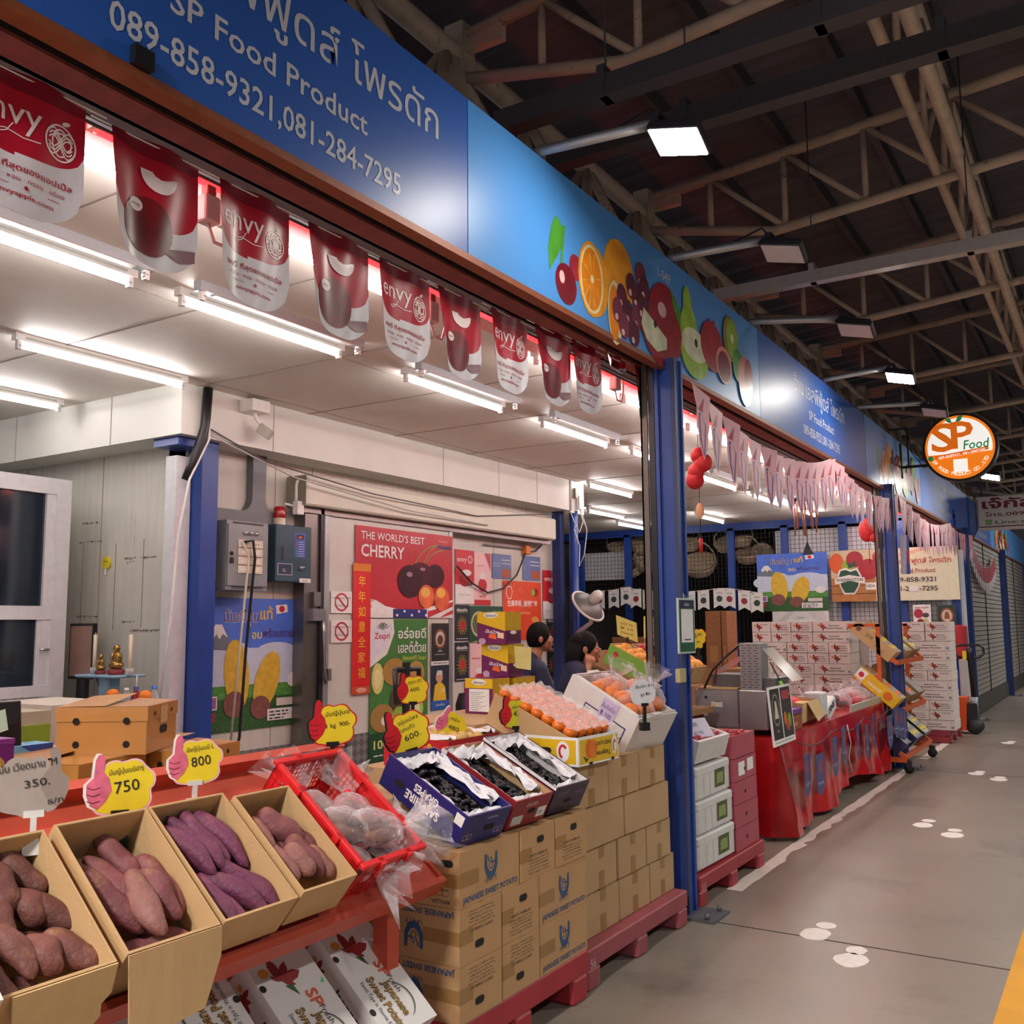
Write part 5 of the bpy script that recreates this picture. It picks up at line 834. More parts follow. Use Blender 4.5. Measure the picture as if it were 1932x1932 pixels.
def white_carton(label, x, y, z, yaw, w=.235, l=.40, d=.115, upside=False):
    W = BF(x, y, z, yaw, TB+.02, d); t = thing('white_carton', label, 'box', 'white printed cartons on the lower shelf', W); mb = MB(); mb.box(0, 0, 0, w, l, d, WC); F = TOP(d); n = .001
    if upside: F = Fr((w, l, d), (-1, 0, 0), (0, -1, 0))
    G = Fr(F.p(0, 0), -F.V, F.U)      # the print reads along the carton's length
    maple(mb, F, .085, .30, .085, n); mb.text(G, 'SP', -.245, .135, .06, SPO, .002, 'l', .02, .06); mb.text(G, 'Fresh', -.185, .15, .03, TXT, .002); mb.poly(F, [(.21, .25), (.225, .265), (.22, .245)], GRN, .002)
    for c, k in ((BRN, .04), (GOLDT, .008)): mb.text(G, 'Japanese', -.175, .115, .045, c, .002 if k > .03 else .0026, 'l', k, .13); mb.text(G, 'Sweet Potato', -.205, .065, .045, c, .002 if k > .03 else .0026, 'l', k, .19)
    mb.text(G, 'Sweet Type in Vitamin Fiber', -.2, .035, .022, TXT, .002, 'l', 0, .18)
    mb.stroke(G, arc(-.10, .10, .075, .09, 150, 30), lambda q: .006*sin(pi*q)+.001, M('#5a5450', .7), .002)
    for q in (.1, .3): mb.disc(F, .008, q, .012, .012, BLACKP, .0015, 10)
    Fs = LEFT(l); maple(mb, Fs, .07, .03, .05, .001); mb.text(Fs, 'Japanese', .16, .035, .045, BRN, .002, 'l', .035, .17); Ff = FRONT(); mb.text(Ff, 'Japanese Sweet Potato', .02, .04, .03, BRN, .002, 'l', .03, .19)
    mb.build('carton_body', t); mb = MB(); mb.box(-.003, 0, d-.03, 0, l, d+.001, WC); mb.box(0, l, d-.03, w, l+.003, d+.001, WC); mb.build('lid_edge', t); return t
white_carton('white maple printed carton at the right end of the lower shelf', -1.95, 2.385, .31, 0); white_carton('white maple printed carton second from the right on the lower shelf', -1.95, 2.08, .315, .01); white_carton('white carton with upside down lettering, third from the right on the lower shelf', -1.95, 1.76, .32, .0, upside=True); white_carton('white carton on the lower shelf under the hanging carton flap', -1.95, 1.47, .32, 0)
W = BF(-1.90, .90, .835, -.03, TB, .14); t = thing('white_carton', 'white carton with orange lettering at the bottom left corner', 'box', None, W); mb = MB(); mb.box(0, 0, 0, .235, .40, .14, WC); F = TOP(.14); mb.text(F, 'SP', .12, .10, .06, SPO, .002, 'l', .02, .07); mb.text(F, 'Fresh', .13, .07, .026, TXT, .002); mb.poly(F, [(.19, .15), (.2, .17), (.2, .15)], GRN, .002); mb.build('carton_body', t)
# ---------------- price signs
YS1, RS1, PKS = M('#e8cf2a', .4), M('#c41a26', .4), M('#d86a86', .5, var=.2, scale=40)
THUMB = [(-.42, .12), (-.40, .34), (-.30, .5), (-.22, .44), (-.26, .26), (-.26, .14)]
CLOUD = []
for (cx, cy, rx, ry, a0, a1) in ((-.22, -.22, .14, .18, 190, 270), (.05, -.36, .14, .10, 220, 320), (.30, -.20, .16, .18, 280, 380), (.38, .06, .13, .16, 300, 430), (.20, .24, .16, .13, 20, 120), (-.06, .24, .15, .12, 50, 150)): CLOUD += arc(cx, cy, rx, ry, a0, a1, 5)
HAND = [(-.24, .48), (-.20, .42), (-.22, .22), (-.14, .12), (-.10, -.06), (-.18, -.22), (-.30, -.34), (-.40, -.28), (-.46, -.12), (-.46, .04), (-.36, .14), (-.34, .40), (-.30, .48)]
def price(label, P, s, lines, hand=RS1, body=YS1, rim=RS1, yaw=0., roll=0., clip=BLACKP, drop=.10, back=False, parent=None):
    """hand shaped price card on a clip; P is the centre of the card"""
    W = Matrix.Translation(P) @ Matrix.Rotation(yaw, 4, 'Z') @ Matrix.Rotation(roll, 4, 'Y'); t = thing('price_sign', label, 'price sign', 'price cards clipped to the goods', W); F = Fr((0, 0, 0), (1, 0, 0), (0, 0, 1)); mb = MB(); S_ = lambda pts, k=1.: [(a*s*k, b*s*k) for a, b in pts]
    if back: Fb = Fr((0, 0, 0), (1, 0, 0), (0, 0, 1)); mb.prism(Fb, [(-a*s, b*s) for a, b in CLOUD][::-1], body, -.002, 0); mb.prism(Fb, [(-a*s, b*s) for a, b in HAND][::-1], hand, -.0024, .0008)
    else: mb.prism(F, S_(CLOUD, 1.07), rim, -.002, -.0002); mb.prism(F, S_(CLOUD), body, -.002, .0006); mb.prism(F, S_([(a*1.06-.016, b*1.04) for a, b in HAND]), BLACKP if rim == RS1 else WH, -.0012, .001); mb.prism(F, S_(HAND), hand, -.001, .0018)
    if not back:
        for q in (-.02, -.12, -.22): mb.stroke(F, S_([(-.45, q+.02), (-.36, q-.02), (-.26, q+.01)]), .012*s, M('#5a0f18', .5), .0024)
    for (tx, x, y, h, wd) in lines: mb.text(F, tx, x*s, y*s, h*s, M('#16161e', .6), .003, 'l', .0, wd*s, .12)
    mb.build('card', t); b = -.42*s; mb = MB(); mb.box(.0*s-.1*s, -.006, b-.04*s, .16*s, .006, b+.05*s, clip); mb.bar((.03*s, 0, b-.03*s), (.03*s, .004, b-drop), .014, .014, clip); mb.box(.03*s-.022, -.012, b-drop-.035, .03*s+.022, .02, b-drop+.004, clip); mb.build('clip', t); return t
CLP = M('#d8d8d6', .25)
price('grey reverse side price card reading 350 at the left edge', AX(62, 1478, -2.28), .175, [('มัน เวียดนาม  M', -.42, .16, .14, .72), ('350.', -.1, -.06, .15, .32), ('ธ/ก', .2, -.3, .11, .2)], M('#8f8078', .5), M('#a0958c', .5), yaw=pi/2-.55, clip=CLP, back=True, drop=.06)
price('yellow and pink price card reading 750', AX(224, 1482, -2.33), .175, [('มันญี่ปุ่นเบนิฮารุ', -.14, .16, .11, .5), ('750', -.05, -.12, .25, .36)], PKS, YS1, M('#e8b8c0', .5), yaw=pi/2-.55, drop=.055); price('yellow and pink price card reading 800', AX(366, 1435, -2.36), .155, [('มันญี่ปุ่นเบนิ L', -.14, .16, .12, .5), ('800', -.04, -.12, .26, .36)], PKS, YS1, M('#e8b8c0', .5), yaw=pi/2-.55, clip=CLP, drop=.05)
price('yellow price card with a red thumb, reading 900, on the red crate', AX(625, 1365, -2.38), .17, [('มันญี่ปุ่นเจ', -.12, .14, .12, .5), ('1 kg  900-', -.1, -.1, .13, .5)], yaw=pi/2-.6, drop=.09); price('yellow price card with a red thumb, reading 600, behind the blue grape box', AX(765, 1380, -2.42), .19, [('องุ่นแม่เหล', -.12, .15, .12, .45), ('นกแก้ว', -.1, .0, .11, .32), ('600.', -.05, -.2, .17, .36)], yaw=pi/2-.6, roll=-.25, drop=.07); price('yellow price card with a red thumb, reading 600, on a black stand', AX(777, 1300, -2.75), .15, [('ภูเขา กีวี่', -.12, .15, .13, .42), ('600.', -.05, -.08, .16, .32)], yaw=pi/2-.6, drop=.12); price('yellow price card with a red thumb, reading 430', AX(972, 1345, -2.4), .16, [('องุ่นแม่เกาห์', -.1, .12, .11, .5), ('430', -.06, -.1, .22, .34)], body=M('#c9c72a', .4), yaw=pi/2-.6, drop=.09)
# ---------------- brown cartons piled behind the rack
BRC = M('#b57f3c', .35, var=.07, scale=7, bump=.15, bscale=9, coat=.35); HOLE = M('#17110c', .9); TAPEM = CLEAR('#e8c890', .35, .1, .5, 40.)
tb = thing('table', 'plain steel table behind the orange rack, under the brown cartons', 'table', None, at=(-2.95, 2.0, 0)); mb = MB(); mb.box(-3.3, .9, .78, -2.62, 2.9, .82, GREY); mb.build('tabletop', tb, True)
for x in (-3.26, -2.7):
    for y in (.95, 2.82): mb = MB(); mb.box(x, y, 0, x+.04, y+.04, .78, GREY); mb.build('leg', tb, True)
def brown(label, x, y, zt, yaw, w, l, d, hs=True):
    W = BF(x, y, zt, yaw, 0, d); t = thing('brown_carton', label, 'box', 'shiny brown cartons piled behind the rack', W); mb = MB(); mb.box(0, 0, 0, w, l, d, BRC); mb.box(-.004, -.004, d-.045, w+.004, l+.004, d+.003, BRC); F, Fs = FRONT(), LEFT(l); slit(mb, F, w*.55, d*.45, .075, .028); mb.rect(F, w*.4, d*.6, w*.62, d*.98, TAPEM, .006)
    for q in (.22, .78):
        for z in (.22, .72): mb.disc(Fs, l*q, d*z, .012, .012, HOLE, .0055 if z > .5 else .001, 12)
        mb.disc(F, w*q, d*.84, .008, .008, HOLE, .0055, 10)
    mb.build('carton_body', t); mb = MB(); mb.add([(0, 0, d+.004), (w, 0, d+.004), (w, l*.45, d+.012), (0, l*.45, d+.004)], [(0, 1, 2, 3)], BRC); mb.add([(0, l, d+.004), (w, l, d+.02), (w, l*.47, d+.03), (0, l*.47, d+.006)], [(3, 2, 1, 0)], BRC); mb.build('lid_flap', t)
brown('topmost brown carton of the pile, with a taped handle slot', -2.80, 2.13, 1.285, .58, .30, .30, .155); brown('brown carton under the right part of the pile, behind the 800 sign', -2.76, 2.25, 1.123, .25, .33, .40, .15); brown('brown carton under the topmost one, behind the 750 sign', -2.78, 1.87, 1.125, .3, .33, .36, .15)
brown('bottom brown carton behind the 350 card', -2.70, 1.44, .97, .15, .36, .4, .148); brown('bottom brown carton in the middle of the pile', -2.68, 1.84, .97, .1, .33, .4, .148); brown('bottom brown carton at the right end of the pile, flap reaching toward the crate', -2.68, 2.22, .97, .05, .5, .4, .148)
# things at the left edge
VIO = M('#6a1f68', .35)
for k, z in enumerate((1.145, 1.0)):
    z = (1.235, 1.105)[k]
    t = thing('purple_box', '%s purple box with a gold rosette at the left edge' % ('upper' if k == 0 else 'lower'), 'box', None, BF(-2.75, 1.395, z, .02, 0, .128)); mb = MB(); mb.box(0, 0, 0, .25, .2, .128, VIO); mb.disc(FRONT(), .19, .05, .035, .035, M('#c8a050', .4, .3), .001, 14); mb.disc(FRONT(), .19, .05, .022, .022, M('#e0c48a', .4), .0015, 12); mb.box(-.001, -.001, .113, .251, .201, .1285, M('#7d2f7a', .35)); mb.build('box_body', t)
W = BF(-3.0, 1.2, 1.245, .1, 0, .14); t = thing('blue_box', 'light blue picture box behind the grey price card', 'box', None, BF(-3.16, 1.66, 1.16, .02, 0, .34)); mb = MB(); mb.box(0, 0, 0, .37, .1, .34, M('#6aa8cc', .4)); mb.poly(FRONT(), [(.16, .22), (.3, .3), (.37, .3), (.37, .2)], M('#e0e6ea', .4), .001); mb.poly(FRONT(), [(.25, .34), (.37, .34), (.37, .27)], M('#2a4a9a', .4), .0015); mb.build('box_body', t)
t = thing('monitor', 'back of a black screen with a pale green note, at the left edge', 'monitor', None, BF(-3.2, 1.47, 1.31, 0, -.1, .235)); mb = MB(); mb.rbox(0, 0, 0, .46, .04, .235, BLACKP, .008); mb.rect(FRONT(), .02, .0, .44, .09, M('#0e0e10', .3), .001); mb.build('screen', t); mb = MB(); mb.box(.08, .01, -.255, .14, .03, .02, BLACKP); mb.build('stand', t); mb = MB(); mb.poly(FRONT(), [(.33, .12), (.41, .14), (.40, .21), (.32, .19)], M('#bcd9c4', .7), .002); mb.build('sticky_note', t, label='pale green sticky note')
p = AX(75, 1340, -4.2); t = thing('green_cabinet', 'lime green and beige steel cabinet in front of the desk', 'cabinet', None, BF(-4.2, AX(40, 1340, -4.2).y, 1.18, 0, 0, 1.18)); w = AX(97, 1340, -4.2).y-AX(40, 1340, -4.2).y; mb = MB(); mb.box(0, 0, 0, w, .5, 1.18, M('#b9b49a', .5)); mb.box(w, 0, 0, w+.35, .5, 1.2, M('#cfc9ba', .5)); mb.box(w+.15, -.003, .1, w+.155, 0, 1.15, TXT); mb.build('body', t); mb = MB(); mb.box(.01, -.012, .05, w-.01, 0, 1.12, M('#8aa82e', .45)); mb.rect(FRONT(y=-.012), .03, .95, .14, 1.02, M('#7ab8d8', .4), .001); mb.rbox(.02, -.02, .84, .12, -.012, .9, BLACKP, .004); mb.build('door', t, label='lime green door')
# ================================================================ carton stacks on pallets, grape boxes and other fruit
PLT, PLT2 = M('#a52a34', .5, var=.1, scale=8, dirt='#6d1f26', dscale=6, dlim=.64), M('#9a4a50', .6, var=.1, scale=8, dirt='#7a3a40', dscale=7, dlim=.58)
def pallet(label, x, y0, y1, dep, h, m, txt=None, gaps=2, group='red plastic pallets'):
    t = thing('plastic_pallet', label, 'pallet', group, BF(x, y0, h, d=h)); w = y1-y0; mb = MB(); mb.rbox(0, 0, h*.52, w, dep, h, m, .012); mb.build('deck', t)
    n = gaps+1; fw = .13
    for i in range(n):
        x0 = (w-fw)*i/(n-1); mb = MB(); mb.rbox(x0, 0, 0, x0+fw, dep, h*.53, m, .02); mb.build('runner', t)
    if txt: mb = MB(); mb.text(FRONT(), txt, fw*.2, h*.55, h*.3, M('#c9a8a8', .6), .001, 'l', .01); mb.build('stencil', t)
    return t
pallet('near bright red plastic pallet under the printed cartons', -2.0, 2.72, 3.75, .98, .195, PLT); pallet('worn dull red plastic pallet under the plain cartons, beside the near post', -2.02, 3.78, 4.90, 1.0, .17, PLT2, '56')
UN = M('#b78f62', .7, var=.06, scale=5, bump=.12, bscale=80); UB = M('#2f4f78', .6); UK = M('#5a4a3a', .7); TAPEB = M('#9a7444', .3, var=.05)
def unity_long(mb, F, w, h, up=True, n=.001):
    if not up: F = Fr(F.p(w, h), -F.U, -F.V)
    mb.text(F, 'JAPANESE SWEET POTATO', w*.5, h*.07, h*.15, UB, n, 'c', .02, w*.9); mb.text(F, 'UNITY', w*.5, h*.30, h*.11, UB, n, 'c', .015, w*.2); c = w*.5; v = h*.62
    mb.stroke(F, [(c-.035, v+.035), (c-.034, v-.01), (c-.02, v-.035), (c, v-.042), (c+.02, v-.035), (c+.034, v-.01), (c+.035, v+.035)], lambda q: .012+.012*sin(pi*q), UB, n); mb.stroke(F, [(c-.022, v+.03), (c-.012, v+.005), (c, v+.02), (c+.012, v+.002), (c+.03, v+.0)], .006, UB, n); mb.stroke(F, arc(c, v-.008, .012, .012, 0, 360, 10), .004, UB, n); mb.rect(F, w*.4, h*.27, w*.6, h*.275, M('#a03a30', .6), n)
def unity_end(mb, F, w, h, up=True, n=.001, addr=True):
    if not up: F = Fr(F.p(w, h), -F.U, -F.V)
    slit(mb, F, w*.55, h*.72, .055, .026)
    if addr:
        mb.text(F, 'UNITY DIEM JSC', w*.5, h*.42, h*.07, UK, n, 'c', .01, w*.55)
        for k in range(5): mb.text(F, ('Duong Nguyen Van Linh', 'Xa Binh Minh, Vinh Long', 'Tel 0270 3740 888', 'Product of Vietnam', 'Net weight 10 KGS')[k], w*.5, h*(.35-.065*k), h*.045, UK, n, 'c', 0, w*(.62-.05*(k % 3)))
def unity(label, y, z, kind, x=-2.0, L=.40, W_=.265, H=.19, up=True, left=None):
    w, l = (L, W_) if kind == 'L' else (W_, L); W = BF(x, y, z+H, random.uniform(-.012, .012), 0, H); t = thing('printed_carton', label, 'carton', 'printed sweet potato cartons on the near pallet', W); mb = MB(); mb.box(0, 0, 0, w-.004, l, H-.002, UN); F, Fs = FRONT(), LEFT(l)
    (unity_long if kind == 'L' else unity_end)(mb, F, w, H, up)
    if left == 'L': unity_long(mb, Fs, l, H, up)
    elif left == 'E':
        slit(mb, Fs, l*.8, H*.78, .055, .024); mb.text(Fs, 'EXPORT CLASS', l*.28, H*.62, H*.09, UK, .001, 'l', .01, l*.3); mb.rect(Fs, l*.08, H*.18, l*.42, H*.56, M('#cfcac2', .6), .001)
        for k in range(7): mb.rect(Fs, l*.1, H*(.22+.045*k), l*.4, H*(.23+.045*k), LGR, .0014)
        mb.text(Fs, '10 KGS', l*.6, H*.46, H*.09, UK, .001, 'l', .01); mb.text(Fs, 'VIETNAM', l*.55, H*.06, H*.1, UK, .001, 'l', .01)
        for a, b, c, d in ((.62, .2, .82, .42), (.62, .3, .82, .31), (.72, .2, .73, .42)): mb.stroke(Fs, [(l*a, H*b), (l*c, H*b), (l*c, H*d), (l*a, H*d), (l*a, H*b)], .0015, UK, .001)
    mb.rect(F, 0, H*.36, w*.3, H*.62, TAPEB, .0006); mb.rect(Fs, l*.6, H*.36, l, H*.6, TAPEB, .0006); mb.build('carton_body', t)
    mb = MB(); mb.box(.002, .002, H-.002, w-.006, l-.002, H, UN); mb.rect(TOP(H), w*.42, 0, w*.58, l, TAPEB, .0006); mb.build('top_flap', t)
Z0 = .196
unity('printed carton with blue lettering, left end of the top row', 2.815, Z0+.382, 'L', left='E'); unity('printed carton in the middle of the top row, handle hole up', 3.22, Z0+.382, 'E'); unity('printed carton at the right end of the top row, covered in film', 3.49, Z0+.382, 'E')
unity('printed carton with upside down lettering on its left side, middle row', 2.815, Z0+.191, 'E', up=False, left='L'); unity('printed carton in the middle of the middle row', 3.085, Z0+.191, 'E'); unity('printed carton with blue lettering at the right of the middle row', 3.352, Z0+.191, 'L')
unity('printed carton at the left end of the bottom row on the near pallet', 2.815, Z0, 'E', up=False, left='L'); unity('printed carton with a white paper label in the middle of the bottom row', 3.085, Z0, 'E', up=False); unity('printed carton with blue lettering at the right of the bottom row', 3.352, Z0, 'L')
for k, (x, y, z) in enumerate(((-2.41, 2.78, Z0+.382), (-2.41, 3.2, Z0+.382), (-2.41, 2.9, Z0+.191), (-2.41, 2.9, Z0))): unity(('printed carton behind the rack leg, in the second file of the near pallet', 'printed carton in the second file under the red grape box', 'printed carton in the second file, middle layer', 'printed carton in the second file, bottom layer')[k], y, z, 'L', x=x, left='E')
PC = M('#b7966c', .7, var=.05, scale=5, bump=.1, bscale=70)
def plain(label, y, z, w, h, x=-2.09, l=.38, taped=True):
    W = BF(x, y, z+h, random.uniform(-.02, .02), 0, h); t = thing('plain_carton', label, 'carton', 'plain taped cartons on the far pallet', W); mb = MB(); mb.rbox(0, 0, 0, w-.006, l, h-.002, PC, .006); F = FRONT(); mb.build('carton_body', t)
    mb = MB()
    if taped: mb.rect(F, w*.42, h*.72, w*.58, h, TAPEB, .0012); mb.rect(F, w*.42, 0, w*.58, h*.42, TAPEB, .0012)
    mb.rect(F, w*.02, h*.985, w*.98, h*.995, CBD, .0012); mb.rect(TOP(h-.002), w*.4, 0, w*.6, l, TAPEB, .0012); mb.build('packing_tape', t)
ZR = [.171, .358, .545, .735]
for r, (cols, h) in enumerate((((3.90, .335, 1), (4.24, .345, 1), (4.59, .31, 1)), ((3.90, .33, 1), (4.235, .32, 1), (4.56, .29, 1)), ((3.86, .455, 0), (4.32, .51, 0)), ((3.8, .34, 1), (4.145, .335, 1), (4.485, .33, 1))) and [(c, hh) for c, hh in zip((((3.90, .335, 1), (4.24, .345, 1), (4.59, .31, 1)), ((3.90, .33, 1), (4.235, .32, 1), (4.56, .29, 1)), ((3.86, .455, 0), (4.32, .51, 0)), ((3.8, .34, 1), (4.145, .335, 1), (4.485, .33, 1))), (.185, .185, .188, .188))]):
    for k, (y, w, tp) in enumerate(cols): plain('plain taped cardboard carton, %s from the left in the %s row of the far pallet' % (NTH[k], ('bottom', 'second', 'third', 'top')[r]), y, ZR[r], w, h, taped=bool(tp))
for k, y in enumerate((3.86, 4.35)): plain('plain carton in the second file behind, %s' % ('under the yellow box' if k == 0 else 'under the white foam box'), y, .72, .45, .20, x=-2.48, l=.42)
# ---------------- grape boxes
GRP = M('#17181e', .3, var=.3, scale=20, bump=.05); PAPW = M('#e3e3e6', .65, bump=.7, bscale=26); NVB = M('#232368', .4); RDB = M('#8a2228', .4); PUB = M('#33203a', .4)
def crumple(mb, x0, y0, x1, y1, z, amp, seed, m=PAPW, nu=14, nv=8):
    random.seed(seed); mb.grid(lambda a, b: (x0+(x1-x0)*a+.012*noise.noise(Vector((a*6, b*5, seed))), y0+(y1-y0)*b+.01*noise.noise(Vector((a*6, b*5, seed+7))), z+amp*(noise.noise(Vector((a*5, b*4, seed*1.7)))+.6*noise.noise(Vector((a*12, b*9, seed))))), nu, nv, m)
GM = []
for s in range(3):
    mb = MB(); mb.ell((0, 0, 0), (.0095+.001*s, .019+.003*s, .0095+.001*s), GRP, n=9, k=7); GM.append(mb.mesh('grape'))
def grape_box(label, x, y, z, yaw, tilt, w, l, d, m, deco, where, seed, inner=WC, ns=95):
    t, W = open_carton('grape_box', label, x, y, z, yaw, tilt, w, l, d, m, inner=inner, deco=deco, group='printed grape boxes on the near pallet')
    random.seed(seed)
    for k in range(ns):
        px, py = random.uniform(.2, .8)*w, random.uniform(.10, .82)*l; zz = d-.042-.02*abs(px/w-.5)*4+random.uniform(-.012, .012); o = bpy.data.objects.new('grape', GM[k % 3]); COL.objects.link(o); o.matrix_world = W @ Matrix.Translation((px, py, zz)) @ Matrix.Rotation(random.uniform(0, 3), 4, 'Z') @ Matrix.Rotation(random.uniform(-.5, .5), 4, 'X'); tag(o, 'long black grape in %s' % where, 'grape', 'black grapes in %s' % where)
    mb = MB(); crumple(mb, .012, .012, w-.012, l-.012, d-.066, .008, seed+3, M('#1d1d22', .5)); o = mb.obj('grape_layer', 'black grapes and stems under the loose ones in %s' % where, 'grapes', None, W); o['kind'] = 'stuff'
    tp = thing('wrapping_paper', 'crumpled white wrapping paper around the grapes in %s' % where, 'paper', None, W)
    for (a, b, c, e, zz, am, s2) in ((.006, l*.80, w-.006, l-.008, d-.015, .035, 1), (.006, .1, w*.22, l*.85, d-.03, .02, 2), (w*.74, .06, w-.008, l*.9, d-.012, .03, 3), (.02, .01, w-.02, l*.12, d-.025, .02, 4)):
        mb = MB(); crumple(mb, a, b, c, e, zz, am, seed*2.3+s2); mb.build('paper_fold', tp)
def dec_blue(mb, w, l, d):
    Fs = LEFT(l); Fs = Fr(Fs.p(l, d), -Fs.U, -Fs.V); slit(mb, Fs, l*.78, d*.55, .05, .022); slit(mb, Fs, l*.16, d*.35, .05, .02); mb.text(Fs, 'SAPPHIRE', l*.27, d*.52, .045, WH, .002, 'l', .03, l*.42); mb.text(Fs, 'GRAPES', l*.32, d*.2, .04, WH, .002, 'l', .03, l*.3); mb.rect(Fs, .01, .01, .05, .05, WH, .002)
    F = FRONT(); slit(mb, F, w*.6, d*.45, .06, .022); mb.text(F, 'SAPPHIRE', w*.6, d*.75, .012, LGR, .001, 'c', 0, w*.25)
    for q in (.1, .2, .8, .9): mb.stroke(F, [(w*q-.01, d*.2), (w*q+.01, d*.2), (w*q+.01, d*.36), (w*q-.01, d*.36), (w*q-.01, d*.2)], .002, LGR, .001)
def dec_red(mb, w, l, d): F = FRONT(); mb.text(F, 'GRAPES', w*.5, d*.68, .022, M('#d9b0a8', .5), .001, 'c', .02, w*.3); mb.rect(F, w*.08, d*.1, w*.36, d*.42, LGR, .001); mb.rect(F, w*.72, d*.2, w*.95, d*.55, WH, .001); mb.text(F, '275', w*.74, d*.3, .022, TXT, .002); slit(mb, F, w*.55, d*.5, .05, .02); Fs = LEFT(l); mb.text(Fs, 'EARTH', l*.1, d*.4, .04, WH, .002, 'l', .02, l*.25); mb.rect(Fs, 0, 0, .03, d, WH, .001)
def dec_pur(mb, w, l, d): F = FRONT(); mb.text(F, 'Grapes', w*.3, d*.66, .03, M('#8a7090', .5), .001, 'c', 0, w*.3, .1); mb.text(F, 'SWEET', w*.8, d*.6, .016, M('#8a7090', .5), .001, 'c', .01, w*.25); slit(mb, F, w*.5, d*.4, .05, .02); mb.rect(Fr((0, l, 0), (0, -1, 0), (0, 0, 1)), 0, d*.9, l, d, WH, .001)
grape_box('dark blue grape box leaning on the near cartons, nearest of the three', -1.985, 2.85, .884, -.06, .47, .262, .42, .125, NVB, dec_blue, 'the dark blue box', 21, NVB); grape_box('red grape box in the middle of the three leaning boxes', -1.985, 3.165, .888, -.05, .46, .26, .40, .125, RDB, dec_red, 'the red box', 22, CB); grape_box('dark purple grape box with white inside, farthest of the three', -1.985, 3.475, .893, -.05, .46, .262, .41, .125, PUB, dec_pur, 'the dark purple box', 23)
# support crate behind the leaning boxes
mb = MB(); mb.box(-2.62, 2.85, .775, -2.30, 3.74, .90, PC); mb.obj('flat_carton', 'flat carton lying behind and under the leaning grape boxes', 'carton')
# ---------------- things on the plain stack
YEL = M('#e0b51c', .4)
def dec_tang(mb, w, l, d):
    F, Fs = FRONT(), LEFT(l); mb.rect(F, 0, 0, w, d, WH, .0006); mb.rect(F, .012, .008, w-.008, d-.012, YEL, .001); mb.rect(Fs, 0, 0, l, d, WH, .0006); mb.rect(Fs, .01, .01, l-.012, d-.012, YEL, .001); slit(mb, Fs, l*.5, d*.5, .08, .028); mb.disc(Fs, l*.78, d*.5, .034, .045, WH, .0014, 20); mb.stroke(Fs, arc(l*.78, d*.5, .018, .026, 30, 260, 10), .012, M('#c02a3a', .5), .002); mb.rect(Fs, l*.06, d*.62, l*.24, d*.88, LGR, .0014); mb.disc(F, w*.26, d*.55, .035, .042, M('#d9681c', .5), .0014, 20); mb.disc(F, w*.36, d*.52, .035, .042, M('#e07a24', .5), .0018, 20); mb.poly(F, [(w*.1, d*.35), (w*.18, d*.1), (w*.24, d*.2)], M('#3a4a1c', .5), .0014)
    G = Fr(F.p(w, d), -F.U, -F.V); mb.text(G, 'SWEET & JUICY', w*.2, d*.25, .024, M('#5a4a10', .5), .002, 'l', .02, w*.4); mb.text(G, 'Tangerine', w*.22, d*.6, .03, M('#5a4a10', .5), .002, 'l', .02, w*.36); mb.disc(F, w*.89, d*.55, .022, .045, WH, .0014, 16); mb.stroke(F, arc(w*.89, d*.5, .01, .024, 30, 260, 10), .008, M('#c02a3a', .5), .002)
    for q in (.25, .8): mb.rect(F, w*q, 0, w*q+.03, .012, BLACKP, .0018)
t, W = open_carton('tangerine_box', 'yellow tangerine box on top of the plain cartons', -2.06, 3.80, 1.055, -.05, 0, .36, .36, .125, WC, deco=dec_tang)
PER = M('#e2731c', .28, var=.14, scale=9, coat=.3); W = BF(-2.09, 3.82, 1.075, -.05, .42, .05); t = thing('fruit_tray', 'tilted cardboard tray under rows of film wrapped persimmons', 'tray', None, W); mb = MB(); mb.box(0, 0, -.13, .36, .46, 0, CB); mb.box(-.002, 0, 0, .0, .46, .02, CB); slit(mb, LEFT(.46, -.13), .34, .06, .08, .03); mb.build('tray_body', t)
CAL = M('#7d7a4a', .6); pm = MB(); pm.ell((0, 0, 0), (.034, .034, .027), PER, n=14, k=9); pm.ell((0, 0, .024), (.014, .014, .004), CAL, n=8, k=4); pme = pm.mesh('persimmon')
for i in range(5):
    for j in range(7):
        o = bpy.data.objects.new('persimmon', pme); COL.objects.link(o); o.matrix_world = W @ Matrix.Translation((.038+.071*i, .04+.064*j, .03)) @ Matrix.Rotation(random.uniform(-.3, .3), 4, 'X') @ Matrix.Rotation(random.uniform(0, 6), 4, 'Z'); tag(o, 'orange persimmon under film, row %d counted from the aisle, %s from the left' % (j+1, NTH[i]), 'persimmon', 'persimmons on the tilted tray')
mb = MB(); mb.grid(lambda a, b: (-.003+.366*a, .002+.456*b, .058+.006*cos(a*5*2*pi+pi)*cos(b*7*2*pi+pi)+.004*noise.noise(Vector((a*14, b*14, 1)))), 30, 36, CLEAR('#ffffff', .06, .05, .5, 60.)); mb.obj('cling_film', 'clear film stretched over the persimmons', 'film', None, W)
FOAM = M('#dcd8d4', .6, var=.03, bump=.12, bscale=180)
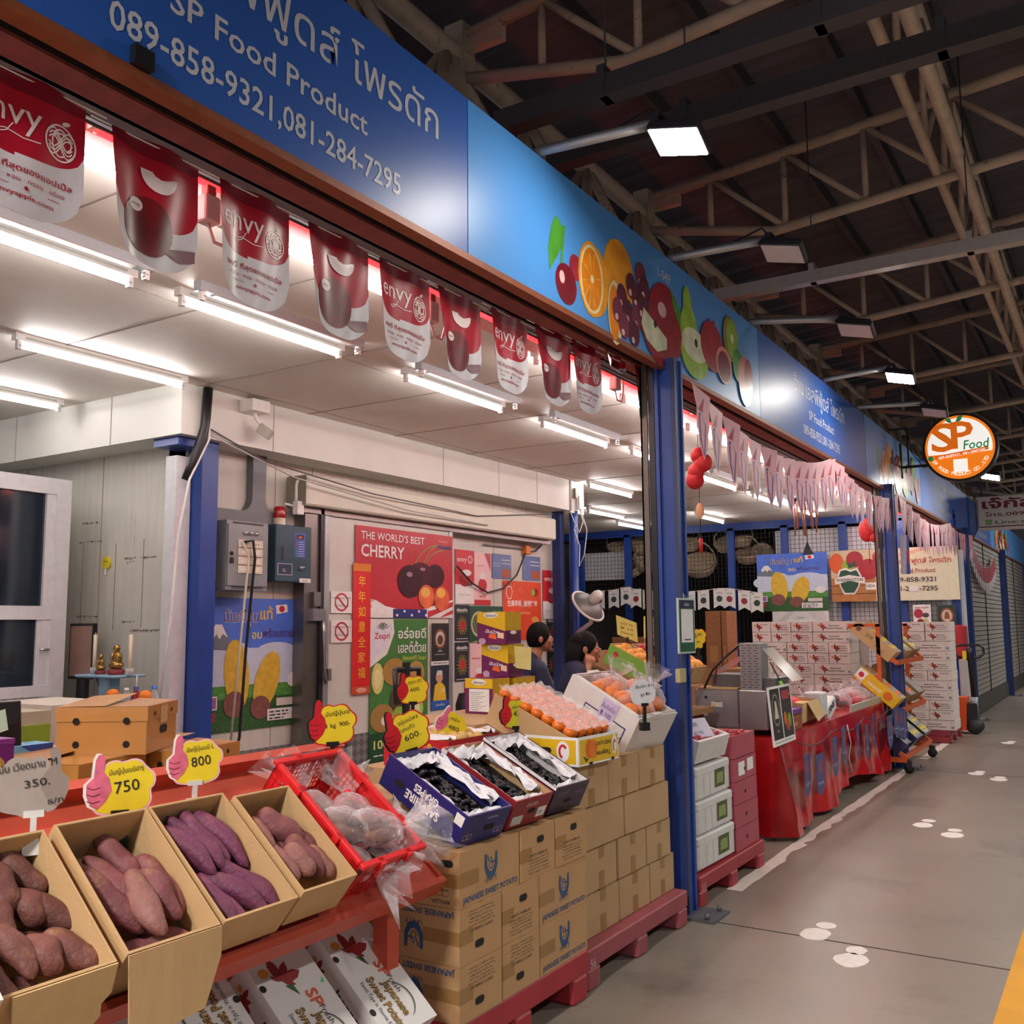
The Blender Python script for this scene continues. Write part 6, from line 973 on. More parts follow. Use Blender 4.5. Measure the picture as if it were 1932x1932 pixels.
def dec_foam(mb, w, l, d):
    Fs = LEFT(l); mb.rect(Fs, l*.3, d*.12, l*.9, d*.62, NVY, .001); mb.rect(Fs, l*.315, d*.15, l*.885, d*.59, M('#d9d6d2', .6), .0014); mb.rect(Fs, l*.5, d*.5, l*.72, d*.98, M('#cdb8dc', .6), .003); mb.text(Fs, 'ส้มจัสมิน', l*.51, d*.76, .03, UB, .004, 'l', 0, l*.19); mb.text(Fs, '฿ 100', l*.53, d*.58, .035, UB, .004, 'l', 0, l*.15); mb.rect(Fs, l*.5, d*.33, l*.56, d*.45, M('#3a8ab0', .5), .002); mb.text(Fs, '主 22', l*.68, d*.22, .045, TXT, .002, 'l', .01); mb.rect(Fs, l*.33, d*.3, l*.48, d*.55, LGR, .002)
t, W = open_carton('foam_box', 'tilted white foam box of bagged oranges beside the near post', -2.05, 4.42, 1.085, -.06, .5, .42, .44, .22, FOAM, .024, deco=dec_foam)
mb = MB(); mb.box(.012, .012, .22, .41, .018, .23, FOAM); mb.box(.012, .42, .22, .41, .428, .23, FOAM); mb.box(.012, .012, .22, .018, .428, .23, FOAM); mb.box(.15, -.004, .205, .23, .02, .232, FOAM); mb.box(.15, .42, .205, .25, .444, .232, FOAM); mb.build('lid_ridge', t)
mb = MB(); mb.box(-2.55, 4.37, .925, -2.32, 4.78, 1.1, PC); mb.obj('plain_carton', 'short carton propping up the back of the tilted foam box', 'carton')
ORM = M('#e27a28', .42, var=.12, scale=10, bump=.12, bscale=220, coat=.2); om = MB(); om.ell((0, 0, 0), (.043, .043, .039), ORM, n=14, k=10); ome = om.mesh('orange')
def orange_bag(W, label, places, where):
    for k, (x, y, z) in enumerate(places): o = bpy.data.objects.new('orange', ome); COL.objects.link(o); o.matrix_world = W @ Matrix.Translation((x, y, z)); tag(o, '%s orange in %s' % (NTH[k], where), 'orange', 'oranges in %s' % where)
    cx = sum(p[0] for p in places)/len(places); cy = sum(p[1] for p in places)/len(places); cz = max(p[2] for p in places); t = thing('fruit_bag', label, 'bag', 'clear bags of oranges in the foam box', W @ Matrix.Translation((cx, cy, cz)))
    mb = MB(); mb.ell((0, 0, -.02), (.115, .115, .075), BAG, n=18, k=10, fn=lambda q: q*(1+.12*noise.noise(q*3))); v = []; n = 16
    for j in range(6):
        u = j/5
        for i in range(n): a = 2*pi*i/n; q = .015+.055*u; v.append((q*(1+.4*sin(i*2.6)*u)*cos(a), q*(1+.4*sin(i*2.6)*u)*sin(a), .045+.10*u))
    mb.add(v, [(j*n+i, j*n+(i+1) % n, (j+1)*n+(i+1) % n, (j+1)*n+i) for j in range(5) for i in range(n)], BAG, True); mb.build('clear_bag', t)
orange_bag(W, 'knotted clear bag of oranges at the back of the foam box', [(.10, .33, .19), (.19, .35, .19), (.27, .36, .19), (.14, .26, .20), (.23, .28, .21), (.33, .33, .19)], 'the back bag of the foam box'); orange_bag(W, 'clear bag of oranges at the front of the foam box', [(.08, .1, .2), (.17, .09, .21), (.12, .18, .22), (.22, .18, .22), (.26, .1, .2)], 'the front bag of the foam box'); orange_bag(W, 'clear bag of oranges at the right end of the foam box', [(.34, .1, .22), (.37, .19, .22), (.35, .26, .23), (.31, .16, .25)], 'the right bag of the foam box')
price('round white price card on the front edge of the foam box', AX(1214, 1305, -2.02), .15, [('สิ้นจัด สาว', -.3, .1, .13, .7), ('ลูก ฿0.-', -.12, -.15, .14, .42)], M('#d9d9dd', .5), M('#d9d9dd', .5), M('#d9d9dd', .5), yaw=pi/2-.6, drop=.09, back=True)
# ---------------- red fruit box, boxes of snacks behind
def dec_rf(mb, w, l, d):
    F, Fs = FRONT(), LEFT(l); mb.disc(F, w*.35, d*.5, .03, .045, M('#c87a5a', .5, var=.5, scale=40), .001, 14); mb.disc(F, w*.22, d*.3, .025, .03, M('#b03a30', .5), .0012, 14); mb.disc(F, w*.08, d*.2, .03, .02, M('#5a8a3a', .5), .0012, 12); mb.text(F, 'Grape', w*.65, d*.55, .03, M('#e0a8a0', .5), .001, 'l', .02, w*.25); mb.stroke(Fs, [(l*.2, d*.35), (l*.8, d*.35), (l*.8, d*.75), (l*.2, d*.75), (l*.2, d*.35)], .003, M('#e8a8a8', .5), .001); mb.text(Fs, '9', l*.68, d*.58, .05, YEL, .0015, 'l', .03); mb.text(Fs, 'NET WEIGHT', l*.25, d*.42, .022, WH, .0015, 'l', .01, l*.5)
    for q in (0, 1, 2): mb.disc(Fs, l*(.14+.07*q), d*(.16+.08*(q % 2)), .03, .026, M('#e0c0a0', .5), .001+.0003*q, 12)
t, W = open_carton('fruit_box', 'red box of pale round fruit behind the grape boxes', -2.50, 3.44, 1.055, .0, 0, .40, .36, .125, M('#b8222c', .4), deco=dec_rf, inner=WC); PF = M('#d2b06a', .4, var=.2, scale=12); mb = MB(); mb.ell((0, 0, 0), (.028, .028, .026), PF, n=10, k=7); pfe = mb.mesh('pale_fruit'); random.seed(4)
for k in range(30): o = bpy.data.objects.new('pale_fruit', pfe); COL.objects.link(o); o.matrix_world = W @ Matrix.Translation((.05+.06*(k % 6)+random.uniform(-.01, .01), .05+.06*(k//6)+random.uniform(-.01, .01), .115+random.uniform(-.006, .012))); tag(o, 'pale yellow fruit in the red fruit box', 'fruit', 'pale fruit in the red fruit box')
tp = thing('wrapping_paper', 'white paper lining the red fruit box', 'paper', None, W); mb = MB(); crumple(mb, .006, .008, .07, .352, .135, .02, 31); mb.build('paper_fold', tp); mb = MB(); crumple(mb, .3, .008, .394, .352, .135, .025, 33); mb.build('paper_fold', tp); mb = MB(); crumple(mb, .01, .32, .39, .355, .14, .02, 34); mb.build('paper_fold', tp)
price('leaning yellow price card with a pink thumb, reading 480, in the red fruit box', AX(850, 1368, -2.62), .15, [('องุ่น', -.1, .15, .13, .3), ('480', -.05, -.12, .18, .36)], PKS, YS1, YS1, yaw=pi/2-.6, roll=.5, drop=.07)
mb = MB(); mb.box(-2.98, 3.42, 0, -2.52, 3.86, .92, PC); mb.obj('plain_carton', 'tall cardboard carton under the red fruit box', 'carton'); mb = MB(); mb.box(-3.35, 4.05, 0, -2.78, 5.05, 1.055, PC); mb.box(-2.782, 4.45, .3, -2.778, 4.455, 1.05, CBD); mb.obj('cardboard_box', 'large cardboard box under the small purple and yellow boxes', 'carton')
mb = MB(); mb.box(-2.95, 3.1, 0, -2.6, 3.36, .86, PC); mb.obj('cardboard_box', 'cardboard box between the crate and the red fruit box', 'carton'); mb = MB(); mb.rbox(-2.80, 2.94, .86, -2.62, 3.08, .90, M('#5a4a3a', .5), .01); 
SHP, SHY = M('#6d1f54', .4), M('#e0b81f', .4)
def shitari(label, x, y, zt, yaw, w, l, h, white=False):
    W = BF(x, y, zt, yaw, 0, h); t = thing('snack_box', label, 'box', 'small purple and yellow boxes stacked by the man', W); mb = MB(); mb.box(0, 0, 0, w, l, h, SHP); F, Fs = FRONT(), LEFT(l)
    if white: mb.rect(Fs, 0, h*.72, l, h, SHY, .0006); mb.rect(Fs, l*.15, h*.06, l*.88, h*.7, WH, .001); [mb.rect(Fs, l*.2, h*(.1+.055*k), l*(.5+.3*((k*7) % 5)/5), h*(.115+.055*k), GREY, .0014) for k in range(10)]
    else: mb.poly(Fs, [(0, h*.68), (l, h*.4), (l, h), (0, h)], SHY, .0006); mb.text(Fs, 'มันม่วง', l*.3, h*.36, h*.14, WH, .0012, 'l', .02, l*.5, -.1); mb.poly(Fs, [(l*.4, h*.2), (l*.7, h*.14), (l*.66, h*.3), (l*.45, h*.32)], ORG, .001); mb.poly(Fs, [(l*.72, h*.2), (l*.95, h*.16), (l*.95, h*.34), (l*.74, h*.36)], M('#e8c8a0', .5), .001); mb.disc(Fs, l*.18, h*.08, l*.13, h*.1, M('#c8a0b8', .5), .001, 14)
    mb.poly(Fs, arc(l*.5, h*.9, l*.26, h*.09, 0, 360, 16), WH, .0016); mb.text(Fs, 'Shitari', l*.5, h*.855, h*.1, TXT, .0022, 'c', .015, l*.38); mb.rect(F, 0, h*.42, w, h, M('#caa41c', .4), .0006); mb.rect(F, w*.1, h*.1, w*.9, h*.36, M('#54203f', .4), .001); mb.disc(F, w*.5, h*.36, w*.2, h*.06, WH, .0014, 12); mb.build('box_body', t)
shitari('topmost purple and yellow snack box of the stack', -3.02, 4.71, 1.628, -.1, .15, .21, .185); shitari('middle purple and yellow snack box with a yellow note on its side', -3.02, 4.74, 1.440, -.1, .15, .20, .186); shitari('bottom left snack box with a white printed label', -3.01, 4.56, 1.252, -.02, .17, .19, .195, True); shitari('bottom right snack box half hidden by the 430 price card', -3.01, 4.80, 1.248, .0, .22, .19, .19, True)
mb = MB(); p = AX(988, 1240, -2.95); F = Fr(p, (.55, .83, 0), (0, 0, 1)); mb.prism(F, [(-.05, -.06), (.045, -.075), (.05, .055), (-.06, .065)], M('#e3da8a', .6), -.0006, .0006); mb.obj('paper_note', 'pale yellow handwritten note beside the middle snack box', 'note')
mb = MB(); p = AX(770, 1330, -2.9); mb.box(p.x-.012, p.y-.03, .9, p.x+.012, p.y+.0, 1.38, BLACKP); mb.box(p.x-.1, p.y-.12, .88, p.x+.1, p.y+.12, .9, BLACKP); t = thing('sign_stand', 'black card stand with a frame in front of the green kiwi poster', 'stand', None, at=(p.x, p.y, .88)); mb.build('post', t, True); mb = MB(); q = AX(768, 1295, -2.9); mb.tube([(q.x, q.y-.09, q.z+.08), (q.x, q.y+.09, q.z+.08), (q.x, q.y+.1, q.z-.06), (q.x, q.y-.08, q.z-.07), (q.x, q.y-.09, q.z+.08)], .014, BLACKP, 8); mb.build('frame_loop', t, True); mb = MB(); mb.box(-3.1, p.y-.2, 0, -2.72, p.y+.2, .88, PC); mb.obj('cardboard_box', 'cardboard box under the black card stand', 'carton')
def gascan(label, px, py, x): p = AX(px, py, x); mb = MB(); W2 = T(p.x, p.y, 0); t = thing('plastic_bin', label, 'bin', None, W2); h = p.z; mb.lathe([(0, 0), (.09, 0), (.09, h*.9), (.06, h), (0, h)], BLACKP, 16); mb.build('body', t); mb = MB(); mb.lathe([(.092, h*.72), (.093, h*.72), (.093, h*.82), (.092, h*.82)], M('#b59a2a', .5), 16); mb.build('band', t)
gascan('black bin with a yellow band in front of the wall, left of the snack boxes', 878, 1308, -5.0); gascan('black bin with a yellow band behind the 900 price card', 632, 1385, -4.6)
# ================================================================ right hand bay: table, machine, foam and pink boxes, white cartons
pallet('red plastic pallet beyond the near post, under the pink and white boxes', -2.06, 5.17, 6.30, .95, .165, M('#9a2a32', .5, var=.1, scale=8), 'S15')
PKB, FMB = M('#a84a58', .55, var=.06, scale=6), M('#d5d4d0', .6, bump=.1, bscale=120)
def pink(k, z, h, top=False):
    t, W = (open_carton('pink_box', 'open pink box of red fruit on top of the pink stack', -2.08, 5.83, z+h, .02, 0, .43, .5, h, PKB, inner=M('#e0b8a0', .6), group='pink cartons stacked beyond the near post') if top else (None, None))
    if not top:
        W = BF(-2.08, 5.83, z+h, random.uniform(-.015, .015), 0, h); t = thing('pink_box', 'closed pink carton, %s from the bottom of the pink stack' % NTH[k], 'box', 'pink cartons stacked beyond the near post', W); mb = MB(); mb.box(0, 0, 0, .43, .5, h-.003, PKB); F = FRONT(); slit(mb, F, .2, h*.45, .03, .022); mb.text(F, '15', .34, h*.72, .02, M('#d08a94', .5), .001); mb.rect(F, .02, h*.96, .41, h*.97, M('#7a2f3c', .5), .0012)
        if k == 3: mb.rect(F, .08, h*.2, .2, h*.8, WH, .001); mb.rect(F, .25, h*.3, .37, h*.85, WH, .001)
        mb.build('carton_body', t)
    return t, W
for k in range(4): pink(k, .168+.138*k, .138)
t, W = pink(4, .722, .135, True); RFM = M('#a8283a', .35, var=.3, scale=30); mb = MB(); mb.ell((0, 0, 0), (.03, .03, .028), RFM, n=10, k=7); rfe = mb.mesh('red_fruit'); random.seed(9)
for k in range(24): o = bpy.data.objects.new('red_fruit', rfe); COL.objects.link(o); o.matrix_world = W @ Matrix.Translation((.06+.06*(k % 6), .06+.1*(k//6), .12+random.uniform(-.015, .012))); tag(o, 'dark red round fruit in the open pink box', 'fruit', 'red fruit in the open pink box')
for k in range(3):
    W = BF(-2.09, 5.23, .168+.19*(k+1), random.uniform(-.03, .03), 0, .185); t = thing('foam_box', 'white foam box with a green picture label, %s of the foam stack' % ('bottom', 'middle', 'top closed one')[k], 'box', 'white foam boxes stacked beyond the near post', W); mb = MB(); mb.rbox(0, 0, 0, .57, .45, .185, FMB, .03); F = FRONT(); mb.rect(F, .30, .04, .47, .15, M('#4a5a2a', .5, var=.4, scale=25), .001); mb.rect(F, .33, .06, .44, .12, M('#8a9a5a', .5, var=.3, scale=30), .0016)
    for q in (.12, .22, .5, .54): mb.rect(F, q, .012, q+.008, .175, M('#c3c3c0', .6), .0008)
    mb.build('foam_body', t); mb = MB(); mb.rbox(-.002, -.002, .135, .572, .452, .187, FMB, .02); mb.build('lid', t)
t, W = open_carton('foam_box', 'open white foam box of dark fruit tilted on top of the foam stack', -2.07, 5.25, .885, .0, .28, .5, .42, .13, FMB, .022, group='white foam boxes stacked beyond the near post'); random.seed(2)
for k in range(24): o = bpy.data.objects.new('red_fruit', rfe); COL.objects.link(o); o.matrix_world = W @ Matrix.Translation((.06+.075*(k % 6), .06+.09*(k//6), .10+random.uniform(-.012, .012))); tag(o, 'dark red round fruit in the tilted open foam box', 'fruit', 'red fruit in the tilted foam box')
mb = MB(); p = W @ Vector((.22, .1, .16)); F = Fr(p, (.3, .95, 0), (-.5, 0, .85)); mb.prism(F, [(-.1, -.06), (.1, -.06), (.1, .06), (-.1, .06)], M('#dcd6e4', .6), -.0006, .0006); mb.text(F, 'GBE', -.06, .01, .035, UB, .0014, 'l', 0); mb.text(F, 'ลูก 390', -.07, -.04, .03, UB, .0014); mb.obj('paper_note', 'white handwritten note lying on the tilted foam box', 'note')
# green and brown fruit cartons behind the foam box, running on behind the near post
GRC = M('#7fae3c', .45, var=.05); MANGO, REDAP, PEACH = M('#e8a03a', .35, var=.2, scale=8), M('#b5303a', .3, var=.25, scale=8), M('#e0806a', .4, var=.2, scale=8)
tb = thing('display_table', 'long fruit display table behind the near post', 'table', None, at=(-2.95, 7, 0)); mb = MB(); mb.box(-3.1, 5.95, .9, -2.62, 6.95, .94, CBD); mb.build('tabletop', tb, True); mb = MB(); mb.box(-3.05, 6.0, 0, -2.68, 6.9, .9, M('#6a1a1e', .7)); mb.build('skirt', tb, True)
def dec_green(mb, w, l, d): Fs = LEFT(l); mb.rect(Fs, 0, 0, l, d, GRC, .0006); G = Fr(Fs.p(l, d), -Fs.U, -Fs.V); mb.text(G, 'Pommes de France', l*.08, d*.55, .035, WH, .0016, 'l', .01, l*.6); mb.disc(Fs, l*.16, d*.62, .022, .022, M('#c02a2a', .5), .0014, 14); mb.rect(Fs, l*.7, 0, l, d*.3, WH, .001)
ms = {}
for nm, m, r in (('mango', MANGO, (.04, .055, .036)), ('apple', REDAP, (.036, .036, .034)), ('peach', PEACH, (.036, .036, .034))):
    mb = MB(); mb.ell((0, 0, 0), r, m, n=12, k=8); ms[nm] = mb.mesh(nm)
def fruit_carton(label, x, y, z, w, l, d, kind, deco=None, m=CB, tilt=.45, n=14, seed=1, yaw=0.):
    t, W = open_carton('fruit_carton', label, x, y, z, yaw, tilt, w, l, d, m, deco=deco); random.seed(seed)
    for k in range(n):
        o = bpy.data.objects.new(kind, ms[kind]); COL.objects.link(o); o.matrix_world = W @ Matrix.Translation((w*(.2+.3*(k % 3)), l*(.14+.18*(k//3)), d-.02+random.uniform(-.01, .012))) @ Matrix.Rotation(random.uniform(0, 3), 4, 'Z'); tag(o, '%s in the %s' % ({'mango': 'yellow mango', 'apple': 'red apple', 'peach': 'pinkish peach'}[kind], label), kind, '%ss in the %s' % (kind, label))
    return t, W
fruit_carton('green printed carton behind the foam box', -2.66, 6.10, 1.235, .28, .42, .14, 'mango', dec_green, CB, seed=3); fruit_carton('carton of red apples behind the near post', -2.66, 6.40, 1.235, .27, .40, .13, 'apple', None, CB, seed=4); fruit_carton('carton of mangoes right of the near post', -2.66, 6.69, 1.235, .26, .40, .13, 'mango', None, CB, seed=5)
for k, (x, y, z, kd) in enumerate(((-3.35, 7.3, 1.17, 'apple'), (-3.35, 7.62, 1.17, 'peach'), (-3.35, 7.94, 1.17, 'mango'), (-3.35, 8.26, 1.17, 'apple'))): fruit_carton('open carton %s in the row behind the machine' % NTH[k], x, y, z, .29, .42, .13, kd, None, CB, .4, 14, 10+k)
mb = MB(); mb.box(-3.85, 7.2, 0, -3.38, 8.75, .98, CBD); mb.obj('low_counter', 'dark counter under the row of fruit cartons behind the machine', 'counter')
def note(label, p, u, w, h, els, clip=True, tilt=.2):
    t = thing('price_note', label, 'price sign', None, Matrix.Translation(p)); F = Fr((0, 0, 0), u, (0, tilt*.3, 1)); mb = MB(); mb.prism(F, [(-w/2, 0), (w/2, -.02), (w/2, h), (-w/2, h+.02)], M('#e6e07a', .6), -.0006, .0006)
    for i, e in enumerate(els): mb.text(F, e, 0, h*(.7-.27*i), h*.17, M('#b0392a', .6), .0014, 'c', .01, w*.6)
    mb.build('paper', t); mb = MB(); mb.bar((0, 0, 0), (0, 0, -.07), .012, .012, BLACKP); mb.box(-.02, -.01, -.1, .02, .01, -.06, BLACKP); mb.build('clip', t)
note('yellow price note leaning over the green fruit carton', AX(1184, 1202, -3.0), (.8, .55, -.25), .15, .12, ('LOT 72', '฿ 10', 'Premium'), tilt=-.4); note('upright yellow price note at the left edge of the near post', AX(1231, 1203, -2.95), (.85, .5, .02), .13, .14, ('Envy Apple', '30 : ฿', '฿ 20', 'Sweet'))
price('yellow price card with a red thumb right of the near post', AX(1317, 1200, -2.95), .15, [('20', -.05, 0, .2, .3)], yaw=pi/2-.6, drop=.1); price('small yellow price card low beside the red thumb card', AX(1316, 1213, -2.85), .10, [('30', -.1, 0, .2, .3)], YS1, YS1, YS1, yaw=pi/2-.6, drop=.06)
# stools, chair and cartons by the wire mesh
t = thing('chair', 'red metal chair near the wire mesh behind the woman', 'chair', None, T(-5.1, 10.9, 0, .4)); RM = M('#b0202a', .4)
mb = MB(); mb.rbox(-.2, -.2, .62, .2, .2, .65, RM, .02); mb.build('seat', t); mb = MB(); mb.tube([(-.2, .18, .65), (-.22, .2, .95), (-.2, .2, 1.05), (-.05, .22, 1.08), (.05, .22, 1.05), (.12, .2, .95), (.2, .18, .65)], .014, RM, 7); mb.build('backrest', t)
for x in (-.18, .18):
    for y in (-.18, .18): mb = MB(); mb.tube([(x, y, 0), (x, y, .64)], .014, RM, 7); mb.build('leg', t)
p = AY(1175, 1200, 12.4); WOOD = M('#8a5a34', .6, var=.15, scale=8, stretch=(1, 1, 6))
for k, (px0, px1, zt, lb) in enumerate(((1155, 1182, 1.37, 'wooden fruit crate with a dark red label by the mesh'), (1183, 1214, 1.37, 'plain brown crate right of the labelled wooden crate'), (1332, 1360, 1.72, 'tall tan carton by the mesh left of a blue frame bar'), (1362, 1372, 1.72, 'tan carton squeezed beside the blue frame bar'))):
    a, b = AY(px0, 1200, 12.6), AY(px1, 1200, 12.6); mb = MB(); mb.box(a.x, 12.6, .95, b.x, 13.0, zt, WOOD); mb.rect(Fr((a.x, 12.6, .95), (1, 0, 0), (0, 0, 1)), .05, .08, b.x-a.x-.05, .3, M('#6a1f1c', .5) if k == 0 else M('#a07440', .6), .001); mb.box(a.x-.002, 12.598, zt-.012, b.x+.002, 13.002, zt, CBD); mb.obj('fruit_crate', lb, 'crate')
mb = MB(); mb.box(-7.2, 12.5, 0, -3.9, 13.1, .95, CBD); mb.obj('low_counter', 'low dark counter in front of the wire mesh', 'counter')
# ---------------- table with red cloth
SAT = M('#b3141c', .27, var=.08, scale=3, bump=.25, bscale=7, coat=.15)
tb = thing('folding_table', 'long table under the red satin cloth', 'table', None, at=(-2.8, 9, 0)); mb = MB(); mb.box(-3.2, 7.12, .68, -2.23, 10.84, .71, GREY); mb.build('tabletop', tb, True)
for x in (-3.1, -2.35):
    for y in (7.4, 10.7): mb = MB(); mb.tube([(x, y, 0), (x, y, .68)], .02, GREY, 7); mb.build('leg', tb, True)
mb = MB(); path = [(-3.25, 7.08), (-2.19, 7.08), (-2.19, 10.88), (-3.25, 10.88)]; P_ = []
for a, b, n in ((0, 1, 26), (1, 2, 70), (2, 3, 12)):
    for i in range(n): q = i/n; P_.append((path[a][0]+(path[b][0]-path[a][0])*q, path[a][1]+(path[b][1]-path[a][1])*q, (0, -1) if a == 0 else ((1, 0) if a == 1 else (0, 1))))
def cloth(a, b):
    k = min(int(a*(len(P_)-1)), len(P_)-1); x, y, nrm = P_[k]; s = k*.11; hem = .03+(.13*math.exp(-((y-9.3)/.75)**2) if nrm[0] else 0); z = .715-(.715-hem)*b; f = (b**1.1)*(.03*sin(s*5.1)+.03*sin(s*2.3+1)+.016*sin(s*11+b*4))+.05*b
    if nrm[0]: f += .05*b*math.exp(-((y-7.2)/.25)**2)-.05*b*math.exp(-((y-8.75)/.2)**2)
    f += .012*noise.noise(Vector((s*2, b*5, 3)))*b*2
    return (x+nrm[0]*f, y+nrm[1]*f, z)
mb.grid(cloth, len(P_)-1, 22, SAT); mb.box(-3.25, 7.08, .711, -2.19, 10.88, .717, SAT); mb.obj('tablecloth', 'glossy red satin cloth hanging to the floor around the long table', 'tablecloth')
BLF = M('#27336f', .4, var=.1, scale=20)
t = thing('bunting', 'string of dark blue tongue shaped flags along the front of the red cloth', 'bunting', None, at=(-2.1, 7.0, .7)); ys = [7.12, 7.4, 7.92, 8.2, 8.75, 9.05, 9.38, 9.7, 10.02, 10.32, 10.56, 10.74]; mb = MB(); mb.tube([(-2.03, 7.0+.196*i, .705-.07*sin(pi*((i*.2) % 1.1)/1.1)) for i in range(21)], .004, BLACKP, 5); mb.tube([(-2.11, 8.83, .66), (-2.09, 8.86, .5), (-2.11, 8.84, .38), (-2.1, 8.9, .25)], .005, WHITE, 5); mb.build('cord', t, True)
for i, y in enumerate(ys):
    z = .70-.03*(i % 3)-(.10 if i < 2 else 0); mb = MB(); F = Fr((-2.015+.008*(i % 2), y, z), (random.uniform(-.25, .1), 1, 0), (0, 0, 1)); w, h = .215, .31; mb.prism(F, [(0, 0), (0, -h*.75), (w*.2, -h*.93), (w*.5, -h), (w*.8, -h*.93), (w, -h*.75), (w, 0)], BLF, -.001, .001); mb.poly(F, [(w*.35, -h*.2), (w*.6, -h*.15), (w*.7, -h*.4), (w*.5, -h*.5), (w*.3, -h*.4)], M('#8a3a4a', .5), .0016); mb.text(F, 'Australia', w*.5, -h*.72, .035, M('#a8b0d8', .5), .0016, 'c', .01, w*.7); mb.build('flag', t, True)
# ---------------- steel machine on the table
SS = M('#a8aaab', .3, .45, var=.06, scale=2, bump=.12, bscale=3); SSD = M('#6c6e70', .4, .5)
t = thing('steel_machine', 'stainless steel machine with a slotted tower on the near end of the red table', 'machine', None, T(-2.84, 7.14, .72)); mb = MB(); mb.rbox(0, 0, .04, .56, .42, .33, SS, .012); mb.box(.34, -.004, .03, .352, 0, .33, SSD); mb.box(.02, -.004, .05, .33, -.001, .055, SSD)
F = FRONT()
for a, b in ((.15, 2), (.23, 2)):
    for k in range(3): mb.rect(F, a, .28-.022*k, a+.055, .285-.022*k, M('#dfe2e4', .2, .6), .002)
for a in (.39, .47):
    for k in range(2): mb.rect(F, a, .28-.02*k, a+.05, .286-.02*k, M('#dfe2e4', .2, .6), .002)
mb.disc(F, .09, .27, .012, .012, BLACKP, .002, 12); mb.build('cabinet', t); mb = MB(); mb.rect(F, .13, .2, .22, .24, WH, .002); mb.poly(F, [(.14, .205), (.165, .205), (.152, .235)], YL, .003); mb.rect(F, .04, .13, .1, .2, WH, .002); mb.disc(F, .06, .185, .01, .01, BLUEP, .003, 10); mb.rect(F, .04, .165, .1, .172, YL, .003); mb.build('warning_label', t)
mb = MB(); mb.box(.36, .02, .33, .52, .2, .68, M('#a5a7a7', .4, .4))
for k in range(17):
    for j in range(3): mb.rect(FRONT(y=.02), .368+.048*j+.012*(k % 2), .35+.0195*k, .40+.048*j+.012*(k % 2), .354+.0195*k, BLACKP, .001)
mb.build('slotted_tower', t); mb = MB(); mb.box(.1, .1, .33, .36, .4, .44, SSD); mb.box(.52, .05, .33, .62, .38, .42, SSD); mb.build('feed_tray', t); mb = MB(); mb.box(.56, .05, .04, .62, .38, .33, SSD); mb.tube([(.6, .05, .18), (.6, -.02, .18)], .015, STEEL, 8); mb.build('side_bracket', t)
mb = MB(); mb.add([(.08, .1, .44), (.36, .1, .60), (.36, .4, .60), (.08, .4, .44)], [(0, 1, 2, 3)], CLEAR('#d8dcd8', .25, .1)); mb.build('clear_cover', t); mb = MB(); mb.add([(.52, .06, .64), (.74, .06, .4), (.74, .36, .4), (.52, .36, .64)], [(0, 1, 2, 3)], CLEAR('#c8c8b8', .4, .15)); mb.build('clear_cover', t); mb = MB(); mb.tube([(.08, .0, .34), (.16, -.02, .48), (.28, 0, .6), (.37, .05, .68)], .009, BLACKP, 7); mb.tube([(.12, .1, .36), (.16, .08, .52), (.3, .08, .63), (.38, .1, .66)], .008, M('#7a3a3a', .5), 7); mb.build('cable', t); mb = MB(); mb.box(.02, .0, .332, .34, .2, .345, CBE); mb.build('cardboard_sheet', t)
mb = MB(); mb.tube([(-2.26, 7.2, 1.26), (-2.14, 7.24, 1.0)], .006, BLACKP, 6); mb.tube([(-2.2, 7.22, 1.12), (-2.15, 7.24, 1.02)], .014, M('#8fd04a', .4), 8); mb.obj('wiper_stick', 'thin stick with a bright green sleeve beside the slotted tower', 'stick')
W = BF(-2.14, 6.74, 1.09, .02, -.08, .40); t = thing('poster_board', 'black and white double poster board leaning at the corner of the red table', 'poster', None, W); mb = MB(); mb.box(0, 0, 0, .56, .01, .41, WH); F = FRONT(); art(mb, F, .56, .41, [('r', .04, .1, .46, .96, M('#1d1d1c', .45)), ('e', .25, .6, .17, .28, M('#8a7a66', .5)), ('e', .25, .6, .14, .24, M('#24211e', .5)), ('p', [(.16, .45), (.34, .45), (.28, .75), (.22, .75)], M('#cfc2b0', .5)), ('t', 'ARL', .25, .22, .06, WH, 'c'), ('r', .5, .1, .96, .96, M('#2d2a2c', .45, var=.3, scale=20)), ('r', .55, .75, .9, .9, M('#a83040', .5, var=.4, scale=40)), ('e', .62, .42, .07, .12, M('#c06a2a', .5)), ('e', .8, .38, .08, .12, M('#7a9a2a', .5)), ('e', .7, .3, .08, .1, M('#b04028', .5)), ('l', .08, .04, .9, .03, LGR)]); mb.build('board', t)
W = Matrix.Translation(AX(1279, 1232, -2.03)) ; a, b = AX(1279, 1128, -2.03), AX(1307, 1232, -2.03); t = thing('payment_placard', 'green framed white placard hung on the near blue post', 'sign', None, BF(-2.03, a.y, a.z, -.1, 0, a.z-b.z)); w, h = b.y-a.y, a.z-b.z; mb = MB(); mb.rbox(0, 0, 0, w, .012, h, M('#c3d0c8', .4), .004); F = FRONT(); mb.rect(F, .01, .01, w-.01, h-.01, M('#245a40', .4), .001); mb.rect(F, .01, h*.82, w-.01, h*.96, M('#1f2a4a', .4), .0014); mb.rect(F, w*.14, h*.2, w*.86, h*.8, M('#e4e4e2', .5), .0018); mb.text(F, 'รับเงิน', w*.5, h*.86, .022, WH, .002, 'c'); mb.rect(F, w*.3, h*.24, w*.7, h*.26, TXT, .0024); mb.build('placard', t); mb = MB(); mb.tube([(w*.4, .004, h), (w*.5, .02, h+.03), (w*.6, .004, h)], .003, STEEL, 5); mb.build('hook', t)
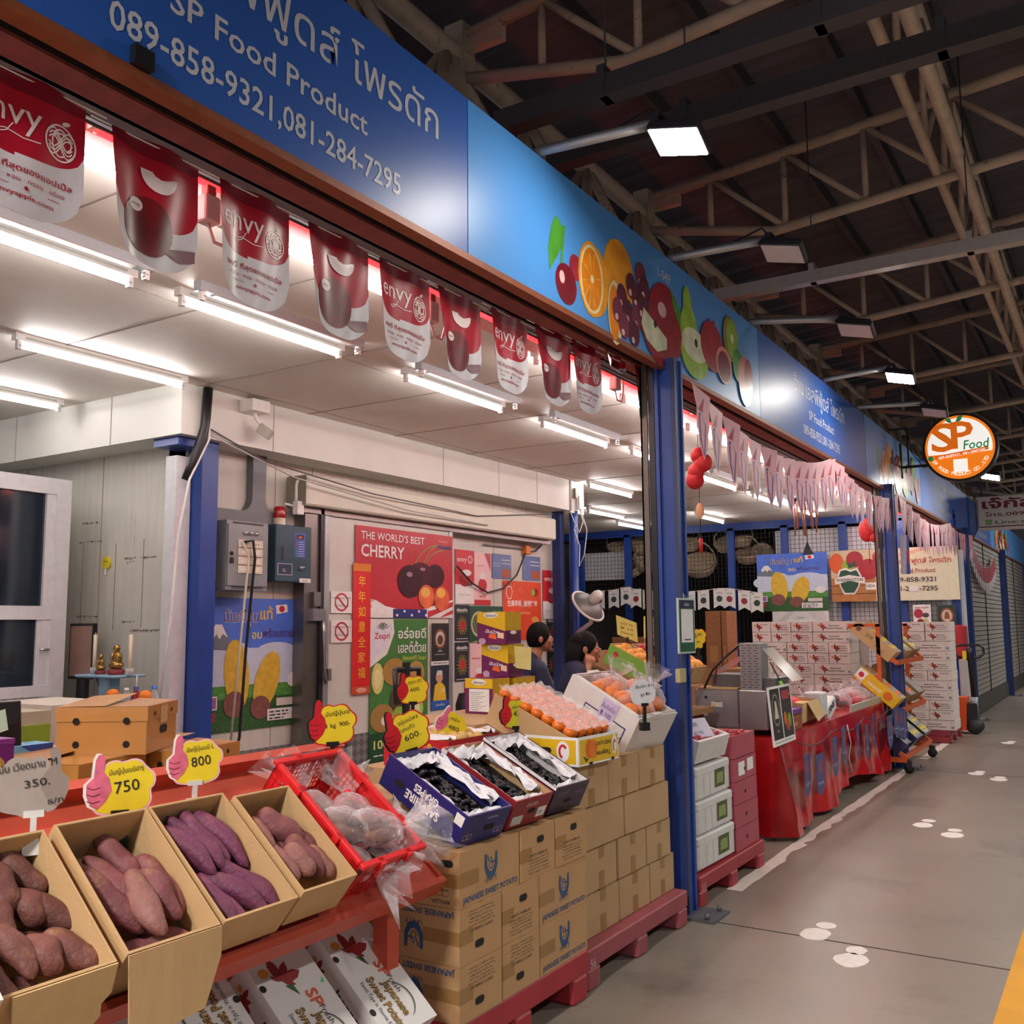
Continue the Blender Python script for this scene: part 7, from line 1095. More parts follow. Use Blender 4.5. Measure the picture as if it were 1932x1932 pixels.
p = AX(1290, 1272, -2.04); mb = MB(); mb.rbox(p.x-.03, p.y-.05, p.z-.045, p.x+.0, p.y+.04, p.z+.03, M('#b5ab7a', .5), .006); mb.obj('switch_box', 'small beige box on the near blue post below the placard', 'switch')
# ---------------- goods on the red table
def on_table(fn): pass
ZT = .72
RNET = M('#c01c28', .4, bump=.8, bscale=40); t = thing('net_bag', 'bunched red plastic with a yellow tag on the table', 'bag', None, T(-2.55, 8.35, ZT)); mb = MB(); mb.ell((0, 0, .1), (.2, .35, .11), RNET, n=20, k=10, fn=lambda q: q*(1+.25*noise.noise(q*4))); mb.build('bunched_plastic', t); mb = MB(); mb.disc(Fr((.1, -.2, .17), (.55, .83, 0), (-.3, .2, .9)), 0, 0, .07, .06, YL, 0, 16); mb.build('yellow_tag', t)
def fbag(label, x, y, kind, n, r, seed, s=1.):
    random.seed(seed); k0 = list(ms)
    for k in range(n): a = 2*pi*k/max(n-1, 1); o = bpy.data.objects.new(kind, ms[kind]); COL.objects.link(o); o.matrix_world = T(x+(r*.55*cos(a) if k else 0), y+(r*.6*sin(a) if k else 0), ZT+.045+(.05 if not k else 0)); tag(o, '%s in the %s' % (kind, label), kind, '%ss in the %s' % (kind, label))
    t = thing('fruit_bag', label, 'bag', None, T(x, y, ZT)); mb = MB(); mb.ell((0, 0, .08), (r, r*1.1, .085), BAG, n=16, k=10, fn=lambda q: q*(1+.16*noise.noise(q*3+Vector((seed, 0, 0))))); v = []; N_ = 14
    for j in range(4):
        for i in range(N_): a = 2*pi*i/N_; q = .015+.05*j/3; v.append((q*(1+.4*sin(i*2.4))*cos(a), q*sin(a), .15+.03*j))
    mb.add(v, [(j*N_+i, j*N_+(i+1) % N_, (j+1)*N_+(i+1) % N_, (j+1)*N_+i) for j in range(3) for i in range(N_)], BAG, True); mb.build('clear_bag', t)
ms['grape_cluster'] = None; mb = MB(); mb.ell((0, 0, 0), (.034, .034, .034), M('#4a1a26', .3, var=.3), n=10, k=7); ms['plum'] = mb.mesh('plum')
fbag('clear bag of peaches behind the open brown carton', -2.5, 8.95, 'peach', 7, .15, 1); fbag('clear bag of peaches in the middle of the table', -2.55, 9.5, 'peach', 7, .15, 2); fbag('clear bag of dark plums on the table', -2.42, 9.75, 'plum', 8, .15, 3); fbag('clear bag of red apples at the far end of the table', -2.4, 10.2, 'apple', 8, .16, 4); fbag('clear bag of mixed peaches next to the yellow box', -2.42, 10.6, 'peach', 7, .14, 5)
t, W = open_carton('carton', 'open brown carton with a flap hanging over the table front', -2.24, 7.95, .90, .05, .1, .55, .4, .16, CBE, flap=lambda mb, w, l, d: mb.prism(Fr((0, -.004, d), (1, 0, 0), (0, -.5, -.86)), [(.14, 0), (w, 0), (w-.02, .14), (.2, .17)], CBE, -.002, .002)); mb = MB(); crumple(mb, .02, .02, .5, .38, .13, .03, 51, M('#d2b26a', .6)); mb.obj('wrapping_paper', 'yellowish paper filling the open brown carton on the table', 'paper', None, W)
mb = MB(); mb.box(-2.5, 7.42, ZT, -2.22, 7.84, ZT+.10, M('#8a4a2a', .6)); mb.rect(Fr((-2.22, 7.42, ZT), (0, 1, 0), (0, 0, 1)), .1, .03, .3, .06, M('#b07a54', .6), .001); mb.obj('brown_box', 'small reddish brown box beside the poster board on the table', 'box'); mb = MB(); mb.box(-2.6, 7.40, ZT+.115, -2.25, 7.98, ZT+.15, M('#6a2a8a', .4)); mb.box(-2.58, 7.42, ZT+.1, -2.28, 7.96, ZT+.115, WH); mb.obj('purple_tray', 'flat purple tray behind the small brown box on the table', 'tray')
mb = MB(); W2 = T(-2.24, 8.55, ZT+.03); mb.rbox(-.16, -.02, 0, .0, .18, .2, M('#c9cccb', .5, bump=.4, bscale=20), .02, W2); o = mb.obj('paper_bag', 'upright white printed bag beside the open carton', 'bag'); mb = MB(); W2 = T(-2.24, 8.86, ZT) @ Matrix.Rotation(.35, 4, 'X'); mb.rbox(-.2, -.12, 0, .0, .2, .12, M('#d6d7d6', .5, bump=.4, bscale=20), .03, W2); F = Fr((0, 0, 0), (0, 1, 0), (0, 0, 1)); F = Fr(W2 @ Vector((.0, -.1, .02)), W2.to_3x3() @ Vector((0, 1, 0)), W2.to_3x3() @ Vector((0, 0, 1))); mb.text(F, 'FINE', .02, .04, .08, TXT, .002, 'l', .03, .2); mb.obj('paper_bag', 'fallen white printed bag with black letters on the table', 'bag')
W = BF(-2.2, 9.42, .78, 0, .05, .09); t = thing('shallow_tray', 'shallow grey card tray along the far front of the table', 'tray', None, W); mb = MB(); mb.box(0, 0, 0, 1.5, .02, .09, M('#b0a898', .6)); mb.box(0, 0, 0, 1.5, .3, .01, M('#8a8478', .6)); mb.box(0, -.004, -.06, 1.5, 0, .0, M('#3a3a3a', .6)); mb.box(.86, -.008, -.01, .92, 0, .1, CBE); mb.build('tray_body', t)
# ---------------- orange stand with leaning boxes
ORS = M('#c9581c', .45, .2, var=.08); st = thing('fruit_stand', 'orange wheeled stand with three leaning shelves by the second post', 'stand', None, at=(-2.3, 11.3, 0)); SY0, SY1 = 10.72, 12.25
for y in (SY0, SY1): mb = MB(); mb.bar((-2.20, y, .12), (-2.20, y, 1.53), .04, .04, ORS); mb.bar((-2.50, y, 1.52), (-2.18, y, 1.52), .04, .03, ORS); mb.bar((-2.50, y, 1.52), (-2.02, y, 1.12), .03, .04, ORS); mb.bar((-2.46, y, .98), (-2.02, y, .62), .03, .04, ORS); mb.bar((-2.46, y, .98), (-2.18, y, .98), .03, .03, ORS); mb.bar((-2.6, y, .14), (-1.98, y, .14), .04, .05, ORS); mb.bar((-2.5, y, .55), (-1.98, y, .16), .03, .04, ORS); mb.build('end_frame', st, True)
for z0, x0, z1, x1 in ((1.50, -2.49, 1.13, -2.03), (.97, -2.45, .63, -2.03), (.54, -2.49, .17, -1.99)): mb = MB(); mb.bar((x0, SY0, z0), (x0, SY1, z0), .03, .03, ORS); mb.bar((x1, SY0, z1), (x1, SY1, z1), .03, .05, ORS); mb.build('rail', st, True)
for x in (-2.55, -1.97):
    for y in (SY0+.06, SY1-.04): mb = MB(); mb.lathe([(0, -.02), (.05, -.02), (.05, .02), (0, .02)], BLACKP, 14, T(x, y, .05, 0, pi/2)); mb.box(x-.03, y-.03, .06, x+.03, y+.03, .13, BLACKP); mb.build('caster', st, True)
LGN = M('#8ab84a', .5); PEARM = M('#d9c24a', .4)
mb = MB(); mb.ell((0, 0, 0), (.045, .045, .04), PEARM, n=12, k=8); ms['pear'] = mb.mesh('pear'); mb = MB(); mb.ell((0, 0, 0), (.042, .042, .04), ORM, n=12, k=8); ms['tangerine'] = mb.mesh('tangerine')
def lean(label, y, w, x, z, m, kind, tilt=.72, l=.5, d=.14, deco=None, n=9, seed=1):
    t, W = open_carton('leaning_box', label, x, y, z, 0, tilt, w, l, d, m, deco=deco, group='boxes leaning on the orange stand'); random.seed(seed)
    if kind:
        for k in range(n): o = bpy.data.objects.new(kind, ms[kind]); COL.objects.link(o); o.matrix_world = W @ Matrix.Translation((w*(.2+.3*(k % 3)), l*(.16+.24*(k//3)), d-.03)); tag(o, '%s in the %s' % (kind, label), kind, '%ss in the %s' % (kind, label))
    mb = MB(); mb.grid(lambda a, b: (.01+(w-.02)*a, .01+(l-.02)*b, d-.004+.012*noise.noise(Vector((a*6, b*6, seed)))), 10, 10, CLEAR('#ffffff', .10, .08, .5, 40.)); mb.build('film', t); return W
def dK(mb, w, l, d): Fs = LEFT(l); mb.text(Fs, '감배', l*.3, d*.5, .05, TXT, .001, 'l', 0); mb.text(Fs, 'Korea Pear', l*.6, d*.3, .025, TXT, .001); mb.disc(Fs, l*.12, d*.6, .03, .03, M('#7a4a2a', .5), .001, 12)
def dY(mb, w, l, d): Fs = LEFT(l); mb.rect(Fs, 0, 0, l, d, YEL, .0006); mb.rect(Fs, 0, d*.15, l*.2, d*.9, WH, .001); mb.disc(Fs, l*.1, d*.5, .03, .03, M('#c02a3a', .5), .0014, 12); mb.disc(Fs, l*.78, d*.5, .05, .045, M('#d9681c', .5), .001, 16); mb.text(Fs, 'ORANGE', l*.3, d*.3, .04, WH, .001, 'l', .02)
lean('brown pear box on the top shelf of the stand', 10.70, .28, -2.02, 1.24, CB, 'pear', deco=dK, seed=1); lean('second pear box on the top shelf, past the post', 11.24, .36, -2.02, 1.24, CB, 'pear', seed=2); lean('third pear box at the top shelf end', 11.75, .34, -2.02, 1.24, CBD, 'pear', seed=3)
lean('yellow orange box on the middle shelf of the stand', 10.70, .28, -2.0, .76, YEL, 'tangerine', deco=dY, seed=4); lean('brown tangerine box on the middle shelf, past the post', 11.26, .34, -2.0, .76, CBD, 'tangerine', seed=5); lean('torn brown box at the far end of the middle shelf', 11.78, .36, -2.0, .76, CBD, None, seed=6)
NVX = M('#1c2148', .4)
lean('dark blue box on the bottom shelf of the stand, behind the second post', 10.70, .28, -1.97, .30, NVX, None, seed=7); lean('dark blue box on the bottom shelf, past the post', 11.3, .4, -1.97, .30, NVX, 'pear', seed=8); lean('black box at the far end of the bottom shelf', 11.82, .4, -1.97, .30, BLACKP, 'pear', seed=9)
# ---------------- stacks of white cartons
WC2 = M('#d8cfc8', .55, var=.04, scale=6); FILMC = CLEAR('#c8b0a8', .22, .12, .5, 12.)
def wcarton(label, x, y, z, w, h, long, group, l=.47):
    t = thing('white_carton', label, 'carton', group, T(x, y, z)); mb = MB(); mb.rbox(0, 0, 0, w-.006, l, h-.003, WC2, .006); F = FRONT(); maple(mb, F, h*.6 if not long else h*.85, h*.36, h*.52, .001, 1)
    if long: mb.text(F, 'Japanese', w*.42, h*.52, h*.2, BRN, .001, 'l', .02, w*.3); mb.text(F, 'Sweet Potato', w*.36, h*.25, h*.24, BRN, .001, 'l', .02, w*.45); mb.rect(F, w*.9, h*.15, w*.96, h*.4, GREY, .001); mb.text(F, 'SP', w*.88, h*.6, h*.22, SPO, .001)
    elif random.random() < .6: mb.text(F, 'Japanese', w*.42, h*.58, h*.16, BRN, .001, 'l', .02, w*.36); mb.text(F, 'Sweet Potato', w*.38, h*.38, h*.16, BRN, .001, 'l', .02, w*.48); mb.rect(F, w*.4, h*.2, w*.85, h*.24, BRN, .001)
    else: [mb.rect(F, w*(.5+.09*k), h*.66, w*(.54+.09*k), h*.76, BRN, .001) for k in range(4)]
    mb.rect(F, 0, h*.93, w*.98, h*.945, M('#a89a90', .6), .0008); mb.build('carton_body', t)
def stack(x0, y0, z0, wd, rows, h, where, group):
    cols2 = lambda n: [wd*i/n for i in range(n+1)]
    for r in range(rows):
        up = rows-1-r; pat = (0, 0, 1, 1, 2, 2, 0, 1, 2, 0, 1, 2)[up]
        segs = {0: [(0, .2, 0), (.2, .41, 0), (.41, .63, 0), (.63, 1, 1)], 1: [(0, .36, 1), (.36, .57, 0), (.57, .785, 0), (.785, 1, 0)], 2: [(0, .21, 0), (.21, .42, 0), (.42, .63, 0), (.63, 1, 1)]}[pat] if wd > .9 else {0: [(0, .5, 0), (.5, 1, 0)], 1: [(0, 1, 1)], 2: [(0, .5, 0), (.5, 1, 0)]}[(0, 0, 1, 1, 0, 0, 1, 1, 0, 0, 1, 1)[up]]
        for k, (a, b, lg) in enumerate(segs): wcarton('white carton, row %d down, %s from left, %s' % (up+1, NTH[k], where), x0+wd*a+random.uniform(-.004, .004), y0+random.uniform(-.006, .006), z0+r*h, wd*(b-a), h, lg, group)
pallet('red pallet under the wide stack of white cartons', -2.75, 12.0, 12.95, 1.25, .165, M('#8a2a34', .5)); stack(-3.98, 12.0, .167, 1.2, 11, .1275, 'wide stack behind the table', 'white cartons stacked behind the table')
pallet('red pallet under the narrow stack of white cartons by the pallet jack', -1.96, 13.6, 14.6, .62, .165, M('#8a2a34', .5)); stack(-2.50, 13.6, .167, .60, 11, .126, 'narrow stack by the pallet jack', 'white cartons stacked by the pallet jack')
mb = MB(); mb.box(-2.776, 12.485, .17, -2.77, 12.96, 1.565, FILMC); mb.obj('stretch_film', 'cloudy stretch film on the side of the wide white carton stack', 'film')
for r in range(11): wcarton('white carton in the second file of the wide stack, layer %d from the top' % (11-r), -3.2, 12.49, .167+.1275*r, .42, .1275, False, 'white cartons in the second file of the wide stack', .46)
# ---------------- banners on the wire mesh
YB = 16.08
def ymesh(name, label, TL, BR, els, bg, y=YB, **k): a, b = AY(*TL, y), AY(*BR, y); return poster(name, label, (a.x, y, b.z), b.x-a.x, a.z-b.z, els, bg, face='y', **k)
ymesh('potato_poster', 'sky blue poster of yellow baked sweet potatoes hung on the wire mesh', (1427, 1047), (1564, 1152), spud_els(), SKYB)
DGN, APR = M('#1f4a34', .45), M('#9c1c2a', .35, var=.2, scale=8)
ymesh('shop_banner', 'long pale shop banner with a green apple emblem on the wire mesh', (1566, 1040), (1812, 1131), [('p', [(0, 0), (0, 1), (.38, 1), (.38, .55), (.4, .4), (.36, 0)], M('#c8b89a', .5)), ('p', [(.28, .65), (.45, .85), (.75, 1), (.85, 1), (.5, .78), (.36, .6)], M('#e0b8a0', .5)), ('p', [(.4, .9), (.55, 1), (.62, 1), (.42, .84)], M('#e0b8a0', .5)), ('r', .0, .0, .36, .46, M('#a8703a', .5, var=.2, scale=9)), ('r', .0, .3, .36, .32, M('#6a4020', .5)), ('r', .0, .14, .36, .16, M('#6a4020', .5)),
    ('e', .05, .75, .06, .2, M('#d05a2a', .4)), ('e', .14, .66, .05, .16, M('#8fae3a', .4)), ('e', .2, .82, .07, .16, APR), ('e', .31, .62, .085, .2, APR), ('e', .1, .44, .06, .16, M('#d0502a', .4)), ('p', [(.07, .62), (.05, .5), (.07, .3), (.1, .14), (.19, .14), (.23, .3), (.25, .5), (.22, .64), (.16, .62), (.12, .66)], WH), ('p', [(.08, .6), (.065, .5), (.08, .3), (.11, .17), (.185, .17), (.22, .3), (.235, .5), (.21, .61), (.16, .58), (.12, .62)], DGN), ('p', [(.15, .64), (.13, .78), (.17, .72), (.2, .8), (.21, .7)], DGN), ('p', [(.03, .46), (.15, .52), (.275, .46), (.275, .34), (.15, .4), (.03, .34)], WH), ('t', 'WASHINGTON', .15, .39, .09, DGN, 'c', .02, .22), ('r', .28, .22, .365, .36, WH), ('t', 'USDA', .285, .27, .07, DGN, 'l', .02, .07),
    ('t', 'ร้านเอสพี ฟูดส์ โพรดัก', .40, .70, .13, M('#b8503a', .5), 'l', .015, .55), ('t', 'SP Food Product', .50, .52, .12, M('#a85a4a', .5), 'l', .012, .33), ('t', '089-858-9321', .49, .35, .125, TXT, 'l', .015, .34), ('t', '081-2', .49, .18, .125, TXT, 'l', .015, .13), ('r', .625, .17, .69, .27, WH), ('t', '-7295', .70, .18, .125, TXT, 'l', .015, .14)], M('#dfe0c2', .5))
ymesh('white_banner', 'white banner reading AUSTRALIAN above the wide stack of cartons', (1457, 1154), (1566, 1205), [('t', 'Cytrus', .5, .72, .16, UB, 'c', 0, .14), ('t', 'AUSTRALIAN', .5, .42, .22, M('#1f2a4a', .5), 'c', .02, .34), ('p', [(0, .5), (.3, 1), (.4, 1), (.1, .3)], M('#c8c4c0', .6)), ('p', [(.6, 1), (.9, 1), (1, .5), (.8, .6)], M('#cfcbc8', .6))], M('#d9d9d8', .5))
ymesh('fruit_poster', 'small fruit poster on the mesh above the narrow carton stack', (1722, 1141), (1758, 1185), [('e', .3, .62, .26, .2, M('#a8283a', .5)), ('t', 'Java apple', .5, .85, .1, M('#a8283a', .5), 'c', .02, .8), ('e', .7, .3, .16, .12, M('#c0c87a', .5)), ('e', .4, .26, .2, .14, M('#8a2430', .5, var=.4, scale=30)), ('e', .7, .55, .2, .1, M('#4a3a4a', .5))], WH); ymesh('brand_poster', 'dark green poster with a round emblem on the mesh, right of the fruit poster', (1768, 1142), (1806, 1186), [('r', 0, 0, 1, .1, WH), ('e', .5, .55, .36, .34, M('#8a4a34', .5)), ('e', .5, .55, .28, .26, M('#d0c2a8', .5)), ('p', [(.34, .42), (.66, .42), (.58, .72), (.42, .72)], M('#8a4a34', .5))], M('#20382c', .45))
ymesh('side_panel', 'pale blue and grey sheet hanging beside the top of the second post', (1697, 1010), (1718, 1083), [('p', [(.55, 0), (1, 0), (1, 1), (.8, 1)], M('#2a4aa0', .4)), ('e', .85, .45, .12, .2, RD)], M('#c9c4d4', .5), y=11.2)
SWF = M('#dcdcd8', .5)
def flags(label, pxs, y, wpx=21):
    t = thing('bunting', label, 'bunting', None, at=(AY(pxs[0][0], pxs[0][1], y).x, y, AY(*pxs[0], y).z)); pts = [AY(a, b-18, y) for a, b in pxs]; mb = MB(); mb.tube([p+Vector((0, 0, 0)) for p in pts], .004, WHITE, 5); mb.build('cord', t, True)
    for i, (a, b) in enumerate(pxs):
        p = AY(a, b-18, y); w = .21; h = .34; mb = MB(); F = Fr((p.x-w/2, y-.004-.002*i, p.z), (1, 0, random.uniform(-.06, .06)), (0, 0, 1)); mb.prism(F, [(0, 0), (0, -h), (w/2, -h*.84), (w, -h), (w, 0)], SWF, -.001, .001); mb.text(F, 'Apples', w*.5, -h*.26, h*.1, TXT, .0016, 'c', .01, w*.5); c = M('#8a2a34', .5) if i % 4 in (0, 3) else M('#34423c', .5); mb.disc(F, w*.5, -h*.52, w*.26, h*.16, c, .0016, 14); mb.rect(F, w*.1, -h*.08, w*.3, -h*.05, RD, .0016); mb.build('flag', t, True)
flags('white swallowtail flags on the wire mesh left of the near post', [(1131, 1133), (1158, 1131), (1181, 1126), (1200, 1130), (1223, 1132), (1244, 1135)], 15.9); flags('white swallowtail flags on the wire mesh right of the near post', [(1301, 1134), (1327, 1132), (1357, 1128), (1376, 1128), (1404, 1132), (1428, 1136)], 15.9)
# ---------------- wicker baskets
WK = M('#c2b193', .75, var=.25, scale=25, bump=.9, bscale=40)
def basket(px, py, label, s=1., tilt=0., roll=0., y=16.75, shape='round'):
    p = AY(px, py, y); W = T(p.x, p.y, p.z, roll, tilt); t = thing('wicker_basket', label, 'basket', 'pale wicker baskets hung behind the wire mesh', W); mb = MB(); r = .26*s
    mb.lathe([(0, -.1*s), (r*.75, -.1*s), (r, .08*s), (r*1.03, .1*s), (r*.97, .1*s), (r*.72, -.08*s), (0, -.08*s)], WK, 20)
    for k in range(4): q = r*(.78+.22*k/3); mb.lathe([(q, -.08*s+.045*k), (q+.015, -.07*s+.045*k), (q, -.055*s+.045*k)], WK, 20)
    mb.build('woven_body', t); mb = MB(); mb.tube([(r*cos(a), .0, .08*s+.36*s*sin(a)) for a in [pi*i/12 for i in range(13)]], .014, WK, 7); mb.build('handle', t)
basket(1168, 1035, 'upright wicker basket with tall handle at the left of the mesh', .9, 0.41); basket(1212, 1030, 'wicker basket with looping handle right of the second blue bar', .9, 0.54, .4); basket(1222, 1062, 'lozenge tilted wicker basket beside the near post', 1.1, 0.59, .8); basket(1198, 1075, 'wicker basket hanging low beside the second blue bar', .8, 0.68, -.5); basket(1125, 1082, 'flat wicker basket lying under the white sheet', .8, 0.05); basket(1300, 1028, 'flat oval wicker basket right of the near post', .8, 0.45, .5); basket(1320, 1068, 'large two part wicker basket hanging right of the near post', 1.2, 0.61, .2); basket(1396, 1022, 'wicker basket right of the third blue bar, upper', .9, 0.18, .2); basket(1438, 1046, 'bell shaped wicker basket beside the white board', .7, 1.08, .4); basket(1412, 1050, 'wicker basket with a round ring handle, lower', .9, 0.45, .1); basket(1368, 1030, 'wicker basket half hidden by the third blue bar', .7, 0.63)
a, b = AY(1099, 1045, 16.5), AY(1178, 1093, 16.5); mb = MB(); mb.box(a.x, 16.5, b.z, b.x, 16.52, a.z, WB); mb.obj('white_sheet', 'white sheet behind the mesh at its left end', 'board')
mb = MB(); mb.tube([(a.x+.5, 16.5, a.z), (a.x+.5, 16.5, 3.2)], .005, BLACKP, 5); 
# ---------------- wall fan
p = AY(1113, 1133, 10.0); t = thing('wall_fan', 'white wall fan with a grey cage seen from behind, right of the posters', 'fan', None, at=(p.x, 10.0, p.z-.2)); FW, FG = M('#dcd8d0', .4), M('#6d6a68', .4, .4); q = p+Vector((.02, 0, -.02)); Wd = Matrix.Translation(q) @ Matrix.Rotation(.5, 4, 'Z') @ Matrix.Rotation(.75, 4, 'Y') @ Matrix.Rotation(.5, 4, 'X')
mb = MB(); mb.lathe([(0, .03), (.08, .02), (.17, -.02), (.215, -.07), (.22, -.08)], FG, 28, Wd); mb.build('cage', t, True); mb = MB(); mb.lathe([(.21, -.085), (.232, -.08), (.232, -.06), (.21, -.06)], FW, 28, Wd); mb.build('rim', t, True); mb = MB(); mb.lathe([(.06, .02), (.07, .06), (.065, .13), (.04, .17), (0, .175)], FW, 16, Wd); mb.build('motor', t, True)
mb = MB(); s = Wd @ Vector((0, 0, .1)); mb.tube([s, s+Vector((-.08, 0, -.1)), s+Vector((-.12, .08, -.3)), (-5.56, 10.28, s.z-.42)], [.03, .03, .025, .03], FW, 10); mb.build('arm', t, True)
for k in range(3): a = 2*pi*k/3; mb = MB(); mb.add([Wd @ Vector(v) for v in ((.03*cos(a), .03*sin(a), -.03), (.17*cos(a-.3), .17*sin(a-.3), -.02), (.17*cos(a+.3), .17*sin(a+.3), -.05))], [(0, 1, 2)], GREY); mb.build('blade', t, True)
# ---------------- pallet jack
JO = M('#d9541e', .4, var=.06); t = thing('pallet_jack', 'orange pallet jack with a black loop handle by the third post', 'pallet jack', None, T(-1.86, 14.78, 0)); mb = MB(); mb.add([(-.33, .05, .05), (-.08, .05, .05), (-.06, .05, .5), (-.24, .05, .5), (-.33, .42, .05), (-.08, .42, .05), (-.06, .42, .5), (-.24, .42, .5)], [(0, 1, 2, 3), (7, 6, 5, 4), (0, 4, 5, 1), (1, 5, 6, 2), (2, 6, 7, 3), (3, 7, 4, 0)], JO); mb.text(Fr((-.30, .05, .12), (1, 0, 0), (.1, 0, 1)), 'SP02', .02, .06, .09, M('#7a1a1a', .5), .002, 'l', .02, .15, pi/2*.9); mb.build('body', t)
mb = MB(); mb.box(-1.1, .02, .06, -.3, .18, .11, JO); mb.build('fork', t); mb = MB(); mb.box(-1.1, .34, .06, -.3, .5, .11, JO); mb.build('fork', t)
mb = MB(); mb.rbox(-.08, .12, .08, .06, .36, .42, BLACKP, .02); mb.tube([(.02, .24, .3), (.02, .24, .5)], .05, GREY, 12); mb.build('pump', t)
for y in (.12, .34): mb = MB(); mb.lathe([(0, -.03), (.1, -.03), (.1, .03), (0, .03)], M('#2a2a2c', .6), 18, T(.02, y, .1, 0, pi/2)); mb.build('wheel', t)
mb = MB(); mb.tube([(.02, .24, .45), (-.005, .24, 1.1), (-.01, .24, 1.18)], .035, BLACKP, 10); mb.build('tiller', t); mb = MB(); mb.tube([(-.01, .24, 1.02), (-.15, .2, 1.06), (-.19, .19, 1.12), (-.18, .19, 1.2), (-.12, .2, 1.22), (.12, .28, 1.22), (.17, .3, 1.18), (.17, .3, 1.10), (.12, .28, 1.05), (-.01, .24, 1.02)], .018, BLACKP, 9); mb.build('loop_handle', t); mb = MB(); mb.box(-.09, .19, 1.02, -.04, .2, 1.14, YL); mb.build('tag', t)
mb = MB(); mb.box(-2.06, 15.4, 0, -1.98, 16.1, 1.0, M('#b9bab8', .5)); mb.obj('white_box', 'pale grey panel standing behind the pallet jack', 'panel'); mb = MB(); mb.rbox(-2.3, 15.7, 1.0, -2.0, 16.1, 1.5, M('#a8222a', .5, bump=.6, bscale=14), .05); mb.obj('red_bag', 'red bag piled behind the narrow carton stack', 'bag')
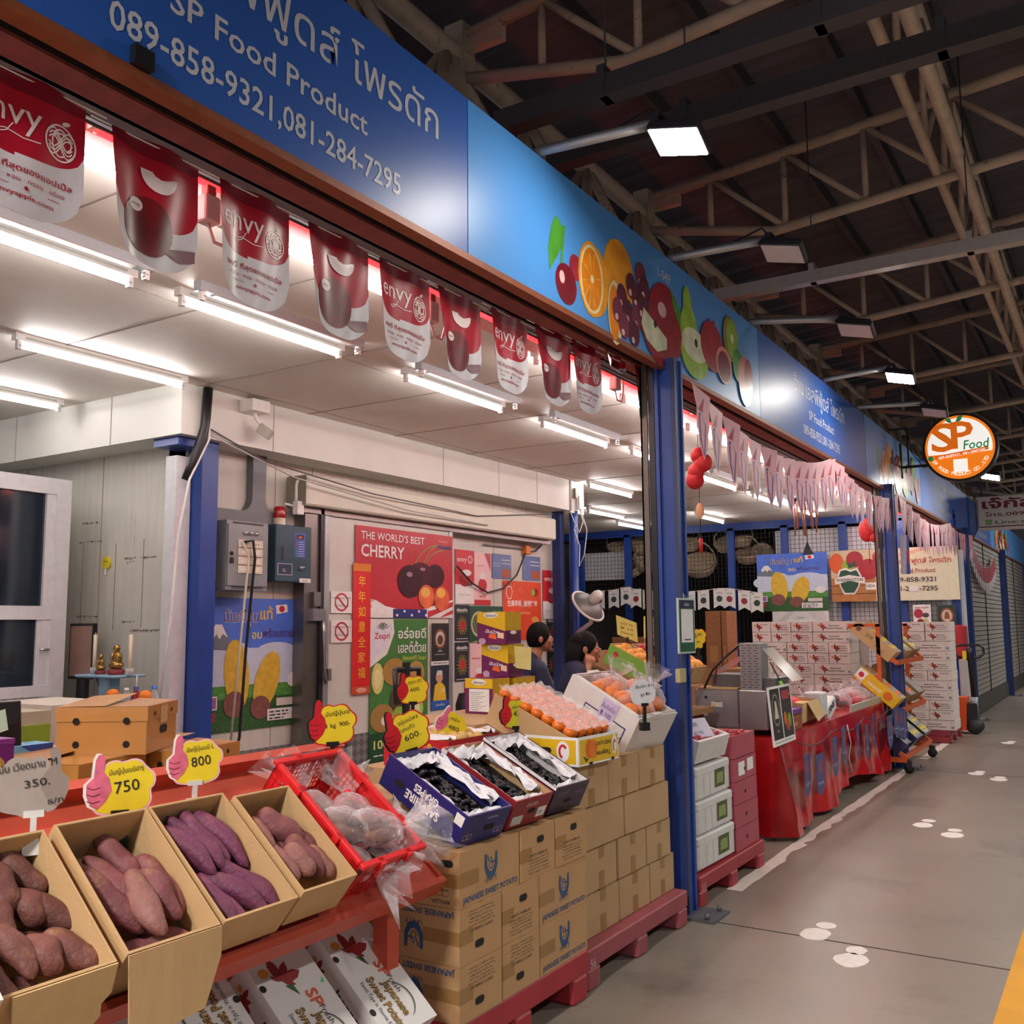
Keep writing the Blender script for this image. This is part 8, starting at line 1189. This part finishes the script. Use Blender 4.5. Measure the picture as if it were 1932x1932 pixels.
# ================================================================ people
SKIN, HAIR, SHIRT, PANTS = M('#b07a5c', .5, var=.05, scale=20, sub=.1), M('#0b0908', .6, var=.2, scale=60, spec=.15, bump=.5, bscale=90, stretch=(6, 6, 1)), M('#1d2340', .7, var=.12, scale=30, bump=.2, bscale=60), M('#20222c', .8)
def voxel(o, size, it=6):
    m = o.modifiers.new('skin', 'REMESH'); m.mode = 'VOXEL'; m.voxel_size = size; m.use_smooth_shade = True; s = o.modifiers.new('soft', 'SMOOTH'); s.iterations = it; s.factor = .5
def limb(mb, pts, rs, m, n=10):
    mb.tube(pts, rs, m, n)
    for p, r in zip(pts, rs): mb.ell(p, (r, r, r), m, n=10, k=7)
def person(label, W, head_z, fist=None, turn=0., drop=.235):
    """local x to the person's left, y forward, z up; right arm bent up to the cheek when fist is given"""
    t = thing('person', label, 'person', None, W); hz = head_z; sh = hz-drop; hip = hz-.72; ft = .0
    H = Matrix.Translation((0, .08, hz)) @ Matrix.Rotation(turn, 4, 'Z'); hp = lambda x, y, z: H @ Vector((x, y, z))
    mb = MB(); mb.ell((0, 0, 0), (.076, .094, .112), SKIN, H, 18, 12); mb.ell((0, .045, -.05), (.058, .055, .062), SKIN, H, 14, 9); mb.ell((0, .101, -.018), (.013, .017, .022), SKIN, H, 10, 7); mb.ell((0, .085, -.095), (.022, .02, .018), SKIN, H); mb.ell((0, .088, -.062), (.024, .014, .012), SKIN, H)
    for s in (-1, 1): mb.ell((s*.077, -.008, -.012), (.012, .022, .033), SKIN, H, 10, 7); mb.ell((s*.042, .07, -.03), (.022, .02, .02), SKIN, H)
    limb(mb, [(0, -.005, sh+.0), hp(0, -.02, -.09)], [.058, .052], SKIN)
    S = [(-.14, 0, sh-.04), (.14, 0, sh-.04)]
    # arms
    if fist:
        e, f = Vector(fist[0]), Vector(fist[1]); limb(mb, [S[1], e], [.045, .043], SKIN); limb(mb, [e, e.lerp(f, .5), f], [.043, .04, .028], SKIN)
        d = (f-e).normalized(); pc = f+d*.045; mb.ell(pc, (.036, .04, .042), SKIN, None, 12, 8)
        sd = Vector((1, 0, 0)).cross(d).normalized()
        for k in range(4): q = pc+d*(.03-.006*abs(k-1))+Vector((1, 0, 0))*.0+sd*(-.03+.02*k); limb(mb, [q+Vector((.012, 0, -.002)), q+Vector((-.012, 0, .012)), q+Vector((-.034, 0, .0)), q+Vector((-.03, 0, -.026))], [.0105, .011, .010, .009], SKIN, 8)
        limb(mb, [pc+sd*-.036+d*-.02, pc+sd*-.042+d*.01+Vector((-.01, 0, 0)), pc+sd*-.03+d*.034+Vector((-.024, 0, 0))], [.012, .011, .009], SKIN, 8)
    else: limb(mb, [S[1], (.24, .06, sh-.28), (.2, .26, sh-.42)], [.045, .042, .03], SKIN)
    limb(mb, [S[0], (-.23, .04, sh-.28), (-.16, .24, sh-.4)], [.045, .042, .03], SKIN); mb.ell((-.14, .3, sh-.43), (.035, .05, .028), SKIN)
    limb(mb, [(0, 0, sh-.08), (0, 0, sh-.25), (0, 0, hip)], [.09, .11, .12], SKIN)
    for s in (-1, 1): limb(mb, [(s*.09, 0, hip), (s*.1, .01, hip*.52), (s*.1, -.01, .09)], [.095, .065, .045], SKIN); mb.ell((s*.1, .05, .045), (.045, .11, .044), SKIN)
    o = mb.build('body', t); voxel(o, .0075)
    mb = MB(); mb.ell((0, 0, sh-.16), (.195, .135, .21), SHIRT, None, 20, 12); mb.ell((0, .01, hip+.16), (.185, .145, .24), SHIRT, None, 20, 12); limb(mb, [(-.14, 0, sh-.02), (0, -.01, sh+.01), (.14, 0, sh-.02)], [.075, .085, .075], SHIRT, 12)
    for s, e in ((1, Vector(fist[0]) if fist else Vector((.24, .06, sh-.28))), (-1, Vector((-.23, .04, sh-.28)))):
        p0 = Vector((s*.13, 0, sh-.01)); limb(mb, [p0, p0.lerp(e, .45), p0.lerp(e, .72)], [.075, .072, .066], SHIRT, 12)
    o = mb.build('shirt', t); voxel(o, .012, 8)
    mb = MB(); limb(mb, [(0, 0, sh+.06), (0, .0, sh+.02)], [.068, .08], SHIRT); mb.poly(Fr((0, .155, sh-.04), (1, 0, 0), (0, -.2, 1)), [(-.02, .05), (.02, .05), (0, -.12)], M('#2a2f52', .6), .0)
    for s, e in ((1, Vector(fist[0]) if fist else Vector((.24, .06, sh-.28))), (-1, Vector((-.23, .04, sh-.28)))): p0 = Vector((s*.13, 0, sh-.01)); mb.tube([p0.lerp(e, .70), p0.lerp(e, .735)], .0675, M('#c8502a', .6), 14)
    mb.build('collar_and_piping', t)
    mb = MB()
    for s in (-1, 1): limb(mb, [(s*.085, 0, hip+.05), (s*.1, .01, hip*.52), (s*.1, -.01, .12)], [.125, .085, .062], PANTS)
    o = mb.build('trousers', t); voxel(o, .016, 6)
    mb = MB()
    for s in (-1, 1): mb.ell((s*.033, .083, .0), (.016, .01, .0075), M('#ddd6cf', .3), H, 10, 6); mb.ell((s*.033, .0905, .0), (.0075, .005, .0075), HAIR, H, 8, 6); mb.stroke(Fr(H @ Vector((s*.033, .094, .022)), H.to_3x3() @ Vector((1, 0, 0)), (0, 0, 1)), arc(0, -.01, .02, .012, 150, 30, 6), .005, HAIR, .0)
    mb.ell((0, .1, -.062), (.02, .008, .008), M('#8a4a44', .5), H, 10, 6); mb.build('eyes_and_lips', t)
    return t, H
def hair_cap(mb, H, k=1.09):
    v = []; n, m = 22, 12
    for j in range(m+1):
        for i in range(n):
            a = 2*pi*i/n; fr = max(0, sin(a)); tmax = 1.02+(1.25*(1-fr)**.7 if fr < 1 else 0); th = tmax*j/m; q = Vector((sin(th)*cos(a)*.084, sin(th)*sin(a)*.102, cos(th)*.122)); v.append(q+Vector((0, -.006, .004)))
    mb.add(v, [(j*n+i, (j+1)*n+i, (j+1)*n+(i+1) % n, j*n+(i+1) % n) for j in range(m) for i in range(n)], HAIR, True, H)
# woman looking right, right fist at her neck
p = AX(1107, 1222, -3.45)
t, H = person('woman with long black hair in a navy shirt, fist at her cheek', T(p.x-.07, p.y-.05, 0, -.93), p.z, ((.24, .0, p.z-.34), (.13, .075, p.z-.135)), -.12, .165)
mb = MB(); hair_cap(mb, H)
limb(mb, [H @ Vector((0, -.05, .03)), H @ Vector((0, -.085, -.1)), H @ Vector((.01, -.10, -.2)), H @ Vector((.02, -.10, -.30))], [.085, .08, .065, .03], HAIR, 14); mb.build('hair', t)
p = AX(1001, 1203, -4.0)
t, H = person('man with short black hair in a navy shirt behind the snack boxes', T(p.x, p.y, 0, -.55), p.z, None, -.25)
mb = MB(); hair_cap(mb, H, 1.0); mb.build('hair', t)
